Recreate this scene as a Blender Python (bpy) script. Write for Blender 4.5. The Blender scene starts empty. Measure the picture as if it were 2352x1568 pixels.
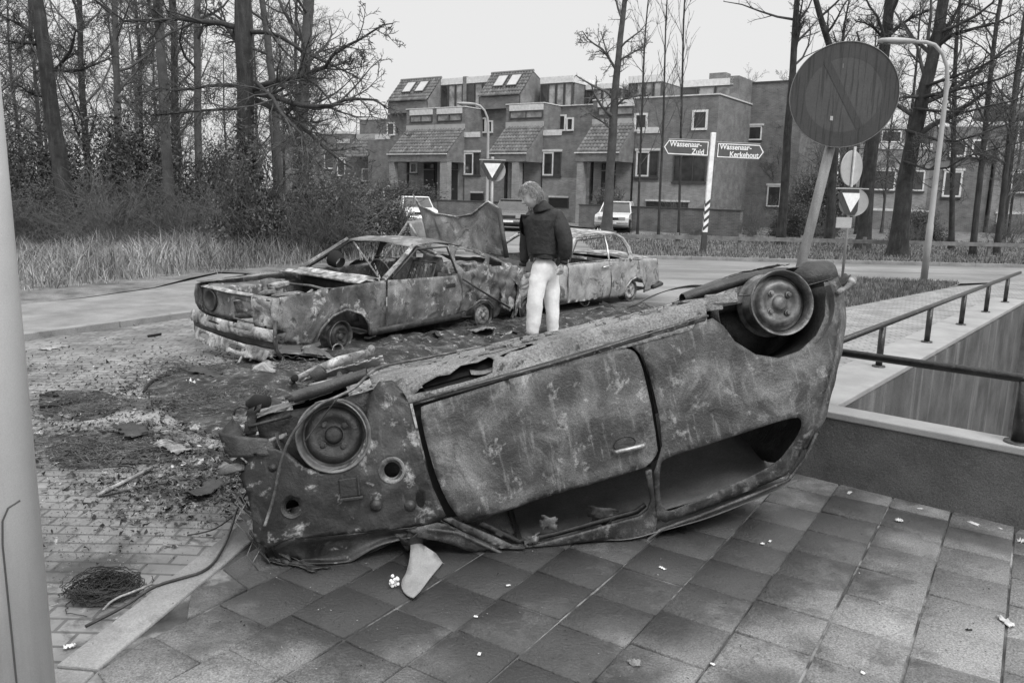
import bpy, bmesh, math, random
import numpy as np
from mathutils import Vector, Matrix, Euler
from mathutils.geometry import delaunay_2d_cdt
S=bpy.context.scene; COL=S.collection
# ---------------- camera
HC=1.72; FPX=28/36*2352; PITCH=math.radians(10.65); ROLL=math.radians(1.35)
cam=bpy.data.cameras.new('camera'); cam.lens=28; cam.sensor_width=36; cam.clip_end=600; cam.clip_start=.05
co=bpy.data.objects.new('camera',cam); COL.objects.link(co); S.camera=co
RC=Matrix.Rotation(math.pi/2-PITCH,4,'X')@Matrix.Rotation(ROLL,4,'Z')
co.matrix_world=Matrix.Translation((0,0,HC))@RC
# ---------------- sky and light (overcast)
W=bpy.data.worlds.new('World'); S.world=W; W.use_nodes=True
nt=W.node_tree; nt.nodes.clear()
o=nt.nodes.new('ShaderNodeOutputWorld'); bg=nt.nodes.new('ShaderNodeBackground'); sk=nt.nodes.new('ShaderNodeTexSky')
sk.sky_type='NISHITA'; sk.sun_disc=False; sk.sun_elevation=math.radians(48); sk.sun_rotation=math.radians(150); sk.dust_density=6; sk.air_density=1.0
bw=nt.nodes.new('ShaderNodeRGBToBW'); mx=nt.nodes.new('ShaderNodeMix'); mx.data_type='RGBA'; mx.inputs[0].default_value=.8
nt.links.new(sk.outputs[0],bw.inputs[0]); nt.links.new(bw.outputs[0],mx.inputs[6]); mx.inputs[7].default_value=(9.0,9.0,9.0,1)
tcw=nt.nodes.new('ShaderNodeTexCoord'); sp_=nt.nodes.new('ShaderNodeSeparateXYZ'); mr=nt.nodes.new('ShaderNodeMapRange'); vm=nt.nodes.new('ShaderNodeVectorMath'); vm.operation='MULTIPLY'
nt.links.new(tcw.outputs['Generated'],sp_.inputs[0]); nt.links.new(sp_.outputs[2],mr.inputs[0]); mr.inputs[1].default_value=.45; mr.inputs[2].default_value=1.0; mr.inputs[3].default_value=1.0; mr.inputs[4].default_value=2.7   # overcast sky: zenith brighter than horizon
nt.links.new(mx.outputs[2],vm.inputs[0]); nt.links.new(mr.outputs[0],vm.inputs[1])
nt.links.new(vm.outputs[0],bg.inputs[0]); bg.inputs[1].default_value=.1; nt.links.new(bg.outputs[0],o.inputs[0])
sun=bpy.data.lights.new('sun','SUN'); sun.energy=1.4; sun.angle=math.radians(14); sun.color=(1,1,1)
so=bpy.data.objects.new('sun',sun); COL.objects.link(so); so.rotation_euler=(math.radians(42),0,math.radians(30))
S.view_settings.view_transform='Standard'; S.view_settings.look='None'; S.view_settings.exposure=.1; S.view_settings.gamma=1
# ---------------- pixel helpers (positions were measured on the photograph, every point gets its own true distance)
R3=RC.to_3x3()
def ray(u,v): return R3@Vector(((u-1176)/FPX,-(v-784)/FPX,-1))
def G(u,v,z=0.): d=ray(u,v); t=(z-HC)/d.z; return Vector((0,0,HC))+d*t
def AT(u,v,Y): d=ray(u,v); return Vector((0,0,HC))+d*(Y/d.y)
# ---------------- materials
def mat(name,tones=(.1,.2),scale=4,rough=.8,bump=.2,bscale=40,detail=6,pos=(.35,.65),fine=.15,metal=0,streak=None,island=0,spots=None,spec=.5,dist=0,rvar=0,big=None,mask2=None):
    """grey procedural surface: tone ramp over noise, fine grain, optional streaks/spots/island variation"""
    m=bpy.data.materials.new(name); m.use_nodes=True; n=m.node_tree; N=n.nodes; Lk=n.links.new; b=N['Principled BSDF']
    tc=N.new('ShaderNodeTexCoord')
    def noise(s,d=6,r=.6,dst=0,vec=None,scl=None):
        x=N.new('ShaderNodeTexNoise'); x.inputs['Scale'].default_value=s; x.inputs['Detail'].default_value=d; x.inputs['Roughness'].default_value=r; x.inputs['Distortion'].default_value=dst
        if scl:
            mp=N.new('ShaderNodeMapping'); mp.inputs['Scale'].default_value=scl; Lk(tc.outputs['Object'],mp.inputs[0]); Lk(mp.outputs[0],x.inputs[0])
        else: Lk(tc.outputs['Object'],x.inputs[0])
        return x.outputs[0]
    def ramp(src,p,t,interp='LINEAR'):
        r=N.new('ShaderNodeValToRGB'); r.color_ramp.interpolation=interp; e=r.color_ramp.elements
        for i in range(len(t)):
            q=p[0]+(p[1]-p[0])*i/(len(t)-1) if len(p)==2 else p[i]
            el=e[i] if i<2 else e.new(q)
            el.position=q; el.color=(t[i],t[i],t[i],1)
        Lk(src,r.inputs[0]); return r.outputs[0]
    def math_(op,a,b_):
        x=N.new('ShaderNodeMath'); x.operation=op
        for i,v in enumerate((a,b_)):
            if isinstance(v,(int,float)): x.inputs[i].default_value=v
            else: Lk(v,x.inputs[i])
        return x.outputs[0]
    def mixc(f,a,b_):
        x=N.new('ShaderNodeMix'); x.data_type='RGBA'
        if isinstance(f,(int,float)): x.inputs[0].default_value=f
        else: Lk(f,x.inputs[0])
        for i,v in ((6,a),(7,b_)):
            if isinstance(v,(int,float)): x.inputs[i].default_value=(v,v,v,1)
            else: Lk(v,x.inputs[i])
        return x.outputs[2]
    c=ramp(noise(scale,detail,.62,dist),pos,tones)
    if big: c=mixc(ramp(noise(big[0],4,.6,.6),(.42,.6),(0,1)),c,big[1]) if len(big)==2 else mixc(ramp(noise(big[0],4,.6,.6),big[2],(0,big[3] if len(big)>3 else 1)),c,big[1])
    if spots:   # (scale, tone, threshold lo, hi, amount)
        c=mixc(ramp(noise(spots[0],8,.7,.3),(spots[2],spots[3]),(0,spots[4])),c,spots[1])
    if mask2: c=mixc(ramp(noise(mask2[0],8,.7,.8),(mask2[2],mask2[3]),(0,mask2[4])),c,mask2[1])
    if streak:  # (scl, tone, lo, hi, amount)
        c=mixc(ramp(noise(1,5,.6,.0,scl=streak[0]),(streak[2],streak[3]),(0,streak[4])),c,streak[1])
    f=ramp(noise(bscale*2.2,3,.7),(.3,.7),(1-fine,1+fine)); 
    v=N.new('ShaderNodeVectorMath'); v.operation='MULTIPLY'; Lk(c,v.inputs[0]); Lk(f,v.inputs[1]); c=v.outputs[0]
    if island:
        g=N.new('ShaderNodeNewGeometry'); q=ramp(g.outputs['Random Per Island'],(0,1),(1-island,1+island))
        v=N.new('ShaderNodeVectorMath'); v.operation='MULTIPLY'; Lk(c,v.inputs[0]); Lk(q,v.inputs[1]); c=v.outputs[0]
    Lk(c,b.inputs['Base Color'])
    b.inputs['Metallic'].default_value=metal; b.inputs['Specular IOR Level'].default_value=spec
    if rvar: Lk(ramp(noise(scale*1.7,5,.6),(.3,.7),(max(0,rough-rvar),min(1,rough+rvar))),b.inputs['Roughness'])
    else: b.inputs['Roughness'].default_value=rough
    if bump:
        bp=N.new('ShaderNodeBump'); bp.inputs['Strength'].default_value=bump; bp.inputs['Distance'].default_value=.02
        h=math_('ADD',noise(bscale,5,.65),math_('MULTIPLY',noise(scale,4,.6,dist),1.5)); Lk(h,bp.inputs['Height']); Lk(bp.outputs[0],b.inputs['Normal'])
    return m
def brickmat(name,t1,t2,mortar,bw_=.22,bh=.07,rough=.85,sw='XZ',ms=.012,bump=.4,noise_amt=.4,spots=None):
    m=bpy.data.materials.new(name); m.use_nodes=True; n=m.node_tree; N=n.nodes; Lk=n.links.new; b=N['Principled BSDF']
    tc=N.new('ShaderNodeTexCoord'); vec=tc.outputs['Object']
    if sw=='XZ':
        s=N.new('ShaderNodeSeparateXYZ'); c=N.new('ShaderNodeCombineXYZ'); Lk(vec,s.inputs[0]); a=N.new('ShaderNodeMath'); a.operation='ADD'; Lk(s.outputs[0],a.inputs[0]); Lk(s.outputs[1],a.inputs[1]); Lk(a.outputs[0],c.inputs[0]); Lk(s.outputs[2],c.inputs[1]); vec=c.outputs[0]
    t=N.new('ShaderNodeTexBrick'); Lk(vec,t.inputs[0]); t.inputs['Scale'].default_value=1; t.inputs['Brick Width'].default_value=bw_; t.inputs['Row Height'].default_value=bh; t.inputs['Mortar Size'].default_value=ms; t.inputs['Mortar Smooth'].default_value=.3
    t.inputs['Color1'].default_value=(t1,t1,t1,1); t.inputs['Color2'].default_value=(t2,t2,t2,1); t.inputs['Mortar'].default_value=(mortar,mortar,mortar,1)
    x=N.new('ShaderNodeTexNoise'); x.inputs['Scale'].default_value=2.2; x.inputs['Detail'].default_value=8; Lk(tc.outputs['Object'],x.inputs[0])
    r=N.new('ShaderNodeValToRGB'); r.color_ramp.elements[0].position=.3; r.color_ramp.elements[1].position=.7
    for i,q in ((0,1-noise_amt),(1,1+noise_amt)): r.color_ramp.elements[i].color=(q,q,q,1)
    Lk(x.outputs[0],r.inputs[0]); v=N.new('ShaderNodeVectorMath'); v.operation='MULTIPLY'; Lk(t.outputs[0],v.inputs[0]); Lk(r.outputs[0],v.inputs[1]); c=v.outputs[0]
    for sp in (spots or []):
        y=N.new('ShaderNodeTexNoise'); y.inputs['Scale'].default_value=sp[0]; y.inputs['Detail'].default_value=9; y.inputs['Roughness'].default_value=.72; y.inputs['Distortion'].default_value=.4; Lk(tc.outputs['Object'],y.inputs[0])
        r2=N.new('ShaderNodeValToRGB'); r2.color_ramp.elements[0].position=sp[2]; r2.color_ramp.elements[1].position=sp[3]; r2.color_ramp.elements[0].color=(0,0,0,1); r2.color_ramp.elements[1].color=(sp[4],)*3+(1,)
        Lk(y.outputs[0],r2.inputs[0]); k=N.new('ShaderNodeMix'); k.data_type='RGBA'; Lk(r2.outputs[0],k.inputs[0]); Lk(c,k.inputs[6]); k.inputs[7].default_value=(sp[1],)*3+(1,); c=k.outputs[2]
    Lk(c,b.inputs['Base Color']); b.inputs['Roughness'].default_value=rough
    bp=N.new('ShaderNodeBump'); bp.inputs['Strength'].default_value=bump; bp.inputs['Distance'].default_value=.01
    z=N.new('ShaderNodeTexNoise'); z.inputs['Scale'].default_value=30; z.inputs['Detail'].default_value=5; Lk(tc.outputs['Object'],z.inputs[0])
    ad=N.new('ShaderNodeMath'); ad.operation='SUBTRACT'; Lk(z.outputs[0],ad.inputs[0]); Lk(t.outputs['Fac'],ad.inputs[1]); Lk(ad.outputs[0],bp.inputs['Height']); Lk(bp.outputs[0],b.inputs['Normal'])
    return m
def stain(m,blobs,tone=.025,nscale=2.5):
    # soot and oil stains of their own shape, at fixed places on the ground
    n=m.node_tree; N=n.nodes; Lk=n.links.new; b=N['Principled BSDF']; src=b.inputs['Base Color'].links[0].from_socket
    g=N.new('ShaderNodeNewGeometry'); x=N.new('ShaderNodeTexNoise'); x.inputs['Scale'].default_value=nscale; x.inputs['Detail'].default_value=8; x.inputs['Roughness'].default_value=.65; Lk(g.outputs['Position'],x.inputs[0])
    acc=None
    for (cx,cy,rx,ry,ang,amt) in blobs:
        mp=N.new('ShaderNodeMapping'); mp.vector_type='TEXTURE'; mp.inputs['Location'].default_value=(cx,cy,0); mp.inputs['Rotation'].default_value=(0,0,math.radians(ang)); mp.inputs['Scale'].default_value=(rx,ry,50); Lk(g.outputs['Position'],mp.inputs[0])
        l=N.new('ShaderNodeVectorMath'); l.operation='LENGTH'; Lk(mp.outputs[0],l.inputs[0])
        a=N.new('ShaderNodeMath'); a.operation='MULTIPLY_ADD'; Lk(x.outputs[0],a.inputs[0]); a.inputs[1].default_value=1.6; Lk(l.outputs[1],a.inputs[2])
        r=N.new('ShaderNodeMapRange'); Lk(a.outputs[0],r.inputs[0]); r.inputs[1].default_value=1.85; r.inputs[2].default_value=1.35; r.inputs[3].default_value=0; r.inputs[4].default_value=amt
        if acc is None: acc=r.outputs[0]
        else:
            q=N.new('ShaderNodeMath'); q.operation='MAXIMUM'; Lk(acc,q.inputs[0]); Lk(r.outputs[0],q.inputs[1]); acc=q.outputs[0]
    k=N.new('ShaderNodeMix'); k.data_type='RGBA'; Lk(acc,k.inputs[0]); Lk(src,k.inputs[6]); k.inputs[7].default_value=(tone,tone,tone,1); Lk(k.outputs[2],b.inputs['Base Color'])
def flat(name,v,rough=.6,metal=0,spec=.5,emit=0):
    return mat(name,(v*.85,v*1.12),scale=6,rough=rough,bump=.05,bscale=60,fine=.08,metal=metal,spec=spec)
# ---------------- mesh helpers
def tag(o,label=None,cat=None,group=None,kind=None):
    if label: o['label']=label
    if cat: o['category']=cat
    if group: o['group']=group
    if kind: o['kind']=kind
    return o
def thing(name,loc,label,cat,group=None,rot=(0,0,0),scale=1):
    o=bpy.data.objects.new(name,None); COL.objects.link(o); o.location=loc; o.rotation_euler=rot; o.scale=(scale,)*3; o.empty_display_size=.2
    return tag(o,label,cat,group)
def link(name,me,m,parent=None,smooth=False):
    o=bpy.data.objects.new(name,me); COL.objects.link(o)
    if m: me.materials.append(m)
    if parent: o.parent=parent
    if smooth: me.polygons.foreach_set('use_smooth',[True]*len(me.polygons))
    return o
def npmesh(name,V,F):
    """V (n,3); F list of index arrays (each (m,k))"""
    me=bpy.data.meshes.new(name); V=np.asarray(V,dtype=np.float32); F=[np.asarray(f,dtype=np.int32) for f in F if len(f)]
    me.vertices.add(len(V)); me.vertices.foreach_set('co',V.ravel())
    idx=np.concatenate([f.ravel() for f in F]); tot=np.concatenate([np.full(len(f),f.shape[1],np.int32) for f in F]); st=np.concatenate([[0],np.cumsum(tot)[:-1]]).astype(np.int32)
    me.loops.add(len(idx)); me.loops.foreach_set('vertex_index',idx); me.polygons.add(len(tot)); me.polygons.foreach_set('loop_start',st); me.polygons.foreach_set('loop_total',tot)
    me.update(calc_edges=True); me.validate(); return me
class MB:
    def __init__(s): s.v=[]; s.f=[]
    def add(s,v,f):
        k=len(s.v); s.v+=[tuple(x) for x in v]; s.f+=[tuple(i+k for i in q) for q in f]; return s
    def box(s,c,d,rot=None,M=None):
        c=Vector(c); h=Vector(d)/2; v=[Vector((x*h.x,y*h.y,z*h.z)) for x in(-1,1) for y in(-1,1) for z in(-1,1)]
        if rot: 
            e=Euler(rot).to_matrix(); v=[e@q for q in v]
        v=[q+c for q in v]
        if M: v=[M@q for q in v]
        return s.add(v,[(0,1,3,2),(4,6,7,5),(0,4,5,1),(2,3,7,6),(0,2,6,4),(1,5,7,3)])
    def bx(s,x0,x1,y0,y1,z0,z1,M=None): return s.box(((x0+x1)/2,(y0+y1)/2,(z0+z1)/2),(x1-x0,y1-y0,z1-z0),M=M)
    def tube(s,pts,r,n=8,cap=True):
        pts=[Vector(p) for p in pts]; rs=r if isinstance(r,(list,tuple)) else [r]*len(pts); k=len(pts); V=[]; F=[]
        up=Vector((0,0,1)); t0=(pts[1]-pts[0]).normalized()
        if abs(t0.dot(up))>.95: up=Vector((1,0,0))
        a=t0.cross(up).normalized()
        for i,p in enumerate(pts):
            t=(pts[min(i+1,k-1)]-pts[max(i-1,0)]).normalized(); a=(a-t*a.dot(t)).normalized(); b=t.cross(a)
            for j in range(n):
                q=2*math.pi*j/n; V.append(p+(a*math.cos(q)+b*math.sin(q))*rs[i])
        for i in range(k-1):
            for j in range(n): F.append((i*n+j,i*n+(j+1)%n,(i+1)*n+(j+1)%n,(i+1)*n+j))
        if cap: F.append(tuple(range(n))[::-1]); F.append(tuple((k-1)*n+j for j in range(n)))
        return s.add(V,F)
    def lathe(s,prof,c=(0,0,0),M=None,n=40,close=False):
        """prof [(r,h)] around local z"""
        c=Vector(c); V=[]; F=[]
        for r,h in prof:
            for j in range(n):
                q=2*math.pi*j/n; p=Vector((r*math.cos(q),r*math.sin(q),h)); V.append((M@p if M else p)+c)
        for i in range(len(prof)-1):
            for j in range(n): F.append((i*n+j,i*n+(j+1)%n,(i+1)*n+(j+1)%n,(i+1)*n+j))
        return s.add(V,F)
    def prism(s,poly,z0,z1,M=None):
        """poly 2D list in xy, extruded z0..z1"""
        n=len(poly); V=[Vector((x,y,z0)) for x,y in poly]+[Vector((x,y,z1)) for x,y in poly]
        if M: V=[M@q for q in V]
        return s.add(V,[tuple(range(n))[::-1],tuple(range(n,2*n))]+[(i,(i+1)%n,n+(i+1)%n,n+i) for i in range(n)])
    def quad(s,a,b,c,d): return s.add([a,b,c,d],[(0,1,2,3)])
    def build(s,name,m,parent=None,smooth=False,bevel=0,solid=0,fix=True):
        me=bpy.data.meshes.new(name); me.from_pydata([tuple(v) for v in s.v],[],s.f); me.update()
        if fix:
            b=bmesh.new(); b.from_mesh(me); bmesh.ops.recalc_face_normals(b,faces=b.faces); b.to_mesh(me); b.free()
        o=link(name,me,m,parent,smooth)
        if bevel: 
            q=o.modifiers.new('b','BEVEL'); q.width=bevel; q.segments=2; q.limit_method='ANGLE'
        if solid: q=o.modifiers.new('s','SOLIDIFY'); q.thickness=solid
        return o
def inpoly(P,poly):
    x,y=P[:,0],P[:,1]; c=np.zeros(len(P),bool); n=len(poly)
    for i in range(n):
        x1,y1=poly[i]; x2,y2=poly[(i+1)%n]
        if y1==y2: continue
        c^=((y1>y)!=(y2>y))&(x<(x2-x1)*(y-y1)/(y2-y1)+x1)
    return c
def chaikin(p,n=2,closed=True):
    for _ in range(n):
        q=[]; k=len(p)
        for i in range(k if closed else k-1):
            a=p[i]; b=p[(i+1)%k]; q+=[(a[0]*.75+b[0]*.25,a[1]*.75+b[1]*.25),(a[0]*.25+b[0]*.75,a[1]*.25+b[1]*.75)]
        if not closed: q=[p[0]]+q+[p[-1]]
        p=q
    return p
def dens(p,res):
    q=[]
    for i in range(len(p)):
        a=p[i]; b=p[(i+1)%len(p)]; L=math.hypot(b[0]-a[0],b[1]-a[1]); k=max(1,int(round(L/res)))
        for j in range(k): q.append((a[0]+(b[0]-a[0])*j/k,a[1]+(b[1]-a[1])*j/k))
    return q
def tri2d(outline,holes=(),res=.05,rng=None,edge_jit=0):
    rng=rng or np.random.default_rng(1)
    loops=[dens(outline,res)]+[dens(h,res) for h in holes]; V=[]; E=[]
    for l in loops:
        k=len(V); V+=l; E+=[(k+i,k+(i+1)%len(l)) for i in range(len(l))]
    A=np.array(outline); lo,hi=A.min(0),A.max(0)
    nx,ny=max(2,int((hi[0]-lo[0])/res)),max(2,int((hi[1]-lo[1])/res))
    gx,gy=np.meshgrid(np.linspace(lo[0],hi[0],nx+1),np.linspace(lo[1],hi[1],ny+1)); P=np.column_stack([gx.ravel(),gy.ravel()])
    P+=rng.uniform(-.22,.22,P.shape)*res
    k=inpoly(P,outline)
    for h in holes: k&=~inpoly(P,h)
    B=np.array(V); P=P[k]
    if len(P):
        d=np.array([np.min(((B-p)**2).sum(1)) for p in P]); P=P[d>(res*.45)**2]
        V=V+[tuple(p) for p in P]
    v,e,f,_,_,_=delaunay_2d_cdt([Vector(p) for p in V],E,[],0,1e-5)
    v=np.array([(q.x,q.y) for q in v]); f=np.array([t for t in f if len(t)==3]); c=v[f].mean(1)
    k=inpoly(c,outline)
    for h in holes: k&=~inpoly(c,h)
    f=f[k]
    # consistent winding
    a,b,c=v[f[:,0]],v[f[:,1]],v[f[:,2]]; s=(b[:,0]-a[:,0])*(c[:,1]-a[:,1])-(b[:,1]-a[:,1])*(c[:,0]-a[:,0]); f[s<0]=f[s<0][:,::-1]
    return v,f
_nrng=np.random.default_rng(77)
def smooth_noise(P,scale,seed=0):
    """cheap sum-of-sines noise, vectorised"""
    r=np.random.default_rng(seed); o=np.zeros(len(P))
    for k in range(8):
        w=r.normal(size=3)*scale*(1+k*.45); o+=np.sin(P@w+r.uniform(0,6.28))/(1+k*.45)
    return o/3
def sheet(name,outline,fn,m,parent,holes=(),res=.05,dent=.006,ds=6,thick=.003,seed=0,fin=None,smooth=True,flip=False):
    v,f=tri2d(outline,holes,res,np.random.default_rng(seed+5))
    P=np.array([fn(a,b) for a,b in v],float)
    if dent:
        e=.01; du=np.array([fn(a+e,b) for a,b in v])-P; dv=np.array([fn(a,b+e) for a,b in v])-P; n=np.cross(du,dv); n/=np.linalg.norm(n,axis=1)[:,None]+1e-9
        P+=n*(smooth_noise(P,ds,seed)*dent+smooth_noise(P,ds*3.7,seed+9)*dent*.35)[:,None]
    if fin: P=fin(P)
    if flip: f=f[:,::-1]
    o=link(name,npmesh(name,P,[f]),m,parent,smooth)
    if thick: q=o.modifiers.new('s','SOLIDIFY'); q.thickness=thick; q.offset=0
    return o
def flatpoly(name,outline,z,m,holes=(),res=1.,label=None,kind='structure',parent=None,dent=0,ds=1,seed=0):
    o=sheet(name,outline,lambda a,b:(a,b,z),m,parent,holes,res,dent,ds,0,seed)
    if kind: o['kind']=kind
    return o
def tubes(paths,name,m,parent=None,smooth=True):
    """paths: list of (pts (k,3), radii (k,), sides); vectorised"""
    g={}
    for p,r,s in paths: g.setdefault((len(p),s),[]).append((p,r))
    V=[];F=[];off=0
    for (k,s),L in g.items():
        P=np.array([a for a,_ in L],float); Rr=np.array([b for _,b in L],float); n=len(L)
        T=np.empty_like(P); T[:,1:-1]=P[:,2:]-P[:,:-2]; T[:,0]=P[:,1]-P[:,0]; T[:,-1]=P[:,-1]-P[:,-2]; T/=np.linalg.norm(T,axis=2)[...,None]+1e-9
        ref=np.zeros((n,1,3)); m_=T.mean(1); ref[:,0,:]=np.where(np.abs(m_[:,2:3])>.8,np.array([[1,.1,0]]),np.array([[0,0.1,1]]))
        a=np.cross(T,np.broadcast_to(ref,T.shape)); a/=np.linalg.norm(a,axis=2)[...,None]+1e-9; b=np.cross(T,a)
        q=2*math.pi*np.arange(s)/s; X=P[:,:,None,:]+(a[:,:,None,:]*np.cos(q)[None,None,:,None]+b[:,:,None,:]*np.sin(q)[None,None,:,None])*Rr[:,:,None,None]
        V.append(X.reshape(-1,3)); ii=(np.arange(n)[:,None,None]*k+np.arange(k-1)[None,:,None])*s; j=np.arange(s)[None,None,:]; j2=(j+1)%s
        F.append((np.stack([ii+j,ii+j2,ii+s+j2,ii+s+j],-1)+off).reshape(-1,4)); off+=n*k*s
    return link(name,npmesh(name,np.concatenate(V),[np.concatenate(F)]),m,parent,smooth)
def copy_tree(o,parent=None):
    c=o.copy(); COL.objects.link(c); c.parent=parent
    for ch in list(o.children): copy_tree(ch,c)
    return c
# ================= ground, road, pavement =================
M_soil=mat('forest_floor',(.06,.13,.18),scale=1.2,rough=.95,bump=.8,bscale=14,fine=.35)
M_road=mat('asphalt',(.19,.30),scale=.35,rough=.42,bump=.12,bscale=90,fine=.2,streak=((.06,.9,1),.13,.5,.62,.8),rvar=.12,spots=(1.4,.4,.6,.72,.5))
M_street=brickmat('brick_paving',.17,.23,.10,.2,.1,.8,sw='XY',ms=.009,bump=.5,noise_amt=.35,spots=[(.9,.05,.52,.66,.7),(6,.03,.54,.66,.75),(9,.48,.61,.68,.8),(30,.4,.66,.72,.6)])
M_path=mat('footpath_paving',(.16,.26),scale=2,rough=.8,bump=.25,bscale=40,fine=.2,spots=(3,.14,.55,.7,.6))
M_conc=mat('kerb_stone',(.18,.28),scale=3,rough=.85,bump=.25,bscale=60,fine=.25,spots=(5,.08,.56,.7,.6))
M_tile=mat('pavement_tile',(.14,.26),scale=1.6,rough=.55,bump=.6,bscale=62,fine=.6,island=.24,detail=12,spots=(2.2,.05,.52,.62,.65),mask2=(16,.34,.64,.74,.7),rvar=.16,big=(.6,.07,(.50,.62),.5))
M_joint=mat('joint_sand',(.02,.07,.34),scale=2.6,rough=1,bump=.3,bscale=60)
M_grass=mat('verge_grass',(.07,.15,.22),scale=2,rough=.95,bump=.9,bscale=30,fine=.4)
stain(M_tile,[(-.25,3.25,1.5,.62,10,.9),(.55,3.35,1.5,.6,18,.8),(.05,2.75,.6,.45,0,.8),(1.3,3.9,1.3,.55,25,.75),(-1.1,3.3,.35,.5,0,.6),(.95,2.55,.22,.2,-30,.7),(2.3,4.05,.9,.18,-40,.6),(1.9,4.35,.3,.25,-40,.7)],.035)
stain(M_street,[(-1.2,9.3,2.6,1.1,48,.9),(1.2,11.5,2.2,1.2,48,.85),(-2.3,6.9,1.0,.7,20,.8),(-2.4,5.3,1.1,.38,0,.85),(-3.2,6.2,.7,.3,10,.7),(-1.6,5.6,.6,.6,0,.6),(-1.9,3.45,.22,.16,20,.7),(.3,7.6,1.2,.7,30,.6)],.03)
stain(M_street,[(-1.75,5.45,.75,.4,20,.8),(-2.1,6.6,.8,.35,30,.75),(-2.7,5.9,.7,.22,5,.7),(-1.5,4.75,.4,.2,0,.7),(-1.0,7.6,.9,.3,45,.6)],.34,11)
stain(M_conc,[(-1.3,4.0,.5,.5,0,.6)],.04)
pit=[(2.06,4.87),(6.9,10.65),(12,9),(9,1.2),(5.0,2.36)]
flatpoly('ground',[(-260,-6),(260,-6),(260,330),(-260,330)],-.10,M_soil,holes=[pit],res=40)
flatpoly('road',[(-1.8,13.0),(-3.2,15.5),(-3.6,19),(-3.0,22.5),(60,22.5),(60,17.5),(12.2,18.6),(9.8,17.6),(7,18.2),(4.4,16.2),(3.4,13.2),(3.0,10.3),(1.6,7.3),(-.5,6.0),(-5.2,8.8),(-4.2,10.7),(-3.5,12.6)],-.055,M_road,res=1.5)
flatpoly('parking_road',[(-16,52),(-10,30),(-3,22.504),(2.2,22.504),(3.2,30),(6.2,40),(2.5,46)],-.07,M_road,res=3)
street=[(-9.5,-2),(-1.95,-2),(-1.62,2.6),(-1.36,3.98),(-1.15,5.0),(-.6,6.2),(.4,7.2),(1.7,8.1),(2.6,9.2),(3.0,10.3),(3.2,13.2),(-1.8,13.2),(-3.6,12.6),(-4.25,10.7),(-5.45,8.7),(-8.4,3.6)]
flatpoly('street',street,-.045,M_street,holes=[],res=.22,dent=.006,ds=2.5)
pav_edge=[(-1.95,-2),(-1.62,2.6),(-1.36,3.98),(-1.15,5.0),(-.6,6.2),(.4,7.2),(1.7,8.1),(2.6,9.2),(3.4,10.6),(4.9,12.3),(9.0,16.3),(12.2,18.55)]
def offset_line(L,d):
    o=[]
    for i,p in enumerate(L):
        a=Vector(L[max(i-1,0)]); b=Vector(L[min(i+1,len(L)-1)]); t=(b-a).normalized(); o.append((p[0]+t.y*d,p[1]-t.x*d))
    return o
inner=offset_line(pav_edge,.16)
def ribbon(name,A,B,z0,z1,m,seg=1.0,kind='structure'):
    mb=MB(); 
    for i in range(len(A)-1):
        a0,a1,b0,b1=[Vector(q) for q in (A[i],A[i+1],B[i],B[i+1])]; k=max(1,int((a1-a0).length/seg))
        for j in range(k):
            g=.006/(max((a1-a0).length/k,.01)); t0=j/k+g/2; t1=(j+1)/k-g/2
            P=[a0.lerp(a1,t0),a0.lerp(a1,t1),b0.lerp(b1,t1),b0.lerp(b1,t0)]; mb.prism([(p.x,p.y) for p in P],z0,z1+random.uniform(-.002,.002))
    o=mb.build(name,m,bevel=.008); o['kind']=kind; return o
random.seed(3)
ribbon('kerb',pav_edge,inner,-.2,.004,M_conc)
# footpath across the street and its kerb
lk=[(-11.5,-1.4),(-8.4,3.6),(-5.45,8.7),(-4.25,10.7),(-3.6,12.6),(-3.4,15.3)]
ribbon('kerb',lk,offset_line(lk,-.14),-.2,.035,M_conc)
lk2=offset_line(lk,-.142); lk3=offset_line(lk,-2.35)
flatpoly('footpath',lk2+lk3[::-1],.02,M_path,res=.6)
flatpoly('verge',lk3+[(-3.42,15.3),(-3.75,19),(-3.2,22.4),(-8,30),(-40,34),(-40,-2)],.03,M_grass,res=1.2,dent=.05,ds=1.3)
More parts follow.
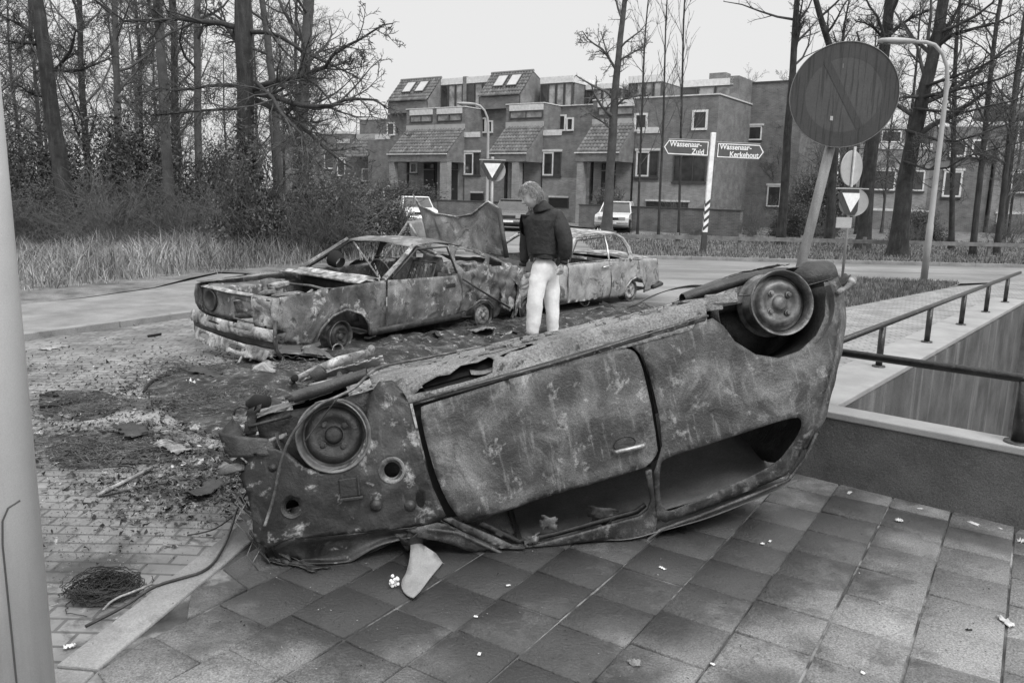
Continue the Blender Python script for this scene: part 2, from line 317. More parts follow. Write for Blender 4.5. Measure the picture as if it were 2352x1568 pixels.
# sub-base of the near pavement, and its tiles
lot=inner+[(12.2,17),(6.9,10.65),(2.06,4.87),(5.0,2.36),(5,-2)]
flatpoly('pavement_base',lot,-.008,M_joint,res=1)
def tiles():
    rng=np.random.default_rng(5); a=math.radians(-123); u=np.array([math.cos(a),math.sin(a)]); n=np.array([-u[1],u[0]]) ; p0=np.array([.87,3.15]); V=[];F=[];k=0
    ext=[tuple(q) for q in lot]; g=.0035
    for i in range(-16,22):
        off=rng.uniform(0,.3) if i%2 else rng.uniform(-.03,.03)
        for j in range(-26,26):
            c=p0+n*(i*.307)+u*(j*.303+off); 
            if c[1]<.8 or c[1]>7.0: continue
            c=c+rng.normal(0,.0012,2); ra=rng.normal(0,.004); nn=n*math.cos(ra)+u*math.sin(ra); uu=u*math.cos(ra)-n*math.sin(ra)
            cc=np.array([c+nn*sx*.1512+uu*sy*.1508 for sx,sy in((-1,-1),(1,-1),(1,1),(-1,1))])
            if not inpoly(cc,ext).all(): 
                # cut tiles at the edges: shrink towards the centre until inside
                if not inpoly(np.array([c]),ext)[0]: continue
                for q in range(4):
                    for s in range(10):
                        if inpoly(cc[q:q+1],ext)[0]: break
                        cc[q]=cc[q]*.8+c*.2
            cen=cc.mean(0); d=cc-cen; L=np.linalg.norm(d,axis=1)[:,None]; top=cen+d*(1-(g+.004)/L); mid=cen+d*(1-g/L)
            z=rng.normal(0,.0022,1)+rng.normal(0,.0014,4)
            V+= [(*top[q],z[q]) for q in range(4)]+[(*mid[q],z[q]-.004) for q in range(4)]+[(*mid[q],-.05) for q in range(4)]
            F+=[(k,k+1,k+2,k+3)]+[(k+q,k+4+q,k+4+(q+1)%4,k+(q+1)%4) for q in range(4)]+[(k+4+q,k+8+q,k+8+(q+1)%4,k+4+(q+1)%4) for q in range(4)]; k+=12
    o=link('pavement',npmesh('pavement',V,[F]),M_tile); o['kind']='structure'
tiles()
M_bpath=brickmat('path_bricks',.24,.32,.12,.21,.07,.8,sw='XY',ms=.01,noise_amt=.3,spots=[(1.5,.08,.55,.7,.6)])
flatpoly('path',[(.4,7.02),(1.6,7.2)]+inner[6:]+[(12.2,17),(6.62,10.9),(3.1,6.9),(1.5,6.0)],.002,M_bpath,res=1)
flatpoly('verge',[(3.6,11.2),(4.85,12.3),(8.95,16.3),(9.8,17.4),(7,18),(4.5,16),(3.5,13)],-.02,M_grass,res=.35,dent=.02,ds=3)
# far verge and ground before the houses
flatpoly('verge',[(2.2,22.65),(60,22.65),(80,60),(-3,60),(3.2,42),(6.4,40),(3.3,30)],-.0,M_grass,res=2,dent=.015,ds=1)
mb=MB(); [mb.bx(-3+i*1.0+.004,-2+i*1.0-.004,22.506,22.64,-.2,.03) for i in range(63)]; ko=mb.build('kerb',M_conc); ko['kind']='structure'
# ================= low wall with stairwell and railings =================
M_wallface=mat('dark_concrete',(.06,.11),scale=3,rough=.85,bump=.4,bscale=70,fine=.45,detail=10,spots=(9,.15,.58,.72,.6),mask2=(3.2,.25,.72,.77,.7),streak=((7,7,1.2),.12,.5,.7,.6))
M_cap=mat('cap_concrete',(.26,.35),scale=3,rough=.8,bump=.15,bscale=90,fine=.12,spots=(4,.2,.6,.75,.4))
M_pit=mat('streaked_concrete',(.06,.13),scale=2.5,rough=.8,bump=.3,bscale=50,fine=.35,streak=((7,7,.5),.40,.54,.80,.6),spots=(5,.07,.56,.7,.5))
M_rail=mat('railing_paint',(.018,.035),scale=12,rough=.28,bump=.25,bscale=60,fine=.3,spots=(22,.22,.60,.72,.6))
w1=Vector((.766,-.642)); n1=Vector((.642,.766)); w2=Vector((.64,.768)); n2=Vector((-.768,.64))
A0=Vector((1.99,4.69))  # on the outer face line
def onf(s,q): p=A0+w1*s+n1*q; return (p.x,p.y)
t=thing('parapet_wall',(2.2,4.6,0),'low concrete wall with a pale cap around the sunken stairwell, dark outer face','wall')
def ch(mb,name,m,parent,**k):
    o=mb.build(name,m,parent,**k); o.matrix_parent_inverse=Matrix.Translation(parent.location).inverted(); return o
cin=Vector((2.06,4.87)); co2=cin+n2*.38+w2*-.4
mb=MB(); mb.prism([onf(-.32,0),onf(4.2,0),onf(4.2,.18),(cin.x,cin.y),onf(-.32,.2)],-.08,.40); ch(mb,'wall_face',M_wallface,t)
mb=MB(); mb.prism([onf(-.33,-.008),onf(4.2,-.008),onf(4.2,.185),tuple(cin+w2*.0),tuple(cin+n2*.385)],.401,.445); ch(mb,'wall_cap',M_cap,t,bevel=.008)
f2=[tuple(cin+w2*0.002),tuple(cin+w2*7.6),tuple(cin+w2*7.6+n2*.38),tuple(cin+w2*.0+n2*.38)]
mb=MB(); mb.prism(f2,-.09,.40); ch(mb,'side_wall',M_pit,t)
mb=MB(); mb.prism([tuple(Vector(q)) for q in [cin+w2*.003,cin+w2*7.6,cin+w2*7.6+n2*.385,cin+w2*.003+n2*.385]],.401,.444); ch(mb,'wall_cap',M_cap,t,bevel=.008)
mb=MB(); P=[tuple(q) for q in pit]; n=len(P)
V=[(x,y,.40) if i<2 else (x,y,-.1) for i,(x,y) in enumerate(P)]+[(x,y,-3.2) for x,y in P]
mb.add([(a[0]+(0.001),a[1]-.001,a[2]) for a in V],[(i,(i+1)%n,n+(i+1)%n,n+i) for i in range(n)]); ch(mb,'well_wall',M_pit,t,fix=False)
mb=MB(); mb.add([(x,y,-3.2+(.0 if x<5 else 0)) for x,y in P],[tuple(range(n))]); ch(mb,'well_floor',M_conc,t)
mb=MB(); # descending steps seen at the right
for i in range(9):
    c=cin+w1*(1.45+i*.26)+w2*0; mb.prism([tuple(c+w2*.0+n1*.2),tuple(c+w1*.26+n1*.2),tuple(c+w1*.26+n1*1.8),tuple(c+n1*1.8)],-3.2,-1.9+i*.17)
ch(mb,'step',M_conc,t)
# railings
def railing(label,pts,z0,z1,r,pr,ends):
    t=thing('railing',(pts[0][0],pts[0][1],z0),label,'railing','black tube railings on the stairwell wall')
    a=Vector((*ends[0],z1)); b=Vector((*ends[1],z1)); mb=MB(); mb.tube([a,b],r,14); ch(mb,'handrail',M_rail,t,smooth=True)
    for p in pts:
        mb=MB(); mb.tube([(p[0],p[1],z0+.008),(p[0],p[1],z1-r*.6)],pr,12); mb.lathe([(pr*1.0,.012),(pr*1.9,.010),(pr*2.0,0)],(p[0],p[1],z0),n=16); ch(mb,'post',M_rail,t,smooth=True)
p1=cin+n2*.16
railing('long dark tube railing running away along the side of the stairwell',[tuple(p1+w2*s) for s in (1.45,2.95,4.4,5.75,7.05)],.445,.775,.022,.025,[tuple(p1+w2*-.2),tuple(p1+w2*8.0)])
railing('short dark tube railing on the near stairwell wall, water drops on its rail',[onf(.93,.09),onf(2.6,.09)],.445,.80,.024,.036,[onf(-.1,.09),onf(3.6,.09)])
# ================= houses =================
M_brick=brickmat('dark_brick',.13,.185,.22,.22,.065,.9,noise_amt=.25,ms=.01)
M_brickl=brickmat('pale_brick',.22,.30,.31,.22,.065,.9,noise_amt=.2,ms=.01)
M_roof=mat('roof_tile',(.11,.19),scale=2,rough=.7,bump=.2,bscale=20,fine=.25,island=.28)
M_white=flat('white_paint',.62,.5); M_frame=flat('white_frame',.75,.5); M_beam=flat('dark_beam',.06,.7); M_flash=mat('lead_flashing',(.34,.42),scale=3,rough=.6)
M_door=flat('dark_door',.025,.4); M_pale=flat('curtain_pale',.45,.8)
def glassmat(name,v,rough=.06):
    m=mat(name,(v*.5,v*1.6),scale=1.5,rough=rough,bump=0,fine=.05,spec=.8); return m
M_glass=glassmat('window_glass',.035,.08); M_glassl=glassmat('pale_window_glass',.25,.1)
FO=Vector((0,51,0)); fa=math.radians(-34); FD=Vector((math.cos(fa),math.sin(fa),0)); FN=Vector((math.sin(fa),-math.cos(fa),0))
def houseroot(label,t0,q0=0,O=FO):
    r=thing('terraced_house',O+FD*t0+FN*q0,label,'house','brick terraced houses',rot=(0,0,fa)); return r
# local house coordinates: x along facade, y = -q (towards the back positive), z up
def hb(name,m,root,x0,x1,q0,q1,z0,z1,**k):
    mb=MB(); mb.bx(x0,x1,-q1,-q0,z0,z1); return mb.build(name,m,root,**k)
def tiled(root,x0,x1,qa,za,qb,zb,name='roof',side=True,th=.08):
    """pantile roof from eave (qa,za) up to (qb,zb) with real tile courses"""
    L=math.hypot(qa-qb,zb-za); nx=int((x1-x0)/.21); ny=int(L/.30); V=[];F=[]
    d=Vector((0,-(qb-qa),zb-za)).normalized(); nrm=Vector((0,-d.z,d.y)); 
    if nrm.z<0: nrm=-nrm
    rng=random.Random(int(x0*10))
    for j in range(ny):
        for i in range(nx):
            w=(x1-x0)/nx; l=L/ny; p=Vector((x0+i*w,-qa,za))+d*(j*l); k=len(V); jt=rng.uniform(-.004,.004)
            prof=[(0,.012),(.25,.06),(.5,.065),(.72,.015),(1.0,.0)]
            for a,h in prof: V.append(p+Vector((a*w,0,0))+nrm*(h+.03+jt))
            for a,h in prof: V.append(p+Vector((a*w,0,0))+d*(l*1.05)+nrm*(h+jt))
            for a,h in prof: V.append(p+Vector((a*w,0,0))+nrm*(-.01))
            for q in range(4): F.append((k+q,k+q+1,k+6+q,k+5+q)); F.append((k+10+q,k+11+q,k+q+1,k+q))
    o=link(name,npmesh(name,[tuple(v) for v in V],[F]),M_roof,root)
    return o
def window(root,x0,x1,z0,z1,q=0,frame=.07,split=None,glass=None,sill=True,lintel=False,fm=None,open_pane=None):
    fm=fm or M_frame; fo=MB(); y=-q
    fo.bx(x0,x1,y-.06,y+.05,z1-frame,z1); fo.bx(x0,x1,y-.06,y+.05,z0,z0+frame); fo.bx(x0,x0+frame,y-.058,y+.05,z0+frame,z1-frame); fo.bx(x1-frame,x1,y-.058,y+.05,z0+frame,z1-frame)
    for s in split or []: fo.bx(x0+(x1-x0)*s-frame*.4,x0+(x1-x0)*s+frame*.4,y-.055,y+.05,z0+frame,z1-frame)
    f=fo.build('window',fm,root,fix=True)
    p=MB(); p.bx(x0+frame*.5,x1-frame*.5,y-.015,y+.01,z0+frame*.5,z1-frame*.5); p.build('pane',glass or M_glass,f)
    if sill: s=MB(); s.bx(x0-.05,x1+.05,y-.10,y+.02,z0-.09,z0-.003); s.build('sill',M_beam,f)
    if lintel: s=MB(); s.bx(x0-.08,x1+.1,y-.09,y+.02,z1+.01,z1+.13); s.build('lintel',M_white,f)
    return f
def wallbox(root,x0,x1,q0,q1,z0,z1,m=None): return hb('wall',m or M_brick,root,x0,x1,q0,q1,z0,z1)
def bay(root,x0,x1,wins,porch=True):
    wallbox(root,x0,x1,-6,-.004,4.3,7.0); wallbox(root,x0+.15,x1-.15,-6,-.10,0,4.3,M_brickl)
    hb('parapet_edge',M_white,root,x0-.04,x1+.04,-6.05,.04,7.0,7.06)
    for a,b in wins:
        hb('white_panel',M_white,root,a,b,-.003,.03,6.62,6.97)
        window(root,a+.05,b-.03,6.14,6.6,.0,frame=.06,split=[.5],glass=M_glassl,fm=M_beam,sill=False)
    if porch:
        tiled(root,x0+.02,x1-.02,1.85,4.02,.0,5.66)
        hb('flashing',M_flash,root,x0,x1,.0,.05,5.66,5.95)
        hb('gutter',M_white,root,x0-.05,x1+.02,1.86,1.94,3.93,4.0)
        hb('porch_beam',M_brick,root,x0,x1,1.55,1.85,3.48,3.93)
        for xx in (x0+.02,x1-.12): # triangular cheek walls
            mb=MB(); n=[(-.0,3.48),(-1.8,3.48),(-1.8,3.98),(-.0,5.6)]
            mb.add([Vector((xx,y,z)) for y,z in n]+[Vector((xx+.1,y,z)) for y,z in n],[(0,1,2,3),(7,6,5,4)]+[(i,(i+1)%4,4+(i+1)%4,4+i) for i in range(4)]); mb.build('porch_side',M_brick,root)
def colwin(root,x0,w=1.32,zb=0):
    """tall window with white trim above, half-open dark basement below"""
    window(root,x0+.03,x0+w*.6,2.72,4.12,.0,frame=.09,sill=False); window(root,x0+w*.6+.02,x0+w,2.72,4.12,.0,frame=.05,fm=M_beam,sill=False)
    hb('sill',M_beam,root,x0-.05,x0+w+.05,-.003,.1,2.6,2.7)
    hb('lintel',M_white,root,x0-.05,x0+w+.05,-.003,.08,4.14,4.27); hb('balcony_panel',M_white,root,x0,x0+w*.98,-.003,.05,5.1,5.42)
def upper(root,x0,x1,t0,t1,roof=True):
    """recessed second floor with steep tiled dormer and penthouse glazing; x0..x1 whole width, t0..t1 dormer"""
    wallbox(root,x0,x1,-8,-2.0,4.9,7.0)
    if roof:
        wallbox(root,t0,t1,-8,-1.62,7.0,7.78); tiled(root,t0,t1,-1.5,7.8,-3.05,9.42); 
        for xx in (t0+.01,t1-.11):
            mb=MB(); n=[(1.62,7.75),(3.05,9.36),(6.5,7.9),(6.5,7.0),(1.62,7.0)]
            mb.add([Vector((xx,y,z)) for y,z in n]+[Vector((xx+.1,y,z)) for y,z in n],[(0,1,2,3,4),(9,8,7,6,5)]+[(i,(i+1)%5,5+(i+1)%5,5+i) for i in range(5)]); mb.build('gable_side',M_brick,root)
        mb=MB(); mb.quad((t0+.02,3.06,9.4),(t1-.02,3.06,9.4),(t1-.02,6.5,7.9),(t0+.02,6.5,7.9)); mb.build('roof_back',M_beam,root,solid=.04)
        mb=MB(); mb.tube([(t0-.02,3.06,9.46),(t1+.02,3.06,9.46)],.1,8); mb.build('ridge',M_roof,root)
        for k in (0.28,.60):   # skylights lying in the slope
            xa=t0+(t1-t0)*k; d=Vector((0,1.55,1.62)).normalized(); nn=Vector((0,-d.z,d.y))
            mb=MB(); c=Vector((xa+.33,1.5,7.8))+d*1.32+nn*.1; Mx=Matrix.Translation(c)@Matrix(((1,0,0,0),(0,d.y,nn.y,0),(0,d.z,nn.z,0),(0,0,0,1)))
            mb.bx(-.42,.42,-.56,.56,-.04,.04,M=Mx); f=mb.build('skylight',M_beam,root); mb=MB(); mb.bx(-.35,.35,-.48,.48,.04,.05,M=Mx); mb.build('pane',M_skyg,f)
M_skyg=mat('skylight_glass',(.38,.5),scale=1,rough=.15,bump=0)
def penthouse(root,x0,x1,q=-3,zt=8.95,n=4,zc=.4,depth=4):
    wallbox(root,x0+.05,x1-.05,q-depth,q-.35,6.9,zt); hb('white_panel',M_white,root,x0,x1,q-depth-.1,q,zt-.02,zt+zc)
    w=(x1-x0)/n
    for i in range(n): window(root,x0+i*w+.02,x0+(i+1)*w-.02,7.05,zt-.04,q-.06,frame=.06,fm=M_beam,glass=M_glassl if i else M_glass,sill=False)
def doorset(root,x,q=0,z0=.95,lit=True):
    d=MB(); d.bx(x,x+.9,-q-.05,-q+.03,z0,z0+2.05); f=d.build('door',M_door,root); h=MB(); h.bx(x+.12,x+.38,-q-.10,-q-.052,z0+.95,z0+1.0); h.build('handle',M_frame,f)
    window(root,x,x+.9,z0+2.12,z0+2.5,q,frame=.05,fm=M_beam,sill=False)
    s=MB(); s.bx(x-.3,x+1.3,-q-1.2,-q-.052,0,z0-.02); s.bx(x-.3,x+1.3,-q-1.6,-q-1.2,0,z0-.3); s.build('step',M_conc,root)
# house 1 (leftmost of the bright row), t -12.7..-6.6
h=houseroot('brick house whose steep roof with two skylights stands leftmost against the sky',-12.75)
T=lambda t:t+12.75
wallbox(h,T(-12.75),T(-9.1),-8,-.003,0,5.0); bay(h,T(-9.1),T(-6.62),[(T(-8.8),T(-6.78))]); upper(h,T(-12.74),T(-6.62),T(-12.3),T(-8.58)); penthouse(h,T(-8.56),T(-6.62),n=3)
window(h,T(-12.69),T(-11.95),5.5,6.42,-1.95,frame=.09,sill=False); hb('balcony_panel',M_white,h,T(-12.0),T(-10.6),-.002,.05,5.1,5.42)
doorset(h,T(-7.6),-.1); window(h,T(-9.1)+.3,T(-8.2),2.8,3.5,-.08,frame=.08); hb('pillar',M_brickl,h,T(-9.05),T(-8.6),1.4,1.8,0,3.48)
# house 2
h=houseroot('brick house with a lit lamp under its wide tiled porch canopy',-6.6)
T=lambda t:t+6.6
wallbox(h,T(-4.06),T(-.86),-8,-.003,0,5.08,M_brick); wallbox(h,T(-4.05),T(-.87),-.0025,.02,0,2.6,M_brickl); bay(h,T(-6.6),T(-4.06),[(T(-6.43),T(-4.3))]); upper(h,T(-6.6),T(-.86),T(-4.2),T(-.88)); penthouse(h,T(-6.6)+.3,T(-4.22),n=3)
hb('wall_pier',M_brick,h,T(-6.62)+.02,T(-6.3),-7,-2.99,7,9.4)
colwin(h,T(-4.12)); window(h,T(-4.45)+.0,T(-3.8),5.5,6.5,-1.95,frame=.1,sill=False); window(h,T(-3.75),T(-3.25),5.5,6.3,-1.95,frame=.09,sill=False)
doorset(h,T(-5.6),-.1); hb('pillar',M_brickl,h,T(-4.66),T(-4.08),1.35,1.8,0,3.48)
window(h,T(-3.5),T(-2.45),.85,1.55,.02,frame=.04,fm=M_beam,sill=False,glass=M_door); hb('sill',M_white,h,T(-3.5),T(-2.45),.025,.12,.72,.82); hb('lintel',M_white,h,T(-3.5),T(-2.45),.025,.09,1.57,1.68)
mb=MB(); mb.lathe([(.0,-.09),(.06,-.06),(.09,0),(.06,.06),(0,.09)],(T(-4.75),-1.2,3.2),n=12); lm=mat('lit_globe',(.9,.95),bump=0); lm.node_tree.nodes['Principled BSDF'].inputs['Emission Strength'].default_value=2; lm.node_tree.nodes['Principled BSDF'].inputs['Emission Color'].default_value=(1,1,1,1); mb.build('porch_lamp',lm,h)
# house 3
h=houseroot('brick house whose tiled canopy is just left of the street tree',-.84)
T=lambda t:t+.84
wallbox(h,T(1.96),T(5.28),-8,-.003,0,5.08); wallbox(h,T(1.97),T(5.27),-.0025,.02,0,2.6,M_brickl); bay(h,T(-.84),T(1.95),[(T(-.6),T(1.9))]); upper(h,T(-.84),T(5.28),0,0,roof=False); penthouse(h,T(-.3),T(2.12),n=4,zt=8.6,zc=.38)
colwin(h,T(1.95)); window(h,T(1.65),T(2.35),5.5,6.5,-1.95,frame=.1,sill=False); window(h,T(2.4),T(2.9),5.5,6.3,-1.95,frame=.09,sill=False); doorset(h,T(-.4),-.1)
hb('pillar',M_brickl,h,T(.9),T(1.4),1.35,1.8,0,3.48); hb('parapet_edge',M_white,h,T(1.96),T(5.2),-2.0,-1.9,7.0,7.06); penthouse(h,T(2.16),T(4.6),q=-4.6,n=4,zt=8.3,zc=.3,depth=2)
window(h,T(2.5),T(3.9),.8,1.4,.02,frame=.04,fm=M_beam,sill=False,glass=M_door); hb('lintel',M_white,h,T(2.5),T(3.9),.025,.09,1.42,1.52)
# house 4 (end of row, wide)
h=houseroot('wide brick end house of the row, behind the direction signpost, with a garage',5.3)
T=lambda t:t-5.3
wallbox(h,T(8.07),T(12.84),-9,-.003,0,7.0); wallbox(h,T(8.1),T(12.6),-.0025,.02,0,2.4,M_brickl); bay(h,T(5.3),T(8.05),[(T(5.6),T(7.95))]); penthouse(h,T(5.0),T(7.3),q=-5,n=4,zt=8.6)
wallbox(h,T(5.3),T(8.05),-9,-6,0,7.0)
penthouse(h,T(9.4),T(12.5),q=-3,n=3,zt=7.9,zc=.35); wallbox(h,T(12.3),T(12.8),-11,-3.0,7,8.35); hb('parapet_edge',M_white,h,T(8.0),T(12.9),-9.05,.05,7.0,7.07)
colwin(h,T(8.2),1.4); window(h,T(11.42),T(12.3),5.2,6.25,.0,frame=.11,sill=False); window(h,T(8.0),T(8.8),5.2,6.2,.0,frame=.11,sill=False)
window(h,T(10.5),T(12.4),2.45,3.9,.0,frame=.06,split=[.6],fm=M_beam,glass=M_glass); doorset(h,T(6.0),-.1); hb('pillar',M_brickl,h,T(5.4),T(5.8),1.35,1.8,0,3.48)
hb('garage_door',M_door,h,T(9.0),T(11.5),.022,.06,.02,1.34); hb('lintel',M_white,h,T(8.95),T(11.6),.025,.1,1.36,1.46)
hb('chimney',M_brick,h,T(10.6),T(11.6),-5,-4.2,8.3,8.75)
# far block just right of the end house
h=thing('terraced_house',(12.6,49,0),'set-back brick block with a downpipe right of the signpost','house','brick terraced houses',rot=(0,0,math.radians(-34)))
wallbox(h,0,4.2,-8,0,0,8.2); window(h,1.2,2.0,5.0,5.8,0,lintel=True); window(h,2.6,3.4,1.2,2.4,0,lintel=True); hb('parapet_edge',M_beam,h,-.05,4.25,-8.05,.05,8.2,8.28)
mb=MB(); mb.tube([(3.6,-.06,0),(3.6,-.06,6.4)],.05,8); mb.build('downpipe',M_white,h)
# house left behind the ivy tree
h=houseroot('brick house half hidden by the bare branches, leftmost of the row',-19.5,-3)
wallbox(h,0,6.6,-8,0,0,5.4); wallbox(h,1,6.6,-8,-2,5.4,7.0); tiled(h,2.6,6.4,1.5,3.95,0,5.4); hb('flashing',M_flash,h,2.6,6.4,.0,.05,5.4,5.75); hb('balcony_panel',M_white,h,.4,1.9,.003,.05,5.1,5.42); window(h,3.2,4.3,2.2,3.2,0,frame=.1); window(h,.5,1.4,2.6,3.9,0,frame=.1,lintel=True)
hb('parapet_edge',M_white,h,1,6.6,-8.05,-1.95,7.0,7.1); window(h,.9,2.1,.7,1.4,0,lintel=True); penthouse(h,3.2,6.2,q=-4,n=3,zt=8.6); window(h,5.0,5.8,5.5,6.4,-1.95,frame=.1)
h=houseroot('low pale-trimmed brick house deep behind the left trees',-28,-5)
wallbox(h,0,8,-8,0,0,6.0); hb('parapet_edge',M_white,h,-.05,8.05,-8.05,.05,6.0,6.2); window(h,2,3.3,3.2,4.6,0,frame=.1); window(h,5.4,6.6,3.2,4.6,0,frame=.1,lintel=True); window(h,1.2,3.6,.8,1.9,0,lintel=True)
# right-hand row behind the round signs
def rhouse(label,x,y,rz,w,seed,hh=6.2,roof=False):
    h=thing('terraced_house',(x,y,0),label,'house','brick terraced houses',rot=(0,0,math.radians(rz)))
    wallbox(h,0,w*.55,-8,0,0,5.0,M_brickl); wallbox(h,w*.55+.005,w,-8,-.02,0,hh); wallbox(h,0,w*.55,-8,-1.8,5,hh)
    hb('parapet_edge',M_white,h,-.03,w,-8.05,-1.7,hh,hh+.22); hb('balcony_panel',M_white,h,w*.1,w*.55,.003,.06,4.7,5.05)
    window(h,w*.12,w*.3,2.3,3.5,0,frame=.08,lintel=True); window(h,w*.66,w*.8,2.0,3.5,0,frame=.1,lintel=True); window(h,w*.68,w*.8,4.3,5.3,0,frame=.1)
    window(h,w*.36,w*.52,2.3,3.5,0,frame=.08); window(h,w*.05,w*.5,.5,1.1,0,lintel=True); window(h,w*.84,w*.95,4.3,5.3,0,frame=.1); hb('wall_coping',M_white,h,w*.05,w*.6,.4,.55,1.1,1.2); hb('wall',M_brick,h,w*.05,w*.6,.42,.53,0,1.1)
    window(h,w*.2,w*.36,5.2,hh-.1,-1.8,frame=.08,sill=False); 
    if roof: tiled(h,w*.55,w,.0,hh,-2.6,hh+1.8)
    penthouse(h,w*.05,w*.5,q=-3.2,n=3,zt=hh+1.4,zc=.3) if hh>6 else None
rhouse('pale brick terraced house seen directly behind the small round sign',20.5,49,-14,7.2,1,6.0)
rhouse('terraced house with white lintels straight behind the tall grey lamp post',27.6,47.0,-14,7.2,2,6.2)
rhouse('rightmost terraced house, partly cut off by the frame, with a tiled dormer',34.7,45.2,-14,8,3,6.2,True)
rhouse('terraced house hidden mostly behind the big round sign disc',13.8,58,-14,7,4,6.0)
# garden walls and hedge
def gwall(label,a,b,h_,th=.22,m=None,cap=False):
    a=Vector((*a,0)); b=Vector((*b,0)); d=b-a; t=thing('garden_wall',a,label,'wall','garden walls before the houses',rot=(0,0,math.atan2(d.y,d.x)))
    mb=MB(); mb.bx(0,d.length,-th/2,th/2,0,h_); mb.build('wall_body',m or M_brick,t); mb=MB(); mb.bx(-.02,d.length+.02,-th/2-.03,th/2+.03,h_+.002,h_+.06); mb.build('coping',M_beam,t); return t
def TQ(t,q): p=FO+FD*t+FN*q; return (p.x,p.y)
gwall('dark brick garden wall behind the raised car bonnet',TQ(-5.6,9),TQ(-.2,9),1.02)
gwall('brick garden wall between the two parked cars, flowers behind it',TQ(1.2,9),TQ(7.8,9),1.15)
gwall('short brick wall pier beside the dark parked car',TQ(.55,9.2),TQ(1.15,9.2),1.1)
gwall('tall dark garden wall behind the thin saplings',TQ(8.1,6.0),TQ(17,7.5),1.1)
mb=MB(); mb.box((0,0,.75),(.14,.02,.1)); 
pl=mb.build('house_number_plate',M_frame); p=TQ(-2.0,9.13); pl.location=(p[0],p[1],.12); pl.rotation_euler=(0,0,fa); tag(pl,'small white plate on the dark garden wall','plate')
# ================= signs and lamps =================
M_galv=mat('galvanised_steel',(.3,.42),scale=5,rough=.5,bump=.05,bscale=40,fine=.15,metal=.2); M_postg=mat('grey_post',(.16,.24),scale=6,rough=.6,bump=.1,bscale=70,fine=.25,streak=((25,25,2),.08,.5,.7,.5))
M_signred=mat('sign_dark_face',(.042,.055),scale=4,rough=.45,bump=.03,streak=((60,60,2.2),.015,.52,.60,.7)); M_signgrey=mat('sign_grey_face',(.062,.078),scale=4,rough=.45,bump=.03,streak=((60,60,2.2),.02,.52,.60,.7)); M_signw=flat('sign_white',.85,.4); M_signback=mat('sign_back',(.36,.46),scale=4,rough=.55,metal=.2)
def text(body,size,loc,rot,m,parent,ax='LEFT',sx=1):
    cu=bpy.data.curves.new('lettering','FONT'); cu.body=body; cu.size=size; cu.extrude=.003; cu.align_x=ax; cu.align_y='CENTER'; cu.offset=size*.02; o=bpy.data.objects.new('lettering',cu)
    COL.objects.link(o); dg=bpy.context.evaluated_depsgraph_get(); me=bpy.data.meshes.new_from_object(o.evaluated_get(dg)); bpy.data.objects.remove(o); 
    l=link('lettering',me,m,parent); l.location=loc; l.rotation_euler=rot; l.scale=(sx,1,1); return l
# big round sign on leaning pole
base=Vector((1.98,6.03,0)); top=AT(1905,345,5.93)
t=thing('round_sign',(base.x,base.y,0),'big dark round sign on a leaning grey pole behind the overturned car','sign')
MI=Matrix.Translation((-base.x,-base.y,0))
cen=AT(1937,219,5.86); ax=(top-base).normalized(); tt=top+ax*.55
mb=MB(); mb.tube([MI@base,MI@tt],.036,18); mb.build('pole',M_postg,t,smooth=True)
nrm=Vector((-.30,-.95,-.02)).normalized(); zx=(ax-nrm*ax.dot(nrm)).normalized(); xx=zx.cross(nrm)*1; 
RM=Matrix.Translation(MI@cen)@Matrix(((xx.x,zx.x,nrm.x,0),(xx.y,zx.y,nrm.y,0),(xx.z,zx.z,nrm.z,0),(0,0,0,1)))@Matrix.Scale(.885,4)
mb=MB(); mb.lathe([(0,0),(.402,0),(.407,.006),(.408,.016),(.4045,.018),(.402,.008),(0,.006)],M=RM,n=72); pl=mb.build('sign_plate',M_postg,t,smooth=False)
mb=MB(); mb.lathe([(.285,.0105),(.401,.0105)],M=RM,n=72); mb.build('border',M_signred,pl)
mb=MB(); mb.lathe([(0,.0095),(.29,.0095)],M=RM,n=72); mb.build('field',M_signgrey,pl)
mb=MB(); mb.bx(-.29,.29,-.026,.026,.0115,.0128,M=RM@Matrix.Rotation(math.radians(-52),4,'Z')); mb.build('bar',M_signred,pl)
mb=MB()
for k in (-.16,.2): mb.box(MI@(cen-nrm*-0+ax*k)-nrm*.03,(.12,.05,.03))
mb.build('bracket',M_galv,t)
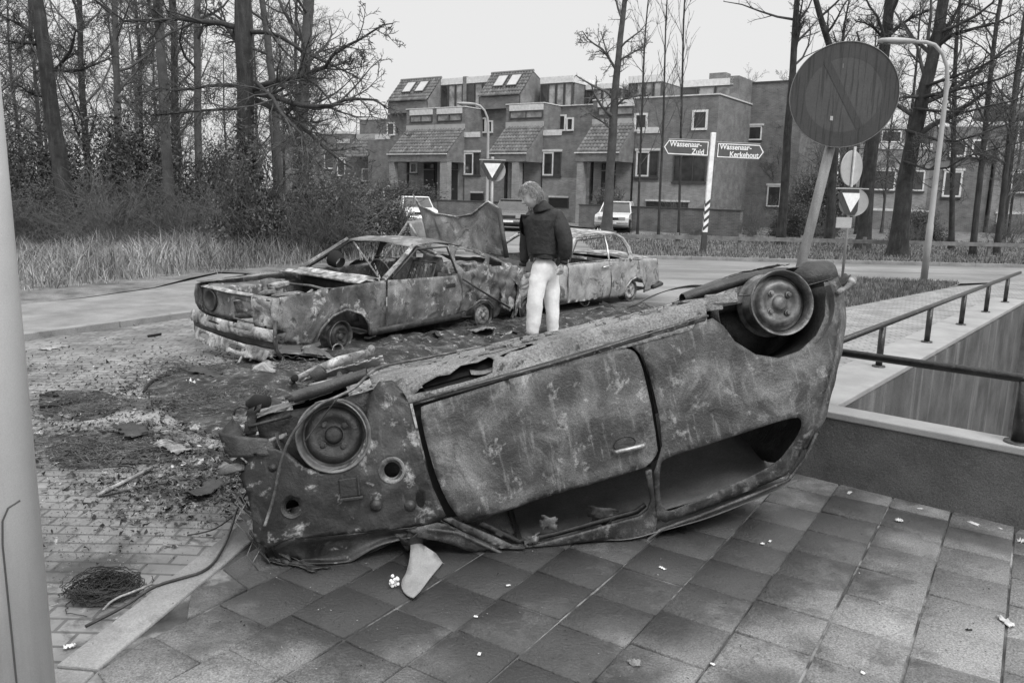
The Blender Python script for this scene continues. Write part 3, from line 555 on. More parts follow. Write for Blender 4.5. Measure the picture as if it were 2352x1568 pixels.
def tri_sign(name,label,base,zc,w,ry,pole_h,back_disc=True,second=None,pr=.03,lean=0):
    t=thing(name,base,label,'sign'); mb=MB(); mb.tube([(0,0,0),(lean,0,pole_h)],pr,14); mb.build('pole',M_galv,t,smooth=True)
    Rz_=Matrix.Rotation(ry,4,'Z')@Matrix.Translation((0,-pr-.03,zc))@Matrix.Rotation(math.pi/2,4,'X')
    h_=w*.5; v=h_*1.732/1.0
    def tri(s): 
        a=[(-h_*s,v*.333*s+0),(0,-v*.667*s),(h_*s,v*.333*s)]; return chaikin([(x*1.12,y*1.12) for x,y in a],1) if s>.8 else a
    mb=MB(); mb.prism(tri(1.06),-.012,.0,M=Rz_); pl=mb.build('sign_plate',M_signred,t); mb=MB(); mb.prism(tri(.62),.002,.006,M=Rz_); mb.build('white_triangle',M_signw,pl)
    mb=MB(); mb.prism([(-h_*1.0,v*.333+.0),(h_*1.0,v*.333),(h_*.98,v*.333+.022),(-h_*.98,v*.333+.022)],-.03,.012,M=Rz_); mb.build('top_fold',M_signback,pl)
    if back_disc:
        Rb=Matrix.Rotation(ry+back_disc,4,'Z')@Matrix.Translation((w*.10,pr+.02,zc-.06))@Matrix.Rotation(math.pi/2,4,'X'); mb=MB(); mb.lathe([(0,0),(w*.38,0),(w*.385,.012),(w*.38,.02),(0,.015)],M=Rb,n=40); b_=mb.build('round_back',M_signback,t)
        mb=MB(); mb.lathe([(w*.375,-.006),(w*.39,-.006),(w*.39,.024),(w*.375,.024)],M=Rb,n=40); mb.build('rim',M_signback,b_)
    return t
P=AT(1130,440,19); tri_sign('give_way_sign','give-way triangle sign left of the man, a round sign behind it on a grey post',(P.x,19,0),2.24,.62,0,2.5,math.radians(-14),pr=.035)
t=tri_sign('give_way_sign','give-way triangle sign on a thin post right of the leaning sign pole',(7.02,17,0),1.72,.74,math.radians(10),2.8,math.radians(-30),pr=.028)
Rb=Matrix.Rotation(math.radians(33),4,'Z')@Matrix.Translation((0,.05,2.36))@Matrix.Rotation(math.pi/2,4,'X'); mb=MB(); mb.lathe([(0,0),(.36,0),(.365,.012),(.36,.022),(0,.018)],M=Rb,n=44); b_=mb.build('round_back',M_signback,t)
mb=MB(); mb.bx(-.03,.03,-.36,.36,.02,.035,M=Rb); mb.build('stiffener',M_postg,b_)
mb=MB(); mb.box((-.1,-.04,1.24),(.36,.02,.22),rot=(0,0,.2)); mb.build('small_plate',M_signback,t)
# direction signpost
M_stripe=flat('signpost_dark_paint',.05,.5); M_board=mat('direction_board',(.075,.10),scale=3,rough=.4,bump=.02)
SP=Vector((5.9,25,0)); t=thing('direction_signpost',SP,'striped post carrying two direction boards reading Wassenaar','signpost',rot=(0,math.radians(1.2),0))
mb=MB(); mb.bx(-.07,.07,-.07,.07,1.55,3.62); mb.build('post',M_signw,t,bevel=.01); mb=MB(); mb.bx(-.078,.078,-.078,.078,0,.62); mb.build('post_foot',M_stripe,t)
mb=MB(); mb.bx(-.07,.07,-.07,.07,.621,1.549); mb.build('post',M_signw,t)
mb=MB()
for k in range(4):
    z=.66+k*.24; 
    for y in (-.0735,.0735): mb.add([Vector((-.0725,y,z)),Vector((.0725,y,z+.15)),Vector((.0725,y,z+.26)),Vector((-.0725,y,z+.11))],[(0,1,2,3)])
    for x in (-.0735,.0735): mb.add([Vector((x,-.0725,z+(.15 if x>0 else 0))),Vector((x,.0725,z+(0 if x>0 else .15))),Vector((x,.0725,z+(.11 if x>0 else .26))),Vector((x,-.0725,z+(.26 if x>0 else .11)))],[(0,1,2,3)])
mb.build('stripes',M_stripe,t)
def board(x0,x1,z,hh,pts,l1,l2,sgn):
    P=[(x0,z+hh),(x1,z+hh),(x1+sgn*.17,z),(x1,z-hh),(x0,z-hh)]
    Mx=Matrix(((1,0,0,0),(0,0,1,0),(0,1,0,0),(0,0,0,1)))
    mb=MB(); mb.prism(P,-.115,-.085,M=Mx); b=mb.build('board',M_board,t)
    s=.028; Q=[(x0+sgn*s*.9,z+hh-s),(x1-sgn*s*.3,z+hh-s),(x1+sgn*(.17-s*1.4),z),(x1-sgn*s*.3,z-hh+s),(x0+sgn*s*.9,z-hh+s)]
    s2=.055; Q2=[(x0+sgn*s2*.9,z+hh-s2),(x1-sgn*s2*.3,z+hh-s2),(x1+sgn*(.17-s2*1.4),z),(x1-sgn*s2*.3,z-hh+s2),(x0+sgn*s2*.9,z-hh+s2)]
    mb=MB(); n=5; mb.add([Vector((a,-.118,c)) for a,c in Q]+[Vector((a,-.118,c)) for a,c in Q2],[(i,(i+1)%n,n+(i+1)%n,n+i) for i in range(n)]); mb.build('outline',M_signw,b,fix=False)
    mb=MB(); mb.bx(min(x0,x1),max(x0,x1),-.12,-.08,z+hh+.001,z+hh+.02); mb.build('top_fold',M_signback,b)
    for (s_,x,zz,al) in pts: text(s_,.225,(x,-.122,zz),(math.pi/2,0,0),M_signw,b,al,.9)
board(-.12,-1.36,3.13,.235,[('Wassenaar-',-1.32,3.225,'LEFT'),('Zuid',-.26,3.02,'RIGHT')],0,0,-1)
board(.12,1.42,3.10,.235,[('Wassenaar-',.2,3.205,'LEFT'),('Kerkehout',1.40,2.99,'RIGHT')],0,0,1)
# street lamps
M_lamp=mat('lamp_post_paint',(.30,.38),scale=3,rough=.5,bump=.05,bscale=50,fine=.1)
def lamp(label,base,H,reach,dirx,diry,r=.07):
    t=thing('street_lamp',base,label,'street lamp','curved-arm street lamps'); d=Vector((dirx,diry,0)).normalized()
    pts=[Vector((0,0,0)),Vector((0,0,1.2)),Vector((0,0,1.25)),Vector((0,0,H-.8))]+[Vector((0,0,H-.8))+d*(.55*(1-math.cos(a)))+Vector((0,0,.8*math.sin(a))) for a in (.4,.8,1.2,1.57)]+[Vector((0,0,H))+d*reach]
    rr=[r*1.15,r*1.1,r*.95,r*.7]+[r*.6]*4+[r*.5]
    mb=MB(); mb.tube(pts,rr,16); mb.build('post',M_lamp,t,smooth=True)
    c=Vector((0,0,H+.01))+d*(reach+.3); e=Matrix.Translation(c)@Matrix.Rotation(math.atan2(d.y,d.x),4,'Z')
    mb=MB(); sec=[(-.38,.05,.04),(-.2,.10,.06),(.1,.13,.07),(.32,.10,.05),(.38,.03,.02)]; n=12; V=[];F=[]
    for x,w,hh in sec:
        for j in range(n): q=2*math.pi*j/n; V.append(e@Vector((x,w*math.cos(q),hh*math.sin(q))))
    for i in range(4):
        for j in range(n): F.append((i*n+j,i*n+(j+1)%n,(i+1)*n+(j+1)%n,(i+1)*n+j))
    F+=[tuple(range(n)),tuple(4*n+j for j in range(n))]
    mb.add(V,F); hd=mb.build('lamp_head',M_lamp,t,smooth=True); mb=MB(); mb.add([e@Vector((x,y,-.062)) for x,y in ((-.18,-.08),(.28,-.08),(.28,.08),(-.18,.08))],[(0,1,2,3)]); mb.build('lens',M_glassl,hd)
lamp('tall pale street lamp whose arm reaches left over the big sign',(9.02,17.5,0),4.98,.85,-1,.02,.064)
lamp('street lamp with a short curved arm before the middle houses',(AT(1119,440,33.5).x,33.5,0),5.15,.62,-1,-.1,.07)
# foreground post
t=thing('lamp_post',(-1.298,1.9,0),'thick pale post filling the left edge of the picture','post'); M_fpost=mat('foreground_post_paint',(.50,.60),scale=2.5,rough=.5,bump=.04,bscale=150,fine=.1,streak=((14,14,.8),.35,.55,.75,.5))
mb=MB(); mb.tube([(0,0,-.1),(0,0,3.6)],.095,64); mb.build('tube',M_fpost,t,smooth=True)
Mx=Matrix.Rotation(math.radians(-52),4,'Z')
mb=MB()
for (a0,a1,z0,z1) in ((-.012,.0,.32,.88),):
    n=12
    def arc(ang,z,r=.0962): return Mx@Vector((math.cos(ang)*r,math.sin(ang)*r,z))
    mb.tube([arc(.0,.2),arc(0,.84),arc(.05,.9),arc(.2,.93),arc(.5,.94)],.0022,6)
mb.build('door_seam',M_beam,t)
# low timber rail along the far road
M_wood=mat('weathered_wood',(.12,.22),scale=4,rough=.9,bump=.4,bscale=30)
t=thing('rail_fence',(3.2,25.6,0),'low weathered rail fence along the far roadside','fence')
mb=MB(); 
for z in (.42,): mb.bx(0,26,-.03,.03,z-.07,z+.05)
mb.build('rail',M_wood,t)
for i in range(14):
    mb=MB(); mb.bx(i*2.0-.05,i*2.0+.05,.032,.12,0,.55); mb.build('fence_post',M_wood,t)
# ================= parked cars =================
M_cglass=glassmat('car_glass',.04,.05); M_tyre=flat('tyre_rubber',.02,.9); M_chrome=mat('chrome',(.5,.6),metal=.8,rough=.25,bump=0); M_hub=flat('hubcap',.3,.4,.5); M_lens=flat('lamp_lens',.35,.2)
def parked(label,loc,rz,paint,L=4.2,Wd=1.62,Hh=1.38,hatch=False,scale=1):
    t=thing('parked_car',loc,label,'car','cars parked before the houses',rot=(0,0,rz),scale=scale); w=Wd/2; mp=mat('car_paint',(paint*.92,paint*1.05),scale=2,rough=.25,bump=0,fine=.02,spec=.6)
    prof=[(-L/2,.35),(-L/2-.02,.62),(-L/2+.06,.82),(-L*.27,.90),(L*.22,.90),(L/2-.12,.80),(L/2,.68),(L/2+.02,.35),(L*.36,.22),(-L*.36,.22)]
    if hatch: prof[2]=(-L/2+.0,.86)
    n=len(prof); V=[];F=[]
    ys=[(-w*.9,.98),(-w,1),(w,1),(w*.9,.98)]
    for y,s in ys: V+=[Vector((x*(1 if s==1 else .995),y,.22+(z-.22)*s)) for x,z in prof]
    for r_ in range(3): F+=[(r_*n+i,r_*n+(i+1)%n,(r_+1)*n+(i+1)%n,(r_+1)*n+i) for i in range(n)]
    F+=[tuple(range(n)),tuple(3*n+i for i in range(n))]
    mb=MB(); mb.add(V,F); b=mb.build('body',mp,t,bevel=.03)
    xr=-L/2+.12 if hatch else -L*.30; a=[(xr,.89),(xr+.32,Hh),(L*.06,Hh+.01),(L*.20,.89)]
    mb=MB(); V=[Vector((x,y*(w*.93 if z<1 else w*.76),z)) for y in (-1,1) for x,z in a]; mb.add(V,[(0,1,2,3),(7,6,5,4),(0,4,5,1),(1,5,6,2),(2,6,7,3),(3,7,4,0)]); mb.build('cabin_glass',M_cglass,t)
    mb=MB(); mb.prism([(xr+.28,-w*.78),(L*.08,-w*.78),(L*.08,w*.78),(xr+.28,w*.78)],Hh-.02,Hh+.035); mb.build('roof',mp,t,bevel=.02)
    for sy in (-1,1):
        mb=MB()
        for (x0,x1) in ((xr,xr+.32),(L*.20,L*.06),(-.18,-.16)): mb.tube([(x0,sy*w*.93,.89),(x1,sy*w*.765,Hh)],.028,6)
        mb.build('pillar',mp,t)
        for sx in (-L*.31,L*.30):
            mw=MB(); Mw=Matrix.Rotation(math.pi/2,4,'X'); mw.lathe([(0,-.09),(.27,-.09),(.30,-.06),(.30,.06),(.27,.09),(0,.09)],(sx,sy*(w-.08),.30),M=Mw,n=24); o_=mw.build('wheel',M_tyre,t); mh=MB(); mh.lathe([(0,.0),(.16,.0),(.17,.012),(.13,.03),(0,.035)],(sx,sy*(w-.08)+sy*.09,.30),M=Matrix.Rotation(-sy*math.pi/2,4,'X'),n=20); mh.build('hubcap',M_hub,o_)
        mb=MB(); mb.bx(L/2-.01,L/2+.035,sy*w*.6-.15,sy*w*.6+.15,.58,.72); mb.build('headlight',M_lens,t,bevel=.01); mb=MB(); mb.bx(-L/2-.04,-L/2+.02,sy*w*.75-.12,sy*w*.75+.12,.60,.72); mb.build('tail_light',M_signred,t)
    mb=MB(); mb.bx(L/2-.005,L/2+.025,-w*.4,w*.4,.58,.70); mb.build('grille',M_door,t)
    for sx in (-1,1): mb=MB(); mb.bx(sx*(L/2+.02)-.04,sx*(L/2+.02)+.06*1,-w*.96,w*.96,.42,.50); mb.build('bumper',M_chrome,t,bevel=.015)
    mb=MB(); mb.bx(L/2+.075,L/2+.085,-.24,.24,.40,.49); mb.build('number_plate',M_signw,t)
parked('white saloon parked nose out beside the thin street tree',(5.0,39.5,-.05),math.radians(-104),.75)
parked('white hatchback parked left behind the upright torn bonnet',(-5.0,40.5,-.05),math.radians(-75),.75,hatch=True)
parked('dark car with a pale bonnet seen between the bonnet wreck and the man',(-.05,38.6,-.05),math.radians(-97),.12)
parked('grey car half hidden by the ivy shrub',(-9.0,38.5,-.05),math.radians(-70),.4,hatch=True)
parked('pale van-like car among the trunks at the left',(-12.6,41,-.05),math.radians(-50),.6,hatch=True,Hh=1.6)
# ================= trees and shrubs =================
M_bark=mat('bark',(.018,.05),scale=3,rough=.95,bump=.8,bscale=25,fine=.3,streak=((14,14,2),.08,.5,.68,.6)); M_barkl=mat('pale_bark',(.05,.10),scale=3,rough=.95,bump=.6,bscale=25,fine=.3,streak=((14,14,2),.07,.5,.68,.6))
M_twig=mat('twigs',(.045,.09),scale=5,rough=.95,bump=0); M_twigl=mat('pale_twigs',(.08,.15),scale=5,rough=.95,bump=0)
M_leaf=mat('evergreen_leaves',(.03,.09),scale=3,rough=.5,bump=0,island=.6,fine=.1); M_leafl=mat('ivy_leaves',(.07,.16),scale=6,rough=.4,bump=0,island=.7,fine=.1); M_dry=mat('dry_grass',(.12,.36),scale=.8,rough=.95,bump=0,island=.45)
def grow(rng,P,R,n,lf,lev,out,minr,tmin=.15,ang=(25,65),up=.12,kk=None,amt=None):
    """sprout n children from polyline P with radii R; recurse"""
    seg=np.linalg.norm(np.diff(P,axis=0),axis=1); L=seg.sum(); cum=np.concatenate([[0],np.cumsum(seg)])/L
    k=(kk or (9,7,5,4,3))[min(4,5-lev)]; 
    for i in range(n):
        t=tmin+(1-tmin)*(i+rng.random())/n; j=min(np.searchsorted(cum,t)-1,len(P)-2); j=max(j,0); f=(t-cum[j])/(cum[j+1]-cum[j]+1e-9)
        p=P[j]*(1-f)+P[j+1]*f; r=(R[j]*(1-f)+R[j+1]*f); d=P[j+1]-P[j]; d/=np.linalg.norm(d)+1e-9
        q=rng.normal(size=3); q-=d*q.dot(d); q/=np.linalg.norm(q)+1e-9; a=math.radians(rng.uniform(*ang)); dd=d*math.cos(a)+q*math.sin(a)
        l=L*lf*rng.uniform(.55,1.2)*(1-.45*t); r0=max(r*rng.uniform(.45,.65),minr); pts=[p]; dcur=dd; 
        for s in range(k-1):
            dcur=dcur+rng.normal(size=3)*.17+np.array([0,0,up]); dcur/=np.linalg.norm(dcur); pts.append(pts[-1]+dcur*l/(k-1))
        pts=np.array(pts); rr=np.linspace(r0,max(r0*.3,minr*.6),k); out.append((pts,rr,5 if lev>=3 else 3))
        if lev>1: grow(rng,pts,rr,(amt or {4:7,3:6,2:5})[lev] if lev in (amt or {4:7,3:6,2:5}) else 5,.55,lev-1,out,minr,.2,ang,up*.6,kk,amt)
def polyw(pts,n=3):
    P=np.array(pts,float)
    for _ in range(n):
        Q=[P[0]]
        for i in range(len(P)-1): Q+=[P[i]*.75+P[i+1]*.25,P[i]*.25+P[i+1]*.75]
        Q.append(P[-1]); P=np.array(Q)
    return P
def bare_tree(name,label,pts,radii,seed,group=None,limbs=(),nl=14,lf=.35,lev=4,minr=.006,t0=.35,bark=None,twig=None,ang=(35,75),up=.1,amt=None,root=True,topper=True,cat='tree'):
    rng=np.random.default_rng(seed); base=Vector(pts[0]); t=thing(name,base,label,cat,group); b=np.array(base)
    P=polyw([np.array(p)-b for p in pts],2); s=np.linspace(0,1,len(P)); R=np.interp(s,np.linspace(0,1,len(radii)),radii)
    if root: R=R*(1+.55*np.exp(-np.maximum(P[:,2],0)/.35))
    P=P+np.column_stack([smooth_noise(P,1.3,seed)*R*.25,smooth_noise(P,1.1,seed+3)*R*.25,0*R])
    tr=[(P,R,12)]; out=[]
    for lp,lr in limbs:
        Q=polyw([np.array(p)-b for p in lp],1); rr=np.linspace(lr,minr*1.5,len(Q)); Q=Q+rng.normal(size=Q.shape)*.05*np.linspace(0,1,len(Q))[:,None]; tr.append((Q,rr,7)); grow(rng,Q,rr,15,.40,min(lev,3),out,minr,.10,(25,75),.03,None,{3:7,2:6})
    grow(rng,P,R*.8,nl,lf,lev,out,minr,t0,ang,up,None,amt)
    if topper: grow(rng,P[-3:],R[-3:],5,2.0,lev-1,out,minr,.3,(10,45),up,None,amt)
    tubes(tr,'trunk',bark or M_bark,t); tubes(out,'crown',twig or M_twig,t); return t
def W3(u,v,Y): p=AT(u,v,Y); return (p.x,p.y,p.z)
def trunkpx(px,Y,zt=None):
    p=[W3(u,v,Y) for u,v in px]; p[0]=(p[0][0],p[0][1],-.1)
    a,b=np.array(p[-2]),np.array(p[-1]); d=(b-a)/np.linalg.norm(b-a); e=b+d*3.0; return p+[tuple(e),tuple(e+d*3+np.array([.3,0,.3]))]
GL='bare trees on the grassy bank at the left'
bare_tree('bare_tree','thick bare tree nearest the pale post, leaning left with forked limbs',trunkpx([(162,562),(140,400),(118,230),(95,80)],22.3),[.24,.215,.19,.17,.13,.08],11,GL,
  limbs=[([W3(210*.385,260*.385,22.3),W3(58,100,21.5),W3(10,92,21)],.07),([W3(90,92,22.3),W3(45,55,22),W3(-10,30,21.5)],.07),([W3(128,160,22.3),W3(158,130,21.8),W3(168,80,21.5),W3(195,55,21.5)],.06),([W3(128,160,22.3),W3(170,165,22.6),W3(230,140,22.8),W3(275,132,23)],.05),([W3(105,222,22.3),W3(70,215,22),W3(30,190,21.5)],.05)],nl=7,lf=.22,t0=.55,lev=3)
bare_tree('bare_tree','slim crooked bare tree second from the pale post',trunkpx([(283,480),(277,365),(270,270),(265,96)],26),[.13,.115,.105,.09,.08,.05],12,GL,nl=13,lf=.26,t0=.35,lev=3,bark=M_barkl)
bare_tree('bare_tree','straight grey bare tree third from the pale post with a left fork',trunkpx([(391,480),(379,270),(369,115)],21.5),[.16,.13,.12,.10,.06],13,GL,limbs=[([W3(368,70,21.5),W3(352,40,21.3),W3(330,-20,21)],.09)],nl=9,lf=.24,t0=.45,lev=3,bark=M_barkl)
bare_tree('bare_tree','pale thin bare tree between the straight grey one and the ivy-clad dark trunk',trunkpx([(455,470),(454,270),(454,115)],27),[.14,.12,.11,.09,.05],14,GL,nl=12,lf=.26,t0=.4,lev=3,bark=M_barkl)
bare_tree('bare_tree','thickest darkest bare tree with ivy at its foot and wide low limbs',trunkpx([(577,572),(566,385),(563,231),(561,115)],19.5),[.25,.21,.20,.20,.17,.12],15,GL,
  limbs=[([W3(585,204,19.5),W3(655,180,18.8),W3(712,173,18.5),W3(757,142,18),W3(808,92,17.6),W3(900,46,17.2)],.085),([W3(590,215,19.5),W3(655,232,18.5),W3(708,246,18),W3(770,238,17.6),W3(850,225,17.5),W3(905,250,17.3)],.08),
   ([W3(590,231,19.5),W3(655,265,18.8),W3(712,308,18.3),W3(755,345,18),W3(800,380,17.8)],.07),([W3(575,73,19.5),W3(631,77,19),W3(692,112,18.6),W3(750,150,18.2),W3(830,180,18)],.06),
   ([W3(547,65,19.5),W3(489,50,19.2),W3(385,46,19),W3(327,58,19),W3(270,38,18.6),W3(215,0,18.4)],.075),([W3(547,196,19.5),W3(462,200,19),W3(385,204,18.6),W3(320,215,18.4)],.045),([W3(547,250,19.5),W3(385,260,19),W3(335,262,18.7)],.04),
   ([W3(560,115,19.5),W3(520,60,19.8),W3(470,10,20)],.07),([W3(590,190,19.5),W3(640,240,17),W3(700,330,16.2),W3(745,400,16)],.05)],nl=9,lf=.2,t0=.5,lev=3,minr=.007)
bare_tree('bare_tree','slender grey bare tree just right of the ivy-clad dark trunk',trunkpx([(645,430),(634,308),(626,173),(610,60)],30),[.15,.14,.13,.11,.09,.05],16,GL,nl=12,lf=.24,t0=.4,lev=3,bark=M_barkl)
bare_tree('bare_tree','tall bare tree with rough ivy bark, rightmost of the left group',trunkpx([(697,500),(693,300),(704,115)],24),[.19,.165,.15,.12,.08],17,GL,nl=13,lf=.26,t0=.35,lev=3,bark=M_barkl)
bare_tree('bare_tree','bare street tree with a straight trunk standing before the brick house row',trunkpx([(1393,532),(1400,408),(1411,260),(1415,185),(1423,111)],37),[.26,.21,.19,.16,.13,.09,.05],18,None,
  limbs=[([W3(1412,246,37),W3(1440,224,36.5),W3(1490,220,36.5)],.07),([W3(1415,160,37),W3(1390,120,36.6),W3(1355,95,36.6),W3(1330,70,36.5)],.07),([W3(1418,145,37),W3(1450,120,36.6),W3(1490,100,36.5)],.06),([W3(1408,300,37),W3(1375,275,36.5),W3(1345,262,36.5)],.05)],nl=14,lf=.17,t0=.35,lev=3,minr=.008,bark=M_barkl,twig=M_twigl)
for i,(px,Y,lb) in enumerate([([(1562,500),(1567,185)],31,'tall whip-thin young tree directly left of the signpost top'),([(1514,505),(1522,330),(1526,178)],31,'whip-thin young tree standing just left of the left sign board'),([(1466,500),(1475,240)],31.5,'thin sapling right of the street tree before the brick porch')]):
    pts=trunkpx(px,Y); bare_tree('young_tree',lb,pts,[.055,.045,.035,.02,.01],30+i,'thin young trees before the end house',nl=26,lf=.17,t0=.25,lev=2,minr=.008,ang=(15,40),up=.25,twig=M_twigl,bark=M_bark)
GR='bare trees beyond the road at the right'
bare_tree('bare_tree','forked bare tree left of the big round sign',trunkpx([(1795,560),(1814,260),(1821,173),(1826,90)],30),[.17,.14,.12,.11,.07,.04],41,GR,limbs=[([W3(1826,110,30),W3(1838,60,29.8),W3(1842,-20,29.5)],.08)],nl=13,lf=.24,t0=.45,lev=3)
bare_tree('bare_tree','bare tree whose forks rise above the big round sign',trunkpx([(1905,560),(1925,170),(1895,70)],31),[.17,.14,.11,.07,.05],42,GR,limbs=[([W3(1925,170,31),W3(1938,80,31),W3(1955,-20,30.5)],.09)],nl=14,lf=.24,t0=.4,lev=3)
bare_tree('bare_tree','bare tree with a tall trunk right behind the small round signs',trunkpx([(1982,565),(2000,350),(2034,86)],28),[.24,.2,.17,.13,.08],43,GR,limbs=[([W3(2034,90,28),W3(2080,45,27.6),W3(2140,20,27.3)],.09),([W3(2034,90,28),W3(1995,55,27.6),W3(1960,50,27.4)],.05)],nl=14,lf=.24,t0=.35,lev=3)
bare_tree('bare_tree','leaning thick bare tree beside the tall grey street lamp',trunkpx([(2058,575),(2082,389),(2113,242),(2147,121),(2165,20)],25),[.28,.24,.2,.17,.15,.11,.07],44,GR,
  limbs=[([W3(2113,225,25),W3(2180,210,24),W3(2280,190,23.5),W3(2370,150,23)],.07),([W3(2147,110,25),W3(2200,70,24.5),W3(2270,60,24),W3(2350,20,23.7)],.08),([W3(2100,250,25),W3(2200,260,23.5),W3(2300,240,23),W3(2380,215,22.6)],.05),([W3(2082,300,25),W3(2180,330,23.3),W3(2260,300,22.8),W3(2370,265,22.4)],.05),
   ([W3(2113,222,25),W3(2060,225,24.5),W3(2000,270,24)],.05),([W3(2140,130,25),W3(2185,60,25),W3(2215,-20,25)],.09),([W3(2075,370,25),W3(2150,395,23),W3(2240,350,22.6),W3(2360,330,22)],.04),([W3(2120,200,25),W3(2220,165,23.5),W3(2340,110,23)],.06)],nl=20,lf=.30,t0=.25,lev=3,minr=.007,amt={3:8,2:6})
for i,(a,b,Y) in enumerate(((2235,2262,26),(2290,2320,27),(2185,2190,29))):
    bare_tree('young_tree','slim dark trunk '+('nearest the right frame edge','just left of the one nearest the right frame edge','between the lamp post and the other slim dark trunks')[(1,0,2)[i]],trunkpx([(a,575),(b,300)],Y),[.10,.085,.06,.03],50+i,'slim trunks at the far right',nl=15,lf=.28,t0=.25,lev=3,minr=.006,amt={3:6,2:5})
# woodland behind: prototypes copied as individual trees
def proto(seed,h,r,lab,grp,bark,twig,nl=20,lf=.3):
    return bare_tree('woodland_tree',lab,[(0,0,-.1),(.1,.05,h*.3),(-.15,.1,h*.6),(.1,0,h)],[r,r*.8,r*.55,r*.2],seed,grp,nl=nl,lf=lf,t0=.18,lev=3,minr=.009,bark=bark,twig=twig,amt={3:8,2:8})
GW='bare woodland trees behind the bank'
pr=[proto(61,13,.13,'',GW,M_bark,M_twigl,26,.3),proto(62,11,.10,'',GW,M_barkl,M_twig,26,.3),proto(63,14,.14,'',GW,M_bark,M_twigl,30,.26)]
rng=random.Random(9); k=0
spots=[(-31,36),(-27,33),(-24.5,38),(-21.5,32),(-19,36),(-16.5,40),(-14,34),(-11.8,37),(-28,46),(-22,45),(-17,48),(-35,44),(-40,50),(-32,56),(-24,58),(-13.8,52),(-9.8,33),(-20.5,27.5),(-15.2,29),(-18,31),(-12.5,30),(-25,30),(-23,50),(-29,40)]
rs=[(20,57),(26,60),(32,56),(38,60),(17.5,63),(44,58),(29,40.5),(24,39.5),(34.5,42),(40,50),(19,40)]
spots+=[(-34,31),(-30,28.5),(-17,27),(-26.5,42),(-19.5,42),(-12,45),(-30,52),(-38,38),(-45,46),(-16,56),(-20,60),(-36,62),(-28,64),(-23,35),(-15.8,34.5),(-10.5,41)]
rs+=[(31,38),(36,39.5),(22,36.5),(27,44),(46,48),(33,49),(48,56),(15.5,40),(16.5,44),(18.5,46),(15.6,48),(20,50),(17.2,40.5),(19.6,43)]
for i,(x,y) in enumerate(spots+rs):
    p=pr[i%3]; o=p if i<3 else copy_tree(p); o.location=(x,y,0); o.rotation_euler=(0,0,rng.uniform(0,6.28)); s=rng.uniform(.8,1.1); o.scale=(s,s,s*rng.uniform(.9,1.05))
    if i<len(spots): o['label']='grey bare woodland tree among many alike behind the left bank'; o['group']=GW
    else: o['label']='bare twiggy tree among many alike around the right-hand houses'; o['group']='bare twiggy trees around the right-hand houses'; s=rng.uniform(.55,.8); o.scale=(s,s,s)
# evergreen shrubs
def leafmesh(rng,n,rx,ry,rz,ls,clump=40,shell=.55):
    cl=rng.normal(size=(clump,3)); cl/=np.linalg.norm(cl,axis=1)[:,None]; cl*=rng.uniform(shell,1,(clump,1)); cl*=[rx,ry,rz]; cl[:,2]=np.abs(cl[:,2])*1.0
    c=cl[rng.integers(0,clump,n)]+rng.normal(size=(n,3))*np.array([rx,ry,rz])*.16; c[:,2]=np.abs(c[:,2])
    d=rng.normal(size=(n,3)); d/=np.linalg.norm(d,axis=1)[:,None]; e=np.cross(d,rng.normal(size=(n,3))); e/=np.linalg.norm(e,axis=1)[:,None]+1e-9; L=ls*rng.uniform(.6,1.3,(n,1)); w=L*.42
    V=np.stack([c-d*L,c+e*w,c+d*L,c-e*w],1).reshape(-1,3); return V,np.arange(n*4).reshape(-1,4)
def shrub_proto(seed,n,r,ls,m,name,stems=30,shell=.5,clump=45):
    rng=np.random.default_rng(seed); t=thing(name,(0,0,0),'x','shrub'); V,F=leafmesh(rng,n,r[0],r[1],r[2],ls,clump,shell); link('foliage',npmesh('foliage',V,[F]),m,t)
    out=[]
    for i in range(stems):
        a=rng.uniform(0,6.28); e=np.array([math.cos(a)*r[0]*rng.uniform(.2,.95),math.sin(a)*r[1]*rng.uniform(.2,.95),r[2]*rng.uniform(.5,1.1)]); p=np.array([e[0]*.12,e[1]*.12,0]); k=6; P=np.array([p*(1-s)+e*s for s in np.linspace(0,1,k)])+rng.normal(size=(k,3))*.06; P[0]=p; R=np.linspace(.02,.006,k); out.append((P,R,4)); grow(rng,P,R,6,.4,2,out,.005,.3,(20,60),.1)
    tubes(out,'stems',M_twig,t); return t
sp=[shrub_proto(71,26000,(1.9,1.6,3.2),.055,M_leaf,'evergreen_shrub'),shrub_proto(72,22000,(1.6,1.6,2.2),.05,M_leaf,'evergreen_shrub'),shrub_proto(73,12000,(1.0,.9,1.35),.038,M_leafl,'ivy_shrub',60,.35)]
used=[0,0,0]
def shrub(i,x,y,s,label,group=None,rz=0,sz=1):
    o=sp[i] if not used[i] else copy_tree(sp[i]); used[i]=1; o.location=(x,y,0); o.scale=(s,s,s*sz); o.rotation_euler=(0,0,rz); o['label']=label
    if group: o['group']=group
    elif 'group' in o: del o['group']
    return o
GE='dark evergreen shrubs under the left trees'
for i,(x,y,s,q) in enumerate([(-14.8,25.5,1.0,0),(-12.2,26.5,1.15,0),(-17.5,26,1.1,0),(-20,28,1.2,0),(-9.8,27,.95,0),(-22.5,27,1.1,0),(-10.8,24.0,.8,1),(-15.8,23.6,.95,1),(-13.2,23.2,.75,1),(-18.6,24.4,1.0,1),(-8.6,24.6,.8,1),(-7.4,28.5,.8,1),(-21.5,25,.9,1)]):
    shrub(q,x,y,s,'dark broad-leaved evergreen shrub under the left trees, one of many alike',GE,i*1.3)
shrub(2,-4.6,21.5,1.35,'ivy-covered bushy shrub behind the windowless fastback wreck',None,.4,1.0)
shrub(2,-3.7,22.3,1.1,'lower ivy shrub at the roadside, nearest the raised torn bonnet',None,2.4,.9)
shrub(2,-6.4,19.6,1.0,'ivy growing round the foot of the thickest dark tree',None,1.4,1.5)
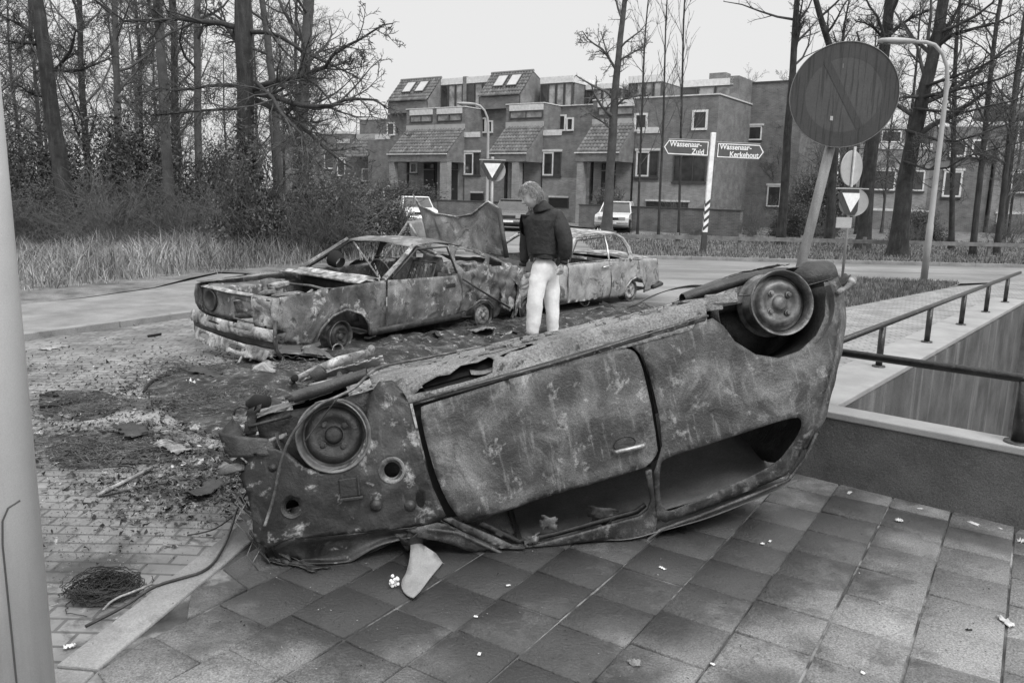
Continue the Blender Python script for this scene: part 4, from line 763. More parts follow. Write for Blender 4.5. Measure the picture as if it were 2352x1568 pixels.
shrub(1,14.2,38.5,.95,'dark evergreen shrub right of the signpost at the end house corner',None,.4,1.3)
shrub(1,12.6,36.5,.6,'small dark shrub low behind the rail fence, near the signpost',None,1.9,1)
shrub(1,17.5,35.0,.7,'low dark bushes between the two right-hand sign posts',None,1.2,.8)
shrub(1,22.5,33,.8,'dark bushes behind the leaning thick tree at the right',None,1.2,.8)
shrub(1,27,32,.8,'dark bushes at the far right edge before the houses',None,2.2,.8)
shrub(2,4.9,42.6,1.0,'rounded flowering shrub on the brick garden wall',None,1,1.4)
sh=shrub(1,-6.4,45.5,1.0,'clipped dark hedge before the leftmost porch',None,.2,.75); sh.scale=(1.6,.5,.85)
# bare undergrowth
def bshrub(seed,h,n):
    rng=np.random.default_rng(seed); t=thing('bare_shrub',(0,0,0),'tangled bare bramble shrub on the left bank, one of many alike','shrub','bare bramble shrubs on the left bank'); out=[]
    for i in range(n):
        a=rng.uniform(0,6.28); l=h*rng.uniform(.5,1.1); d=np.array([math.cos(a)*.4,math.sin(a)*.4,1]); p=rng.normal(size=3)*.25; p[2]=0; P=[p]
        for s in range(6): d=d+rng.normal(size=3)*.2+np.array([math.cos(a)*.08,math.sin(a)*.08,-.06]); P.append(P[-1]+d/np.linalg.norm(d)*l/6)
        P=np.array(P); R=np.linspace(.011,.004,7); out.append((P,R,3)); grow(rng,P,R,7,.4,2,out,.004,.15,(20,70),.05)
    tubes(out,'stems',M_twigl,t); return t
bs=[bshrub(81,2.3,40),bshrub(82,1.6,46)]
for i in range(60):
    o=bs[i%2] if i<2 else copy_tree(bs[i%2]); x=-20+(i%34)*.49+rng.uniform(-.4,.4); y=21.8+rng.uniform(-1.5,2.5)-(.05*(i%34) if (i%34)>20 else 0); y-=(rng.uniform(2.5,6) if i>=34 else 0); o.location=(x,y,0); o.rotation_euler=(0,0,rng.uniform(0,6)); s=rng.uniform(.7,1.2) if i<34 else rng.uniform(.22,.45); o.scale=(s,s,s)
for i,(x,y,s) in enumerate(((8.2,39.5,.9),(9.6,38.2,.8),(11.0,37.4,.95),(12.4,36.6,.8),(10.2,34.8,.6),(13.6,35.2,.8),(7.4,33,.45),(16,33,.8),(19.5,32,.9),(24,31,.9))):
    o=copy_tree(bs[i%2]); o.location=(x,y,0); o.rotation_euler=(0,0,i*1.1); o.scale=(s,s,s); o['label']='leafless twiggy shrub beyond the far road, one of many alike'; o['group']='leafless shrubs beyond the far road'
# grasses (stuff)
def blades(name,label,n,fn,hmin,hmax,m,seed,w=.006,bend=.5):
    rng=np.random.default_rng(seed); p,hs=fn(rng,n); n=len(p); h=rng.uniform(hmin,hmax,n)*hs; a=rng.uniform(0,6.28,n); d=np.column_stack([np.cos(a),np.sin(a)]); wv=np.column_stack([-np.sin(a),np.cos(a)])*w*rng.uniform(.6,1.5,(n,1))
    b=(rng.random(n)*bend)[:,None]*h[:,None]*d; z=p[:,2]
    V=np.stack([np.column_stack([p[:,:2]-wv,z]),np.column_stack([p[:,:2]+wv,z]),np.column_stack([p[:,:2]+wv*.7+b*.35,z+h*.6]),np.column_stack([p[:,:2]-wv*.7+b*.35,z+h*.6]),np.column_stack([p[:,:2]+b,z+h])],1).reshape(-1,3)
    k=np.arange(n)[:,None]*5; F4=k+np.array([[0,1,2,3]]); F3=k+np.array([[3,2,4]])
    o=link(name,npmesh(name,V,[F4,F3]),m); tag(o,label,'grass',kind='stuff'); return o
def left_bank(rng,n):
    v=rng.random(n)**.8; x=rng.uniform(-19,-2.6,n); yb=np.interp(x,[-19,-8,-6.8,-5.0,-2.6],[7,10.5,13.2,16.8,19.8]); y=yb+v*9.5; P=np.column_stack([x,y,np.full(n,.02)]); cl=np.clip((smooth_noise(P*1.0,1.1,4)+smooth_noise(P,3.5,6)*.6+1)*.5,0,1.2)
    k=rng.random(n)<(.08+.9*cl); return P[k],(.55+.9*cl[k])*np.clip(.35+(y-yb)[k]/2.0,.35,1.25)
blades('tall_grass','pale dry tall grass along the left bank',80000,left_bank,.08,.46,M_dry,5,.006,1.5)
def wedge(rng,n):
    P=np.column_stack([rng.uniform(3.5,9.9,n),rng.uniform(11.2,18.2,n),np.full(n,-.02)]); k=inpoly(P[:,:2],[(3.7,11.3),(4.85,12.35),(8.9,16.3),(9.7,17.3),(7,17.9),(4.5,15.9),(3.6,13)]); return P[k],np.ones(k.sum())
M_vg=mat('short_grass',(.08,.2),scale=2,rough=.95,bump=0,island=.5)
blades('short_grass','rough short grass on the wedge beside the brick path',60000,wedge,.03,.11,M_vg,6,.006)
def farv(rng,n):
    P=np.column_stack([rng.uniform(2.4,34,n),22.75+rng.random(n)**1.3*12,np.full(n,.02)]); return P,np.ones(n)
blades('short_grass','rough grass beyond the far kerb under the right trees',40000,farv,.03,.12,M_vg,7,.012)
# ivy on the thick tree
rng_=np.random.default_rng(8); n=9000; z=rng_.random(n)**1.6*4.2; a=rng_.uniform(0,6.28,n); r=.24+.12*rng_.random(n)*(1.3-z/5); c=np.column_stack([r*np.cos(a),r*np.sin(a),z])
# ================= burnt cars =================
M_burn=mat('burnt_body_steel',(.022,.045,.10,.17),scale=4.2,rough=.48,bump=.3,bscale=80,fine=.5,pos=(.34,.68),detail=12,spots=(11,.32,.575,.68,.75),mask2=(4.0,.02,.52,.62,.85),dist=.35,rvar=.15,streak=((34,34,4),.26,.56,.72,.5))
M_burnd=mat('sooted_steel',(.012,.03,.07),scale=4,rough=.5,bump=.35,bscale=60,fine=.3,pos=(.32,.7),spots=(9,.16,.60,.72,.5),dist=.8,rvar=.15)
M_burnm=mat('scorched_fender_steel',(.010,.028,.085),scale=4.5,rough=.42,bump=.22,bscale=60,fine=.3,pos=(.3,.7),detail=12,spots=(7.0,.34,.56,.64,.9),mask2=(5,.010,.52,.60,.85),dist=.3,rvar=.15,streak=((26,26,4),.18,.62,.75,.3))
M_rustl=mat('pale_rust_floor',(.10,.19,.30),scale=3,rough=.85,bump=.8,bscale=45,fine=.5,pos=(.3,.7),detail=12,spots=(13,.03,.57,.64,.9),mask2=(5,.07,.56,.66,.8),dist=.3)
M_ash=mat('ash_white_steel',(.06,.22,.50),scale=5,rough=.8,bump=.35,bscale=50,fine=.3,pos=(.34,.64),spots=(9,.03,.56,.66,.85),dist=1)
M_coupe=mat('fastback_burnt_steel',(.03,.12,.30),scale=3.4,rough=.6,bump=.3,bscale=50,fine=.35,pos=(.3,.7),spots=(6,.50,.565,.65,.9),mask2=(7,.03,.55,.64,.85),dist=.4,detail=10,streak=((16,16,2.5),.3,.6,.75,.4))
M_sal=mat('saloon_burnt_steel',(.10,.28,.50),scale=3.0,rough=.6,bump=.3,bscale=50,fine=.35,pos=(.3,.7),spots=(4,.50,.55,.64,.85),mask2=(4,.04,.55,.62,.8),detail=10,dist=.4)
M_bare=mat('bare_rim_steel',(.03,.10,.27),scale=9,rough=.45,bump=.2,bscale=60,fine=.3,metal=.35,pos=(.3,.7),dist=.6); M_void=flat('soot_and_shade_black',.008,.9); M_pan=mat('pale_sheet',(.22,.36),scale=4,rough=.7,bump=.2,bscale=60,fine=.2,spots=(7,.1,.6,.7,.6))  # the black also paints shade in the door gap and floor holes
def wheel(parent,c,R,axis_out,m,m2,width=.13,steer=0,tilt=0,disc=.02,bolts=4,name='wheel',dark=None):
    """pressed steel rim without its tyre; local z of the lathe points outwards"""
    M=Matrix.Rotation(steer,4,'Z')@Matrix.Rotation(tilt,4,'X')@(Matrix.Rotation(-axis_out*math.pi/2,4,'X'))
    k=R/.168; o=[(.150,-.115),(.152,-.12),(.166,-.13),(.168,-.128),(.166,-.118),(.154,-.112),(.150,-.09),(.151,-.088),(.130,-.07),(.128,-.05),(.148,-.032),(.1515,-.026),(.152,.0),(.156,.008),(.165,.014),(.1685,.022),(.167,.029),(.161,.028),(.154,.018),(.148,.008),(.146,-.02),(.139,-.034)]
    mb=MB(); mb.lathe([(r*k,h*(width/.13)) for r,h in o],c,M,n=56); w=mb.build(name,m,parent,smooth=True,solid=.003)
    d=[(.140,-.034),(.132,-.038),(.122,-.018),(.112,-.002),(.095,.004),(.08,-.004),(.062,-.016),(.045,-.014),(.04,-.01)]
    mb=MB(); mb.lathe([(r*k,h+disc) for r,h in d],c,M,n=56); mb.build('disc',m2,w,smooth=True,solid=.003)
    mb=MB(); mb.lathe([(.04,disc-.01),(.036,disc+.006),(.028,disc+.012),(.024,disc+.014),(.012,disc+.016),(0,disc+.018)],c,M,n=28); mb.build('hub_cap',m2,w,smooth=True)
    for i in range(bolts):
        mb=MB(); a=i*2*math.pi/bolts+.5; p=M@Vector((.066*k*math.cos(a),.066*k*math.sin(a),0)); mb.lathe([(.017,disc-.016),(.0165,disc-.004),(.011,disc-.002),(.010,disc+.010),(0,disc+.011)],Vector(c)+p,M,n=10); mb.build('bolt',m2,w)
    mb=MB(); mb.lathe([(0,-.05),(.105,-.05),(.11,-.06),(.11,-.11),(.05,-.12),(0,-.12)],c,M,n=32); mb.build('brake_drum',M_burnd,w)
    return w
def patch(name,fn,m,parent,nu=24,nv=12,dent=.008,ds=6,thick=.004,seed=0,fin=None,jag=0):
    """surface fn(u,v) u,v in 0..1; jag removes cells at the borders for torn edges"""
    r=np.random.default_rng(seed); P=np.array([[fn(i/nu,j/nv) for j in range(nv+1)] for i in range(nu+1)],float).reshape(-1,3)
    P+=(np.column_stack([smooth_noise(P,ds,seed),smooth_noise(P,ds,seed+1),smooth_noise(P,ds,seed+2)]))*dent
    if fin: P=fin(P)
    i,j=np.meshgrid(np.arange(nu),np.arange(nv),indexing='ij'); a=(i*(nv+1)+j).ravel(); F=np.stack([a,a+nv+1,a+nv+2,a+1],1)
    if jag:
        e=((i==0)|(i==nu-1)|(j==0)|(j==nv-1)).ravel(); F=F[~(e&(r.random(len(F))<jag))]
    o=link(name,npmesh(name,P,[F]),m,parent,True)
    if thick: q=o.modifiers.new('s','SOLIDIFY'); q.thickness=thick; q.offset=0
    return o
def bar(name,pts,r,m,parent,n=8,smooth=True): mb=MB(); mb.tube(pts,r,n); return mb.build(name,m,parent,smooth=smooth)
def ell(cx,cz,rx,rz,n=20,a0=0): return [(cx+rx*math.cos(2*math.pi*i/n+a0),cz+rz*math.sin(2*math.pi*i/n+a0)) for i in range(n)]
# ---- 1: the overturned car (local frame: x forward, y left, z up before it was tipped over)
EU=Euler((math.radians(193.44),math.radians(12.27),math.radians(190.30))); LO=Vector((1.2077,4.7290,1.3161))
A=thing('burnt_car',LO,'burnt-out two-door car lying upside down on its roof on the pavement','car',rot=EU)
MW=Matrix.Translation(LO)@EU.to_matrix().to_4x4(); MWi=MW.inverted(); RW=np.array(MW)[:3,:3]; TW=np.array(MW)[:3,3]
def crush(P):
    Wd=P@RW.T+TW; lim=.014+.008*np.abs(smooth_noise(Wd,9,3)); Wd[:,2]=np.maximum(Wd[:,2],lim); return (Wd-TW)@RW
def w2l(p): return tuple(MWi@Vector(p))
def FL(x,z,o=0):
    y=.758 if z<=.9 else .758-(z-.9)*.54
    if z<.45: y-=.02*((.45-z)/.2)**2
    if z>.5 and z<.9: y+=.006*math.sin((z-.5)/.4*math.pi)
    if x>2.45: y-=(x-2.45)**2*.55
    if x<.1: y-=(.1-x)**2*.45
    return (x,-(y+o),z)
arch_r=[(.40,.285),(.36,.33),(.32,.42),(.23,.505),(.12,.55),(0,.54),(-.11,.485),(-.19,.40),(-.235,.29),(-.245,.235)]
qwin=chaikin([(.83,.925),(.81,.89),(.5,.875),(.10,.845),(.075,.88),(.10,.95),(.18,1.05),(.30,1.105),(.78,1.185),(.825,1.16),(.84,1.08)],2)
body=[(.845,.31)]+arch_r+[(-.275,.24),(-.29,.33),(-.27,.44),(-.19,.60),(-.08,.77),(.02,.95),(.09,1.07),(.16,1.15),(.5,1.205),(.82,1.235),(.862,1.2),(.868,1.08),(.862,.945),(.835,.89),(.80,.83),(.785,.74),(.778,.6),(.778,.48),(.79,.39)]
sheet('rear_quarter',body,lambda a,b:FL(a,b),M_burn,A,[qwin],.03,.011,6,.004,1)
door=chaikin([(1.895,.385),(1.9,.56),(1.885,.75),(1.85,.89),(1.80,.955),(1.78,.962),(1.32,.925),(.95,.915),(.89,.905),(.83,.86),(.825,.80),(.818,.73),(.808,.52),(.81,.42),(.82,.365),(.85,.335),(.90,.325),(1.18,.335),(1.6,.36),(1.86,.378)],1)
D=sheet('door',door,lambda a,b:FL(a,b,.004+.010*math.exp(-((b-.93)/.03)**2)-.006*math.exp(-((b-.865)/.02)**2)),M_burn,A,[],.026,.013,5.5,.004,2)
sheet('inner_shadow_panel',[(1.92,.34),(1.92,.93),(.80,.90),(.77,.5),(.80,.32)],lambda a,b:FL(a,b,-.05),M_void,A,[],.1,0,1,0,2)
fr=[(1.90,.915),(1.80,1.02),(1.57,1.215),(1.5,1.245),(1.36,1.255),(1.1,1.272),(.93,1.285),(.875,1.26),(.862,1.2),(.874,.93),(.905,.93),(.888,1.10),(.905,1.14),(.95,1.165),(1.2,1.17),(1.36,1.17),(1.57,1.172),(1.70,1.055),(1.80,.972),(1.86,.92)]
sheet('door_frame',fr,lambda a,b:FL(a,b,.0),M_burn,D,[],.02,.003,6,.012,3,fin=crush)
sheet('inner_frame',[(1.75,1.0),(1.57,1.155),(1.36,1.162),(.95,1.158),(.90,1.13),(.91,1.11),(.96,1.135),(1.36,1.14),(1.56,1.133),(1.72,.985)],lambda a,b:FL(a,b,-.035),M_burnd,D,[],.03,.002,6,.01,3)
sheet('pillar_skin',[(2.08,.925),(1.93,.925),(1.88,.955),(1.57,1.215),(1.50,1.25),(1.56,1.275),(1.66,1.23),(1.88,1.06),(2.03,.975)],lambda a,b:FL(a,b,-.002),M_burn,A,[],.025,.008,12,.005,41,fin=crush)
patch('torn_corner',lambda u,v:(2.12-.30*u,-.73+.10*v,.93+.09*v+.03*math.sin(u*9)),M_burnd,A,14,8,.02,12,.004,42,fin=crush,jag=.4)
bar('gutter',[FL(1.98,.945,.004),FL(1.85,1.0,.006),FL(1.57,1.252,.008),FL(1.48,1.278,.01),FL(1.2,1.295,.01),FL(.93,1.315,.008),FL(.85,1.27,.008),FL(.6,1.245,.01),FL(.3,1.205,.01),FL(.15,1.18,.01),FL(.06,1.08,.01),FL(0,.96,.01)],.009,M_burn,A,6)
mb=MB(); h0=Vector(FL(1.045,.80,.012)); h1=Vector(FL(.885,.80,.012)); mb.tube([h0,h0+Vector((-.01,-.03,0)),h1+Vector((.02,-.034,0)),h1],[.008,.010,.011,.009],8); mb.build('handle',mat('scorched_chrome',(.3,.5),scale=20,rough=.35,metal=.6),D,smooth=True)
mb=MB(); mb.lathe([(0,.0),(.05,.0),(.056,.006)],FL(.98,.775,.004),Matrix.Scale(.55,4,(0,0,1))@Matrix.Rotation(math.pi/2,4,'X'),n=24); mb.build('handle_recess',M_burnd,D)
sheet('sticker_patch',ell(1.24,.60,.04,.038,14),lambda a,b:FL(a,b,.009),M_rustl,D,[],.02,.002,30,.001,4)
# front fender
arch_f=[(2.60,.40),(2.52,.45),(2.46,.53),(2.38,.57),(2.28,.57),(2.20,.52),(2.155,.44),(2.135,.35),(2.10,.27),(2.05,.225),(1.99,.232),(1.955,.29),(1.935,.36)]
fend=arch_f[::-1]+[(2.66,.385),(2.76,.32),(2.77,.37),(2.70,.45),(2.755,.50),(2.735,.60),(2.74,.70),(2.76,.80),(2.70,.855),(2.61,.83),(2.36,.868),(2.07,.915),(1.93,.925),(1.885,.90),(1.915,.76),(1.93,.56)]
sheet('front_fender',fend,lambda a,b:FL(a,b,.0),M_burnm,A,[ell(2.083,.632,.040,.046,16),ell(2.555,.690,.034,.034,14),ell(1.985,.80,.02,.04,10)],.022,.015,10,.004,5)
mb=MB(); mb.lathe([(.036,-.012),(.046,.0),(.055,.008),(.062,.004)],FL(2.080,.635,.003),Matrix.Rotation(math.pi/2,4,'X'),n=26); mb.build('filler_ring',M_ash,A,smooth=True)
mb=MB(); mb.lathe([(.030,-.02),(.040,.0),(.05,.006)],FL(2.553,.692,.002),Matrix.Rotation(math.pi/2,4,'X'),n=22); mb.build('lamp_hole_ring',M_burnd,A,smooth=True)
for (x,z,r) in ((2.185,.775,.03),(2.035,.815,.028),(2.60,.50,.022)):
    mb=MB(); mb.lathe([(r,.0),(r*.8,.010),(r*.4,.016),(0,.018)],FL(x,z,.001),Matrix.Rotation(math.pi/2,4,'X'),n=16); mb.build('pressed_dimple',M_burnm,A,smooth=True)
mb=MB(); c=Vector(FL(2.285,.665,.012)); mb.box(c,(.085,.02,.085),(0,.12,0)); mb.box(c+Vector((0,-.012,.05)),(.11,.03,.016),(0,.12,0)); mb.box(c+Vector((-.045,-.012,0)),(.01,.03,.09),(0,.12,0)); mb.build('bracket',M_burnm,A,bevel=.004)
patch('inner_fender',lambda u,v:(2.66-u*.72,-.56-.04*math.sin(u*3)+v*.0,.26+v*.45),M_burnd,A,20,10,.012,6,.004,6)
mb=MB(); n=16; V=[];F=[]
for i in range(n+1):
    a=math.pi*i/n*1.05-.1; 
    for y in (-.752,-.42): V.append((2.315+.245*math.cos(a),y,.37+.22*math.sin(a)))
F=[(2*i,2*i+1,2*i+3,2*i+2) for i in range(n)]; mb.add(V,F); mb.build('wheel_well',M_burnd,A,smooth=True,solid=.003)
# curled lower strip under fender = bonnet edge on the paving
def low(u,v):
    x=2.69-u*.66; z0=np.interp(x,[2.05,2.36,2.61,2.70],[.92,.872,.835,.86]); z1=np.interp(x,[2.05,2.21,2.4,2.6,2.7],[.965,.99,1.03,1.045,1.02]); 
    return (x,-(.752-(max(0,x-2.45))**2*.55)+.075*math.sin(v*2.4)+.0,z0+(z1-z0)*v+.02*math.sin(u*7)*v)
patch('fender_edge',low,M_burnm,A,26,8,.006,7,.005,7,fin=crush)
patch('bonnet',lambda u,v:(2.74-u*.80,-.66+v*1.32,.985+.035*math.sin(v*math.pi)+.02*math.sin(u*5+v*4)),M_burnd,A,24,26,.02,4,.004,8,fin=crush)
patch('torn_nose_corner',lambda u,v:(2.72+.05*u,-.70+.10*u+.02*v,.60+.45*v-.05*u),M_burnm,A,8,14,.03,9,.004,9,fin=crush,jag=.3)
# nose: grille panel, headlight bowl, indicator
patch('nose_panel',lambda u,v:(2.73-.02*math.sin(v*3),-.62+u*1.24,.34+v*.5),M_burnd,A,24,12,.02,6,.004,10,fin=crush)
cI=Vector((2.79,-.70,.475)); mb=MB(); Mx=Matrix.Rotation(math.radians(78),4,'X')@Matrix.Rotation(math.radians(62),4,'Y'); mb.lathe([(0,-.035),(.035,-.032),(.062,-.018),(.07,0),(.068,.006),(.05,.004),(0,.002)],cI,Matrix.Rotation(math.radians(20),4,'Z')@Matrix.Scale(.62,4,(0,1,0)),n=28); mb.build('indicator_bowl',M_bare,A,smooth=True)
patch('bumper_remnant',lambda u,v:(2.80-u*.22-.01*v,-.735-.03*math.sin(u*3.1),.335-.05*(1-u)+v*(.12-.04*u)+u*.04),M_burnd,A,16,7,.01,8,.006,11,jag=.1)
for i,(xa,ya,za,xb,yb,zb) in enumerate(((2.78,-.66,.48,2.62,-.70,.62),(2.80,-.60,.62,2.66,-.72,.80),(2.78,-.5,.75,2.64,-.70,.98),(2.70,-.6,.95,2.50,-.74,1.06),(2.82,-.45,.3,2.70,-.66,.42))):
    patch('torn_edge',lambda u,v:(xa+(xb-xa)*u+.03*math.sin(v*7+i),ya+(yb-ya)*u-.02*v,za+(zb-za)*u+.13*(v-.5)),M_burnm if i%2 else M_burnd,A,8,8,.03,11,.004,70+i,fin=crush,jag=.45)
for i in range(7):
    z0=.45+.08*i; bar('hanging_wire',[(2.74,-.70,z0),(2.78+.02*(i%3),-.72,z0+.09),(2.75-.03*(i%2),-.74,z0+.2)],.0025,M_bare,A,4)
bar('bumper_bar',[(2.83,.1,.36),(2.82,-.45,.34),(2.78,-.66,.33),(2.68,-.73,.36)],.022,M_burnd,A,10)
patch('torn_flap',lambda u,v:(2.66-.06*u+.05*v,-.70+.02*v,.21+.13*v),M_burnd,A,6,8,.02,12,.004,12,jag=.2)
bar('side_rod',[(2.675,-.70,.292),(2.49,-.62,.29)],.009,M_burnd,A,6)
bar('lower_rail',[(2.68,-.66,.385),(2.60,-.67,.38),(2.52,-.67,.37)],.012,M_ash,A,6)
# front underbody
patch('front_apron',lambda u,v:(2.72-.60*u,-.60+.62*v,.275-.075*u-.035*v*(1-u)-.02*math.sin(v*3)),M_rustl,A,26,16,.008,9,.005,13,jag=.12)
patch('front_crossmember',lambda u,v:(2.46-.36*u,-.62+.05*math.cos(v*6.28),.205+.03*math.sin(v*6.28)-.03*u),M_burnd,A,12,10,.004,8,0,14)
bar('control_arm',[(2.50,-.52,.215),(2.35,-.55,.20),(2.20,-.42,.17),(2.08,-.35,.155)],[.012,.016,.012,.012],M_burnd,A,8)
bar('tie_rod',[(2.52,-.5,.2),(2.12,-.45,.165),(2.0,-.3,.15)],.010,M_bare,A,8)
bar('strut',[(2.315,-.50,.36),(2.30,-.40,.55)],.03,M_burnd,A,10); bar('drive_shaft',[(2.315,-.52,.418),(2.3,0,.36)],.018,M_burnd,A,8)
patch('gearbox',lambda u,v:(2.55-.28*u,-.05+.17*math.cos(v*6.28)+.1,.30+.13*math.sin(v*6.28)),M_burnd,A,8,14,.01,9,0,15)
bar('rubber_bush',[(2.60,-.48,.20),(2.66,-.46,.185),(2.70,-.44,.20)],[.028,.038,.03],M_void,A,12)
bar('hook',[(2.70,-.5,.21),(2.73,-.5,.19),(2.76,-.5,.20),(2.77,-.5,.225)],.006,M_burnd,A,6)
mb=MB(); mb.lathe([(.045,0),(.05,.006),(.06,.008),(.066,0)],(2.19,.12,.165),Matrix.Rotation(math.pi,4,'X'),n=24); mb.build('access_ring',M_ash,A,smooth=True)
bar('ball_joint',[(2.28,-.02,.175),(2.28,-.02,.15),(2.28,-.02,.12)],[.028,.024,.008],M_burnd,A,10); bar('link',[(2.28,-.02,.158),(2.45,.0,.158)],.009,M_ash,A,6)
# pale subframe plates standing up beyond
patch('subframe_plate',lambda u,v:(2.03+.5*u,.28+.10*v,.135-.055*(1-u)**.5*(1-v)-.01*u),M_ash,A,20,8,.008,9,.006,16,jag=.15)
mb=MB(); mb.lathe([(.035,-.03),(.045,-.02),(.047,.05),(.04,.055),(.038,0)],(2.41,.30,.10),Matrix.Rotation(math.radians(60),4,'Y'),n=20); mb.build('bush_sleeve',M_burnd,A,smooth=True)
# sill and floor pan, profile swept along the car
sec=[(0,(-.752,.350)),(.05,(-.746,.318)),(.09,(-.728,.312)),(.13,(-.722,.275)),(.2,(-.705,.238)),(.28,(-.66,.218)),(.36,(-.60,.205)),(.45,(-.48,.196)),(.6,(-.2,.186)),(.75,(.15,.180)),(1,(.68,.175))]
def flo(x,s): 
    y=np.interp(s,[a for a,_ in sec],[b[0] for _,b in sec]); z=np.interp(s,[a for a,_ in sec],[b[1] for _,b in sec]); z+= (.008*math.cos(s*60) if s>.42 else 0)-.012*math.exp(-((x-1.2)/.5)**2)*(s>.3)
    if s<.3: z+=(.85-x)*.0-np.interp(x,[.4,.85,1.9],[.035,.02,-.005])*1.0
    return (x,y,z)
hole=[(1.92,.07),(1.86,.12),(1.78,.16),(1.72,.15),(1.66,.20),(1.58,.195),(1.52,.24),(1.50,.18),(1.52,.10),(1.60,.075),(1.80,.06)]
hole2=[(1.47,.20),(1.40,.24),(1.30,.26),(1.28,.24),(1.36,.21),(1.41,.22),(1.45,.18)]
h3=[(1.325,.25),(1.29,.245),(1.295,.285),(1.33,.29)]; h4=[(.72,.26),(.66,.27),(.65,.32),(.70,.34),(.74,.30)]; h5=[(1.0,.30),(.97,.31),(.965,.33),(1.0,.32)]; h6=[(.88,.27),(.84,.28),(.845,.295),(.885,.285)]
sheet('floor_pan',[(2.02,0.0),(2.08,.13),(2.10,.45),(2.06,1),(.40,1),(.38,.5),(.40,.2),(.44,0)],flo,M_rustl,A,[hole,hole2,h3,h4,h5,h6],.022,.004,9,.003,17)
sheet('hole_shade_sheet',[(1.85,.12),(1.90,.45),(1.86,.8),(.45,.8),(.42,.3),(.45,.12)],lambda a,b:(flo(a,b)[0],flo(a,b)[1]+.03,flo(a,b)[2]+.035),M_void,A,[],.12,0,1,0,18)  # added black sheet, its colour stands for the dark inside the floor holes
patch('deep_shade_sheet',lambda u,v:(2.05-1.6*u,-.70+1.36*v,.30+.05*v),M_void,A,16,10,.01,5,0,18)  # deeper black sheet, interior shade behind the holes put in as colour
sheet('rocker_strip',[(1.92,.345),(1.92,.368),(1.3,.340),(.86,.315),(.44,.288),(.42,.262),(.85,.285),(1.3,.312)],lambda a,b:FL(a,b,.003),M_burnd,A,[],.03,.002,6,.006,19)
bar('rocker_lip',[FL(1.95,.352,.006),FL(1.6,.338,.006),FL(1.18,.322,.006),FL(.85,.296,.006),FL(.42,.268,.006)],.006,M_burn,A,6)
patch('curled_flake',lambda u,v:(1.62-.25*u,-.70+.03*v-.01*math.sin(u*6),.285-.02*v+.015*math.sin(u*5)),M_ash,A,14,4,.006,12,.003,20)
r_=random.Random(5)
for i,(x,s,l,hh) in enumerate([(r_.uniform(.5,2.0),r_.uniform(.25,.75),r_.uniform(.05,.2),r_.uniform(.006,.022)) for _ in range(16)]+list(((1.34,.32,.10,.03),(1.52,.35,.12,.02),(.95,.33,.05,.012),(.70,.30,.07,.02),(1.95,.5,.2,.012),(1.2,.4,.12,.015),(.58,.36,.14,.02),(.5,.5,.16,.025)))):
    p=Vector(flo(x,s)); patch('rust_flake',lambda u,v:tuple(p+Vector((-l*u,.03*v,-hh*math.sin(v*2.6)-.004))),M_rustl,A,8,4,.006,20,.002,30+i,jag=.25)
M_lining=mat('scorched_roof_lining',(.07,.13,.2),scale=2.2,rough=.7,bump=.1,pos=(.3,.7),spots=(9,.03,.62,.72,.6),fine=.25)
# window interior: roof, far side, seat scraps
patch('roof',lambda u,v:(1.60-1.52*u,-.568+1.136*v,1.275+.035*math.sin(v*math.pi)-.07*(max(0,u-.6)/.4)**1.5),M_lining,A,26,22,.008,3,.004,21,fin=crush)
patch('windscreen_frame',lambda u,v:(1.92-.36*v,-.62+1.24*u+(.05*v if u<.5 else -.05*v)*0,.93+.30*v) if (v>.9 or u<.05 or u>.95) else (1.58,-.60+1.2*u,1.25),M_burnd,A,20,10,.003,5,.01,22,fin=crush)
farbody=[(x,z) for x,z in body]; sheet('far_side',farbody,lambda a,b:(a,-FL(a,b)[1]-.0,b),M_lining,A,[],.06,.008,5,.004,23,fin=crush)
sheet('far_door',[(1.93,.36),(1.93,.95),(1.58,1.24),(.80,1.27),(.80,.33)],lambda a,b:(a,-FL(a,b)[1],b),M_burnd,A,[],.08,.008,5,.004,24,fin=crush)
patch('headlining',lambda u,v:(1.60-1.52*u,-.50+1.12*v,1.225-.34*v**1.2-.05*u),M_lining,A,20,14,.012,4,.004,61)
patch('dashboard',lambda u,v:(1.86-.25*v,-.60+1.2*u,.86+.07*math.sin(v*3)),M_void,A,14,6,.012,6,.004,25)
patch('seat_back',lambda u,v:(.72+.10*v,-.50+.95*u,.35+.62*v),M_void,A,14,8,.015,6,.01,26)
patch('tailgate',lambda u,v:(-.285+.40*v**1.3,-.60+1.2*u,.34+.78*v),M_burnd,A,18,14,.012,5,.004,27,fin=crush)
def rq(u,v): # curved rear corner panel
    x,z=[np.interp(u,[0,.12,.3,.5,.7,.85,1],[q[k] for q in ((-.285,.235),(-.29,.33),(-.268,.45),(-.185,.61),(-.075,.78),(.02,.95),(.075,1.04))]) for k in (0,1)]
    y=FL(x,z)[1]; a=v*1.5; return (x-.095*v+.02*v*v,y+(.012 if v<.12 else -.004)+.05*v*v,z-.01*v+.006*math.sin(u*40)*v)
patch('tail_panel',rq,M_burn,A,34,10,.005,9,.004,28)
patch('bumper_flange',lambda u,v:(-.33-.10*u-.07*v,-.70+.30*u,.285-.06*v+.01*math.sin(u*9)),M_burnd,A,14,6,.012,11,.006,29,jag=.2)
bar('bumper_end',[(-.30,-.70,.30),(-.42,-.62,.275),(-.50,-.52,.258),(-.53,-.49,.25)],[.012,.02,.024,.016],M_ash,A,10)
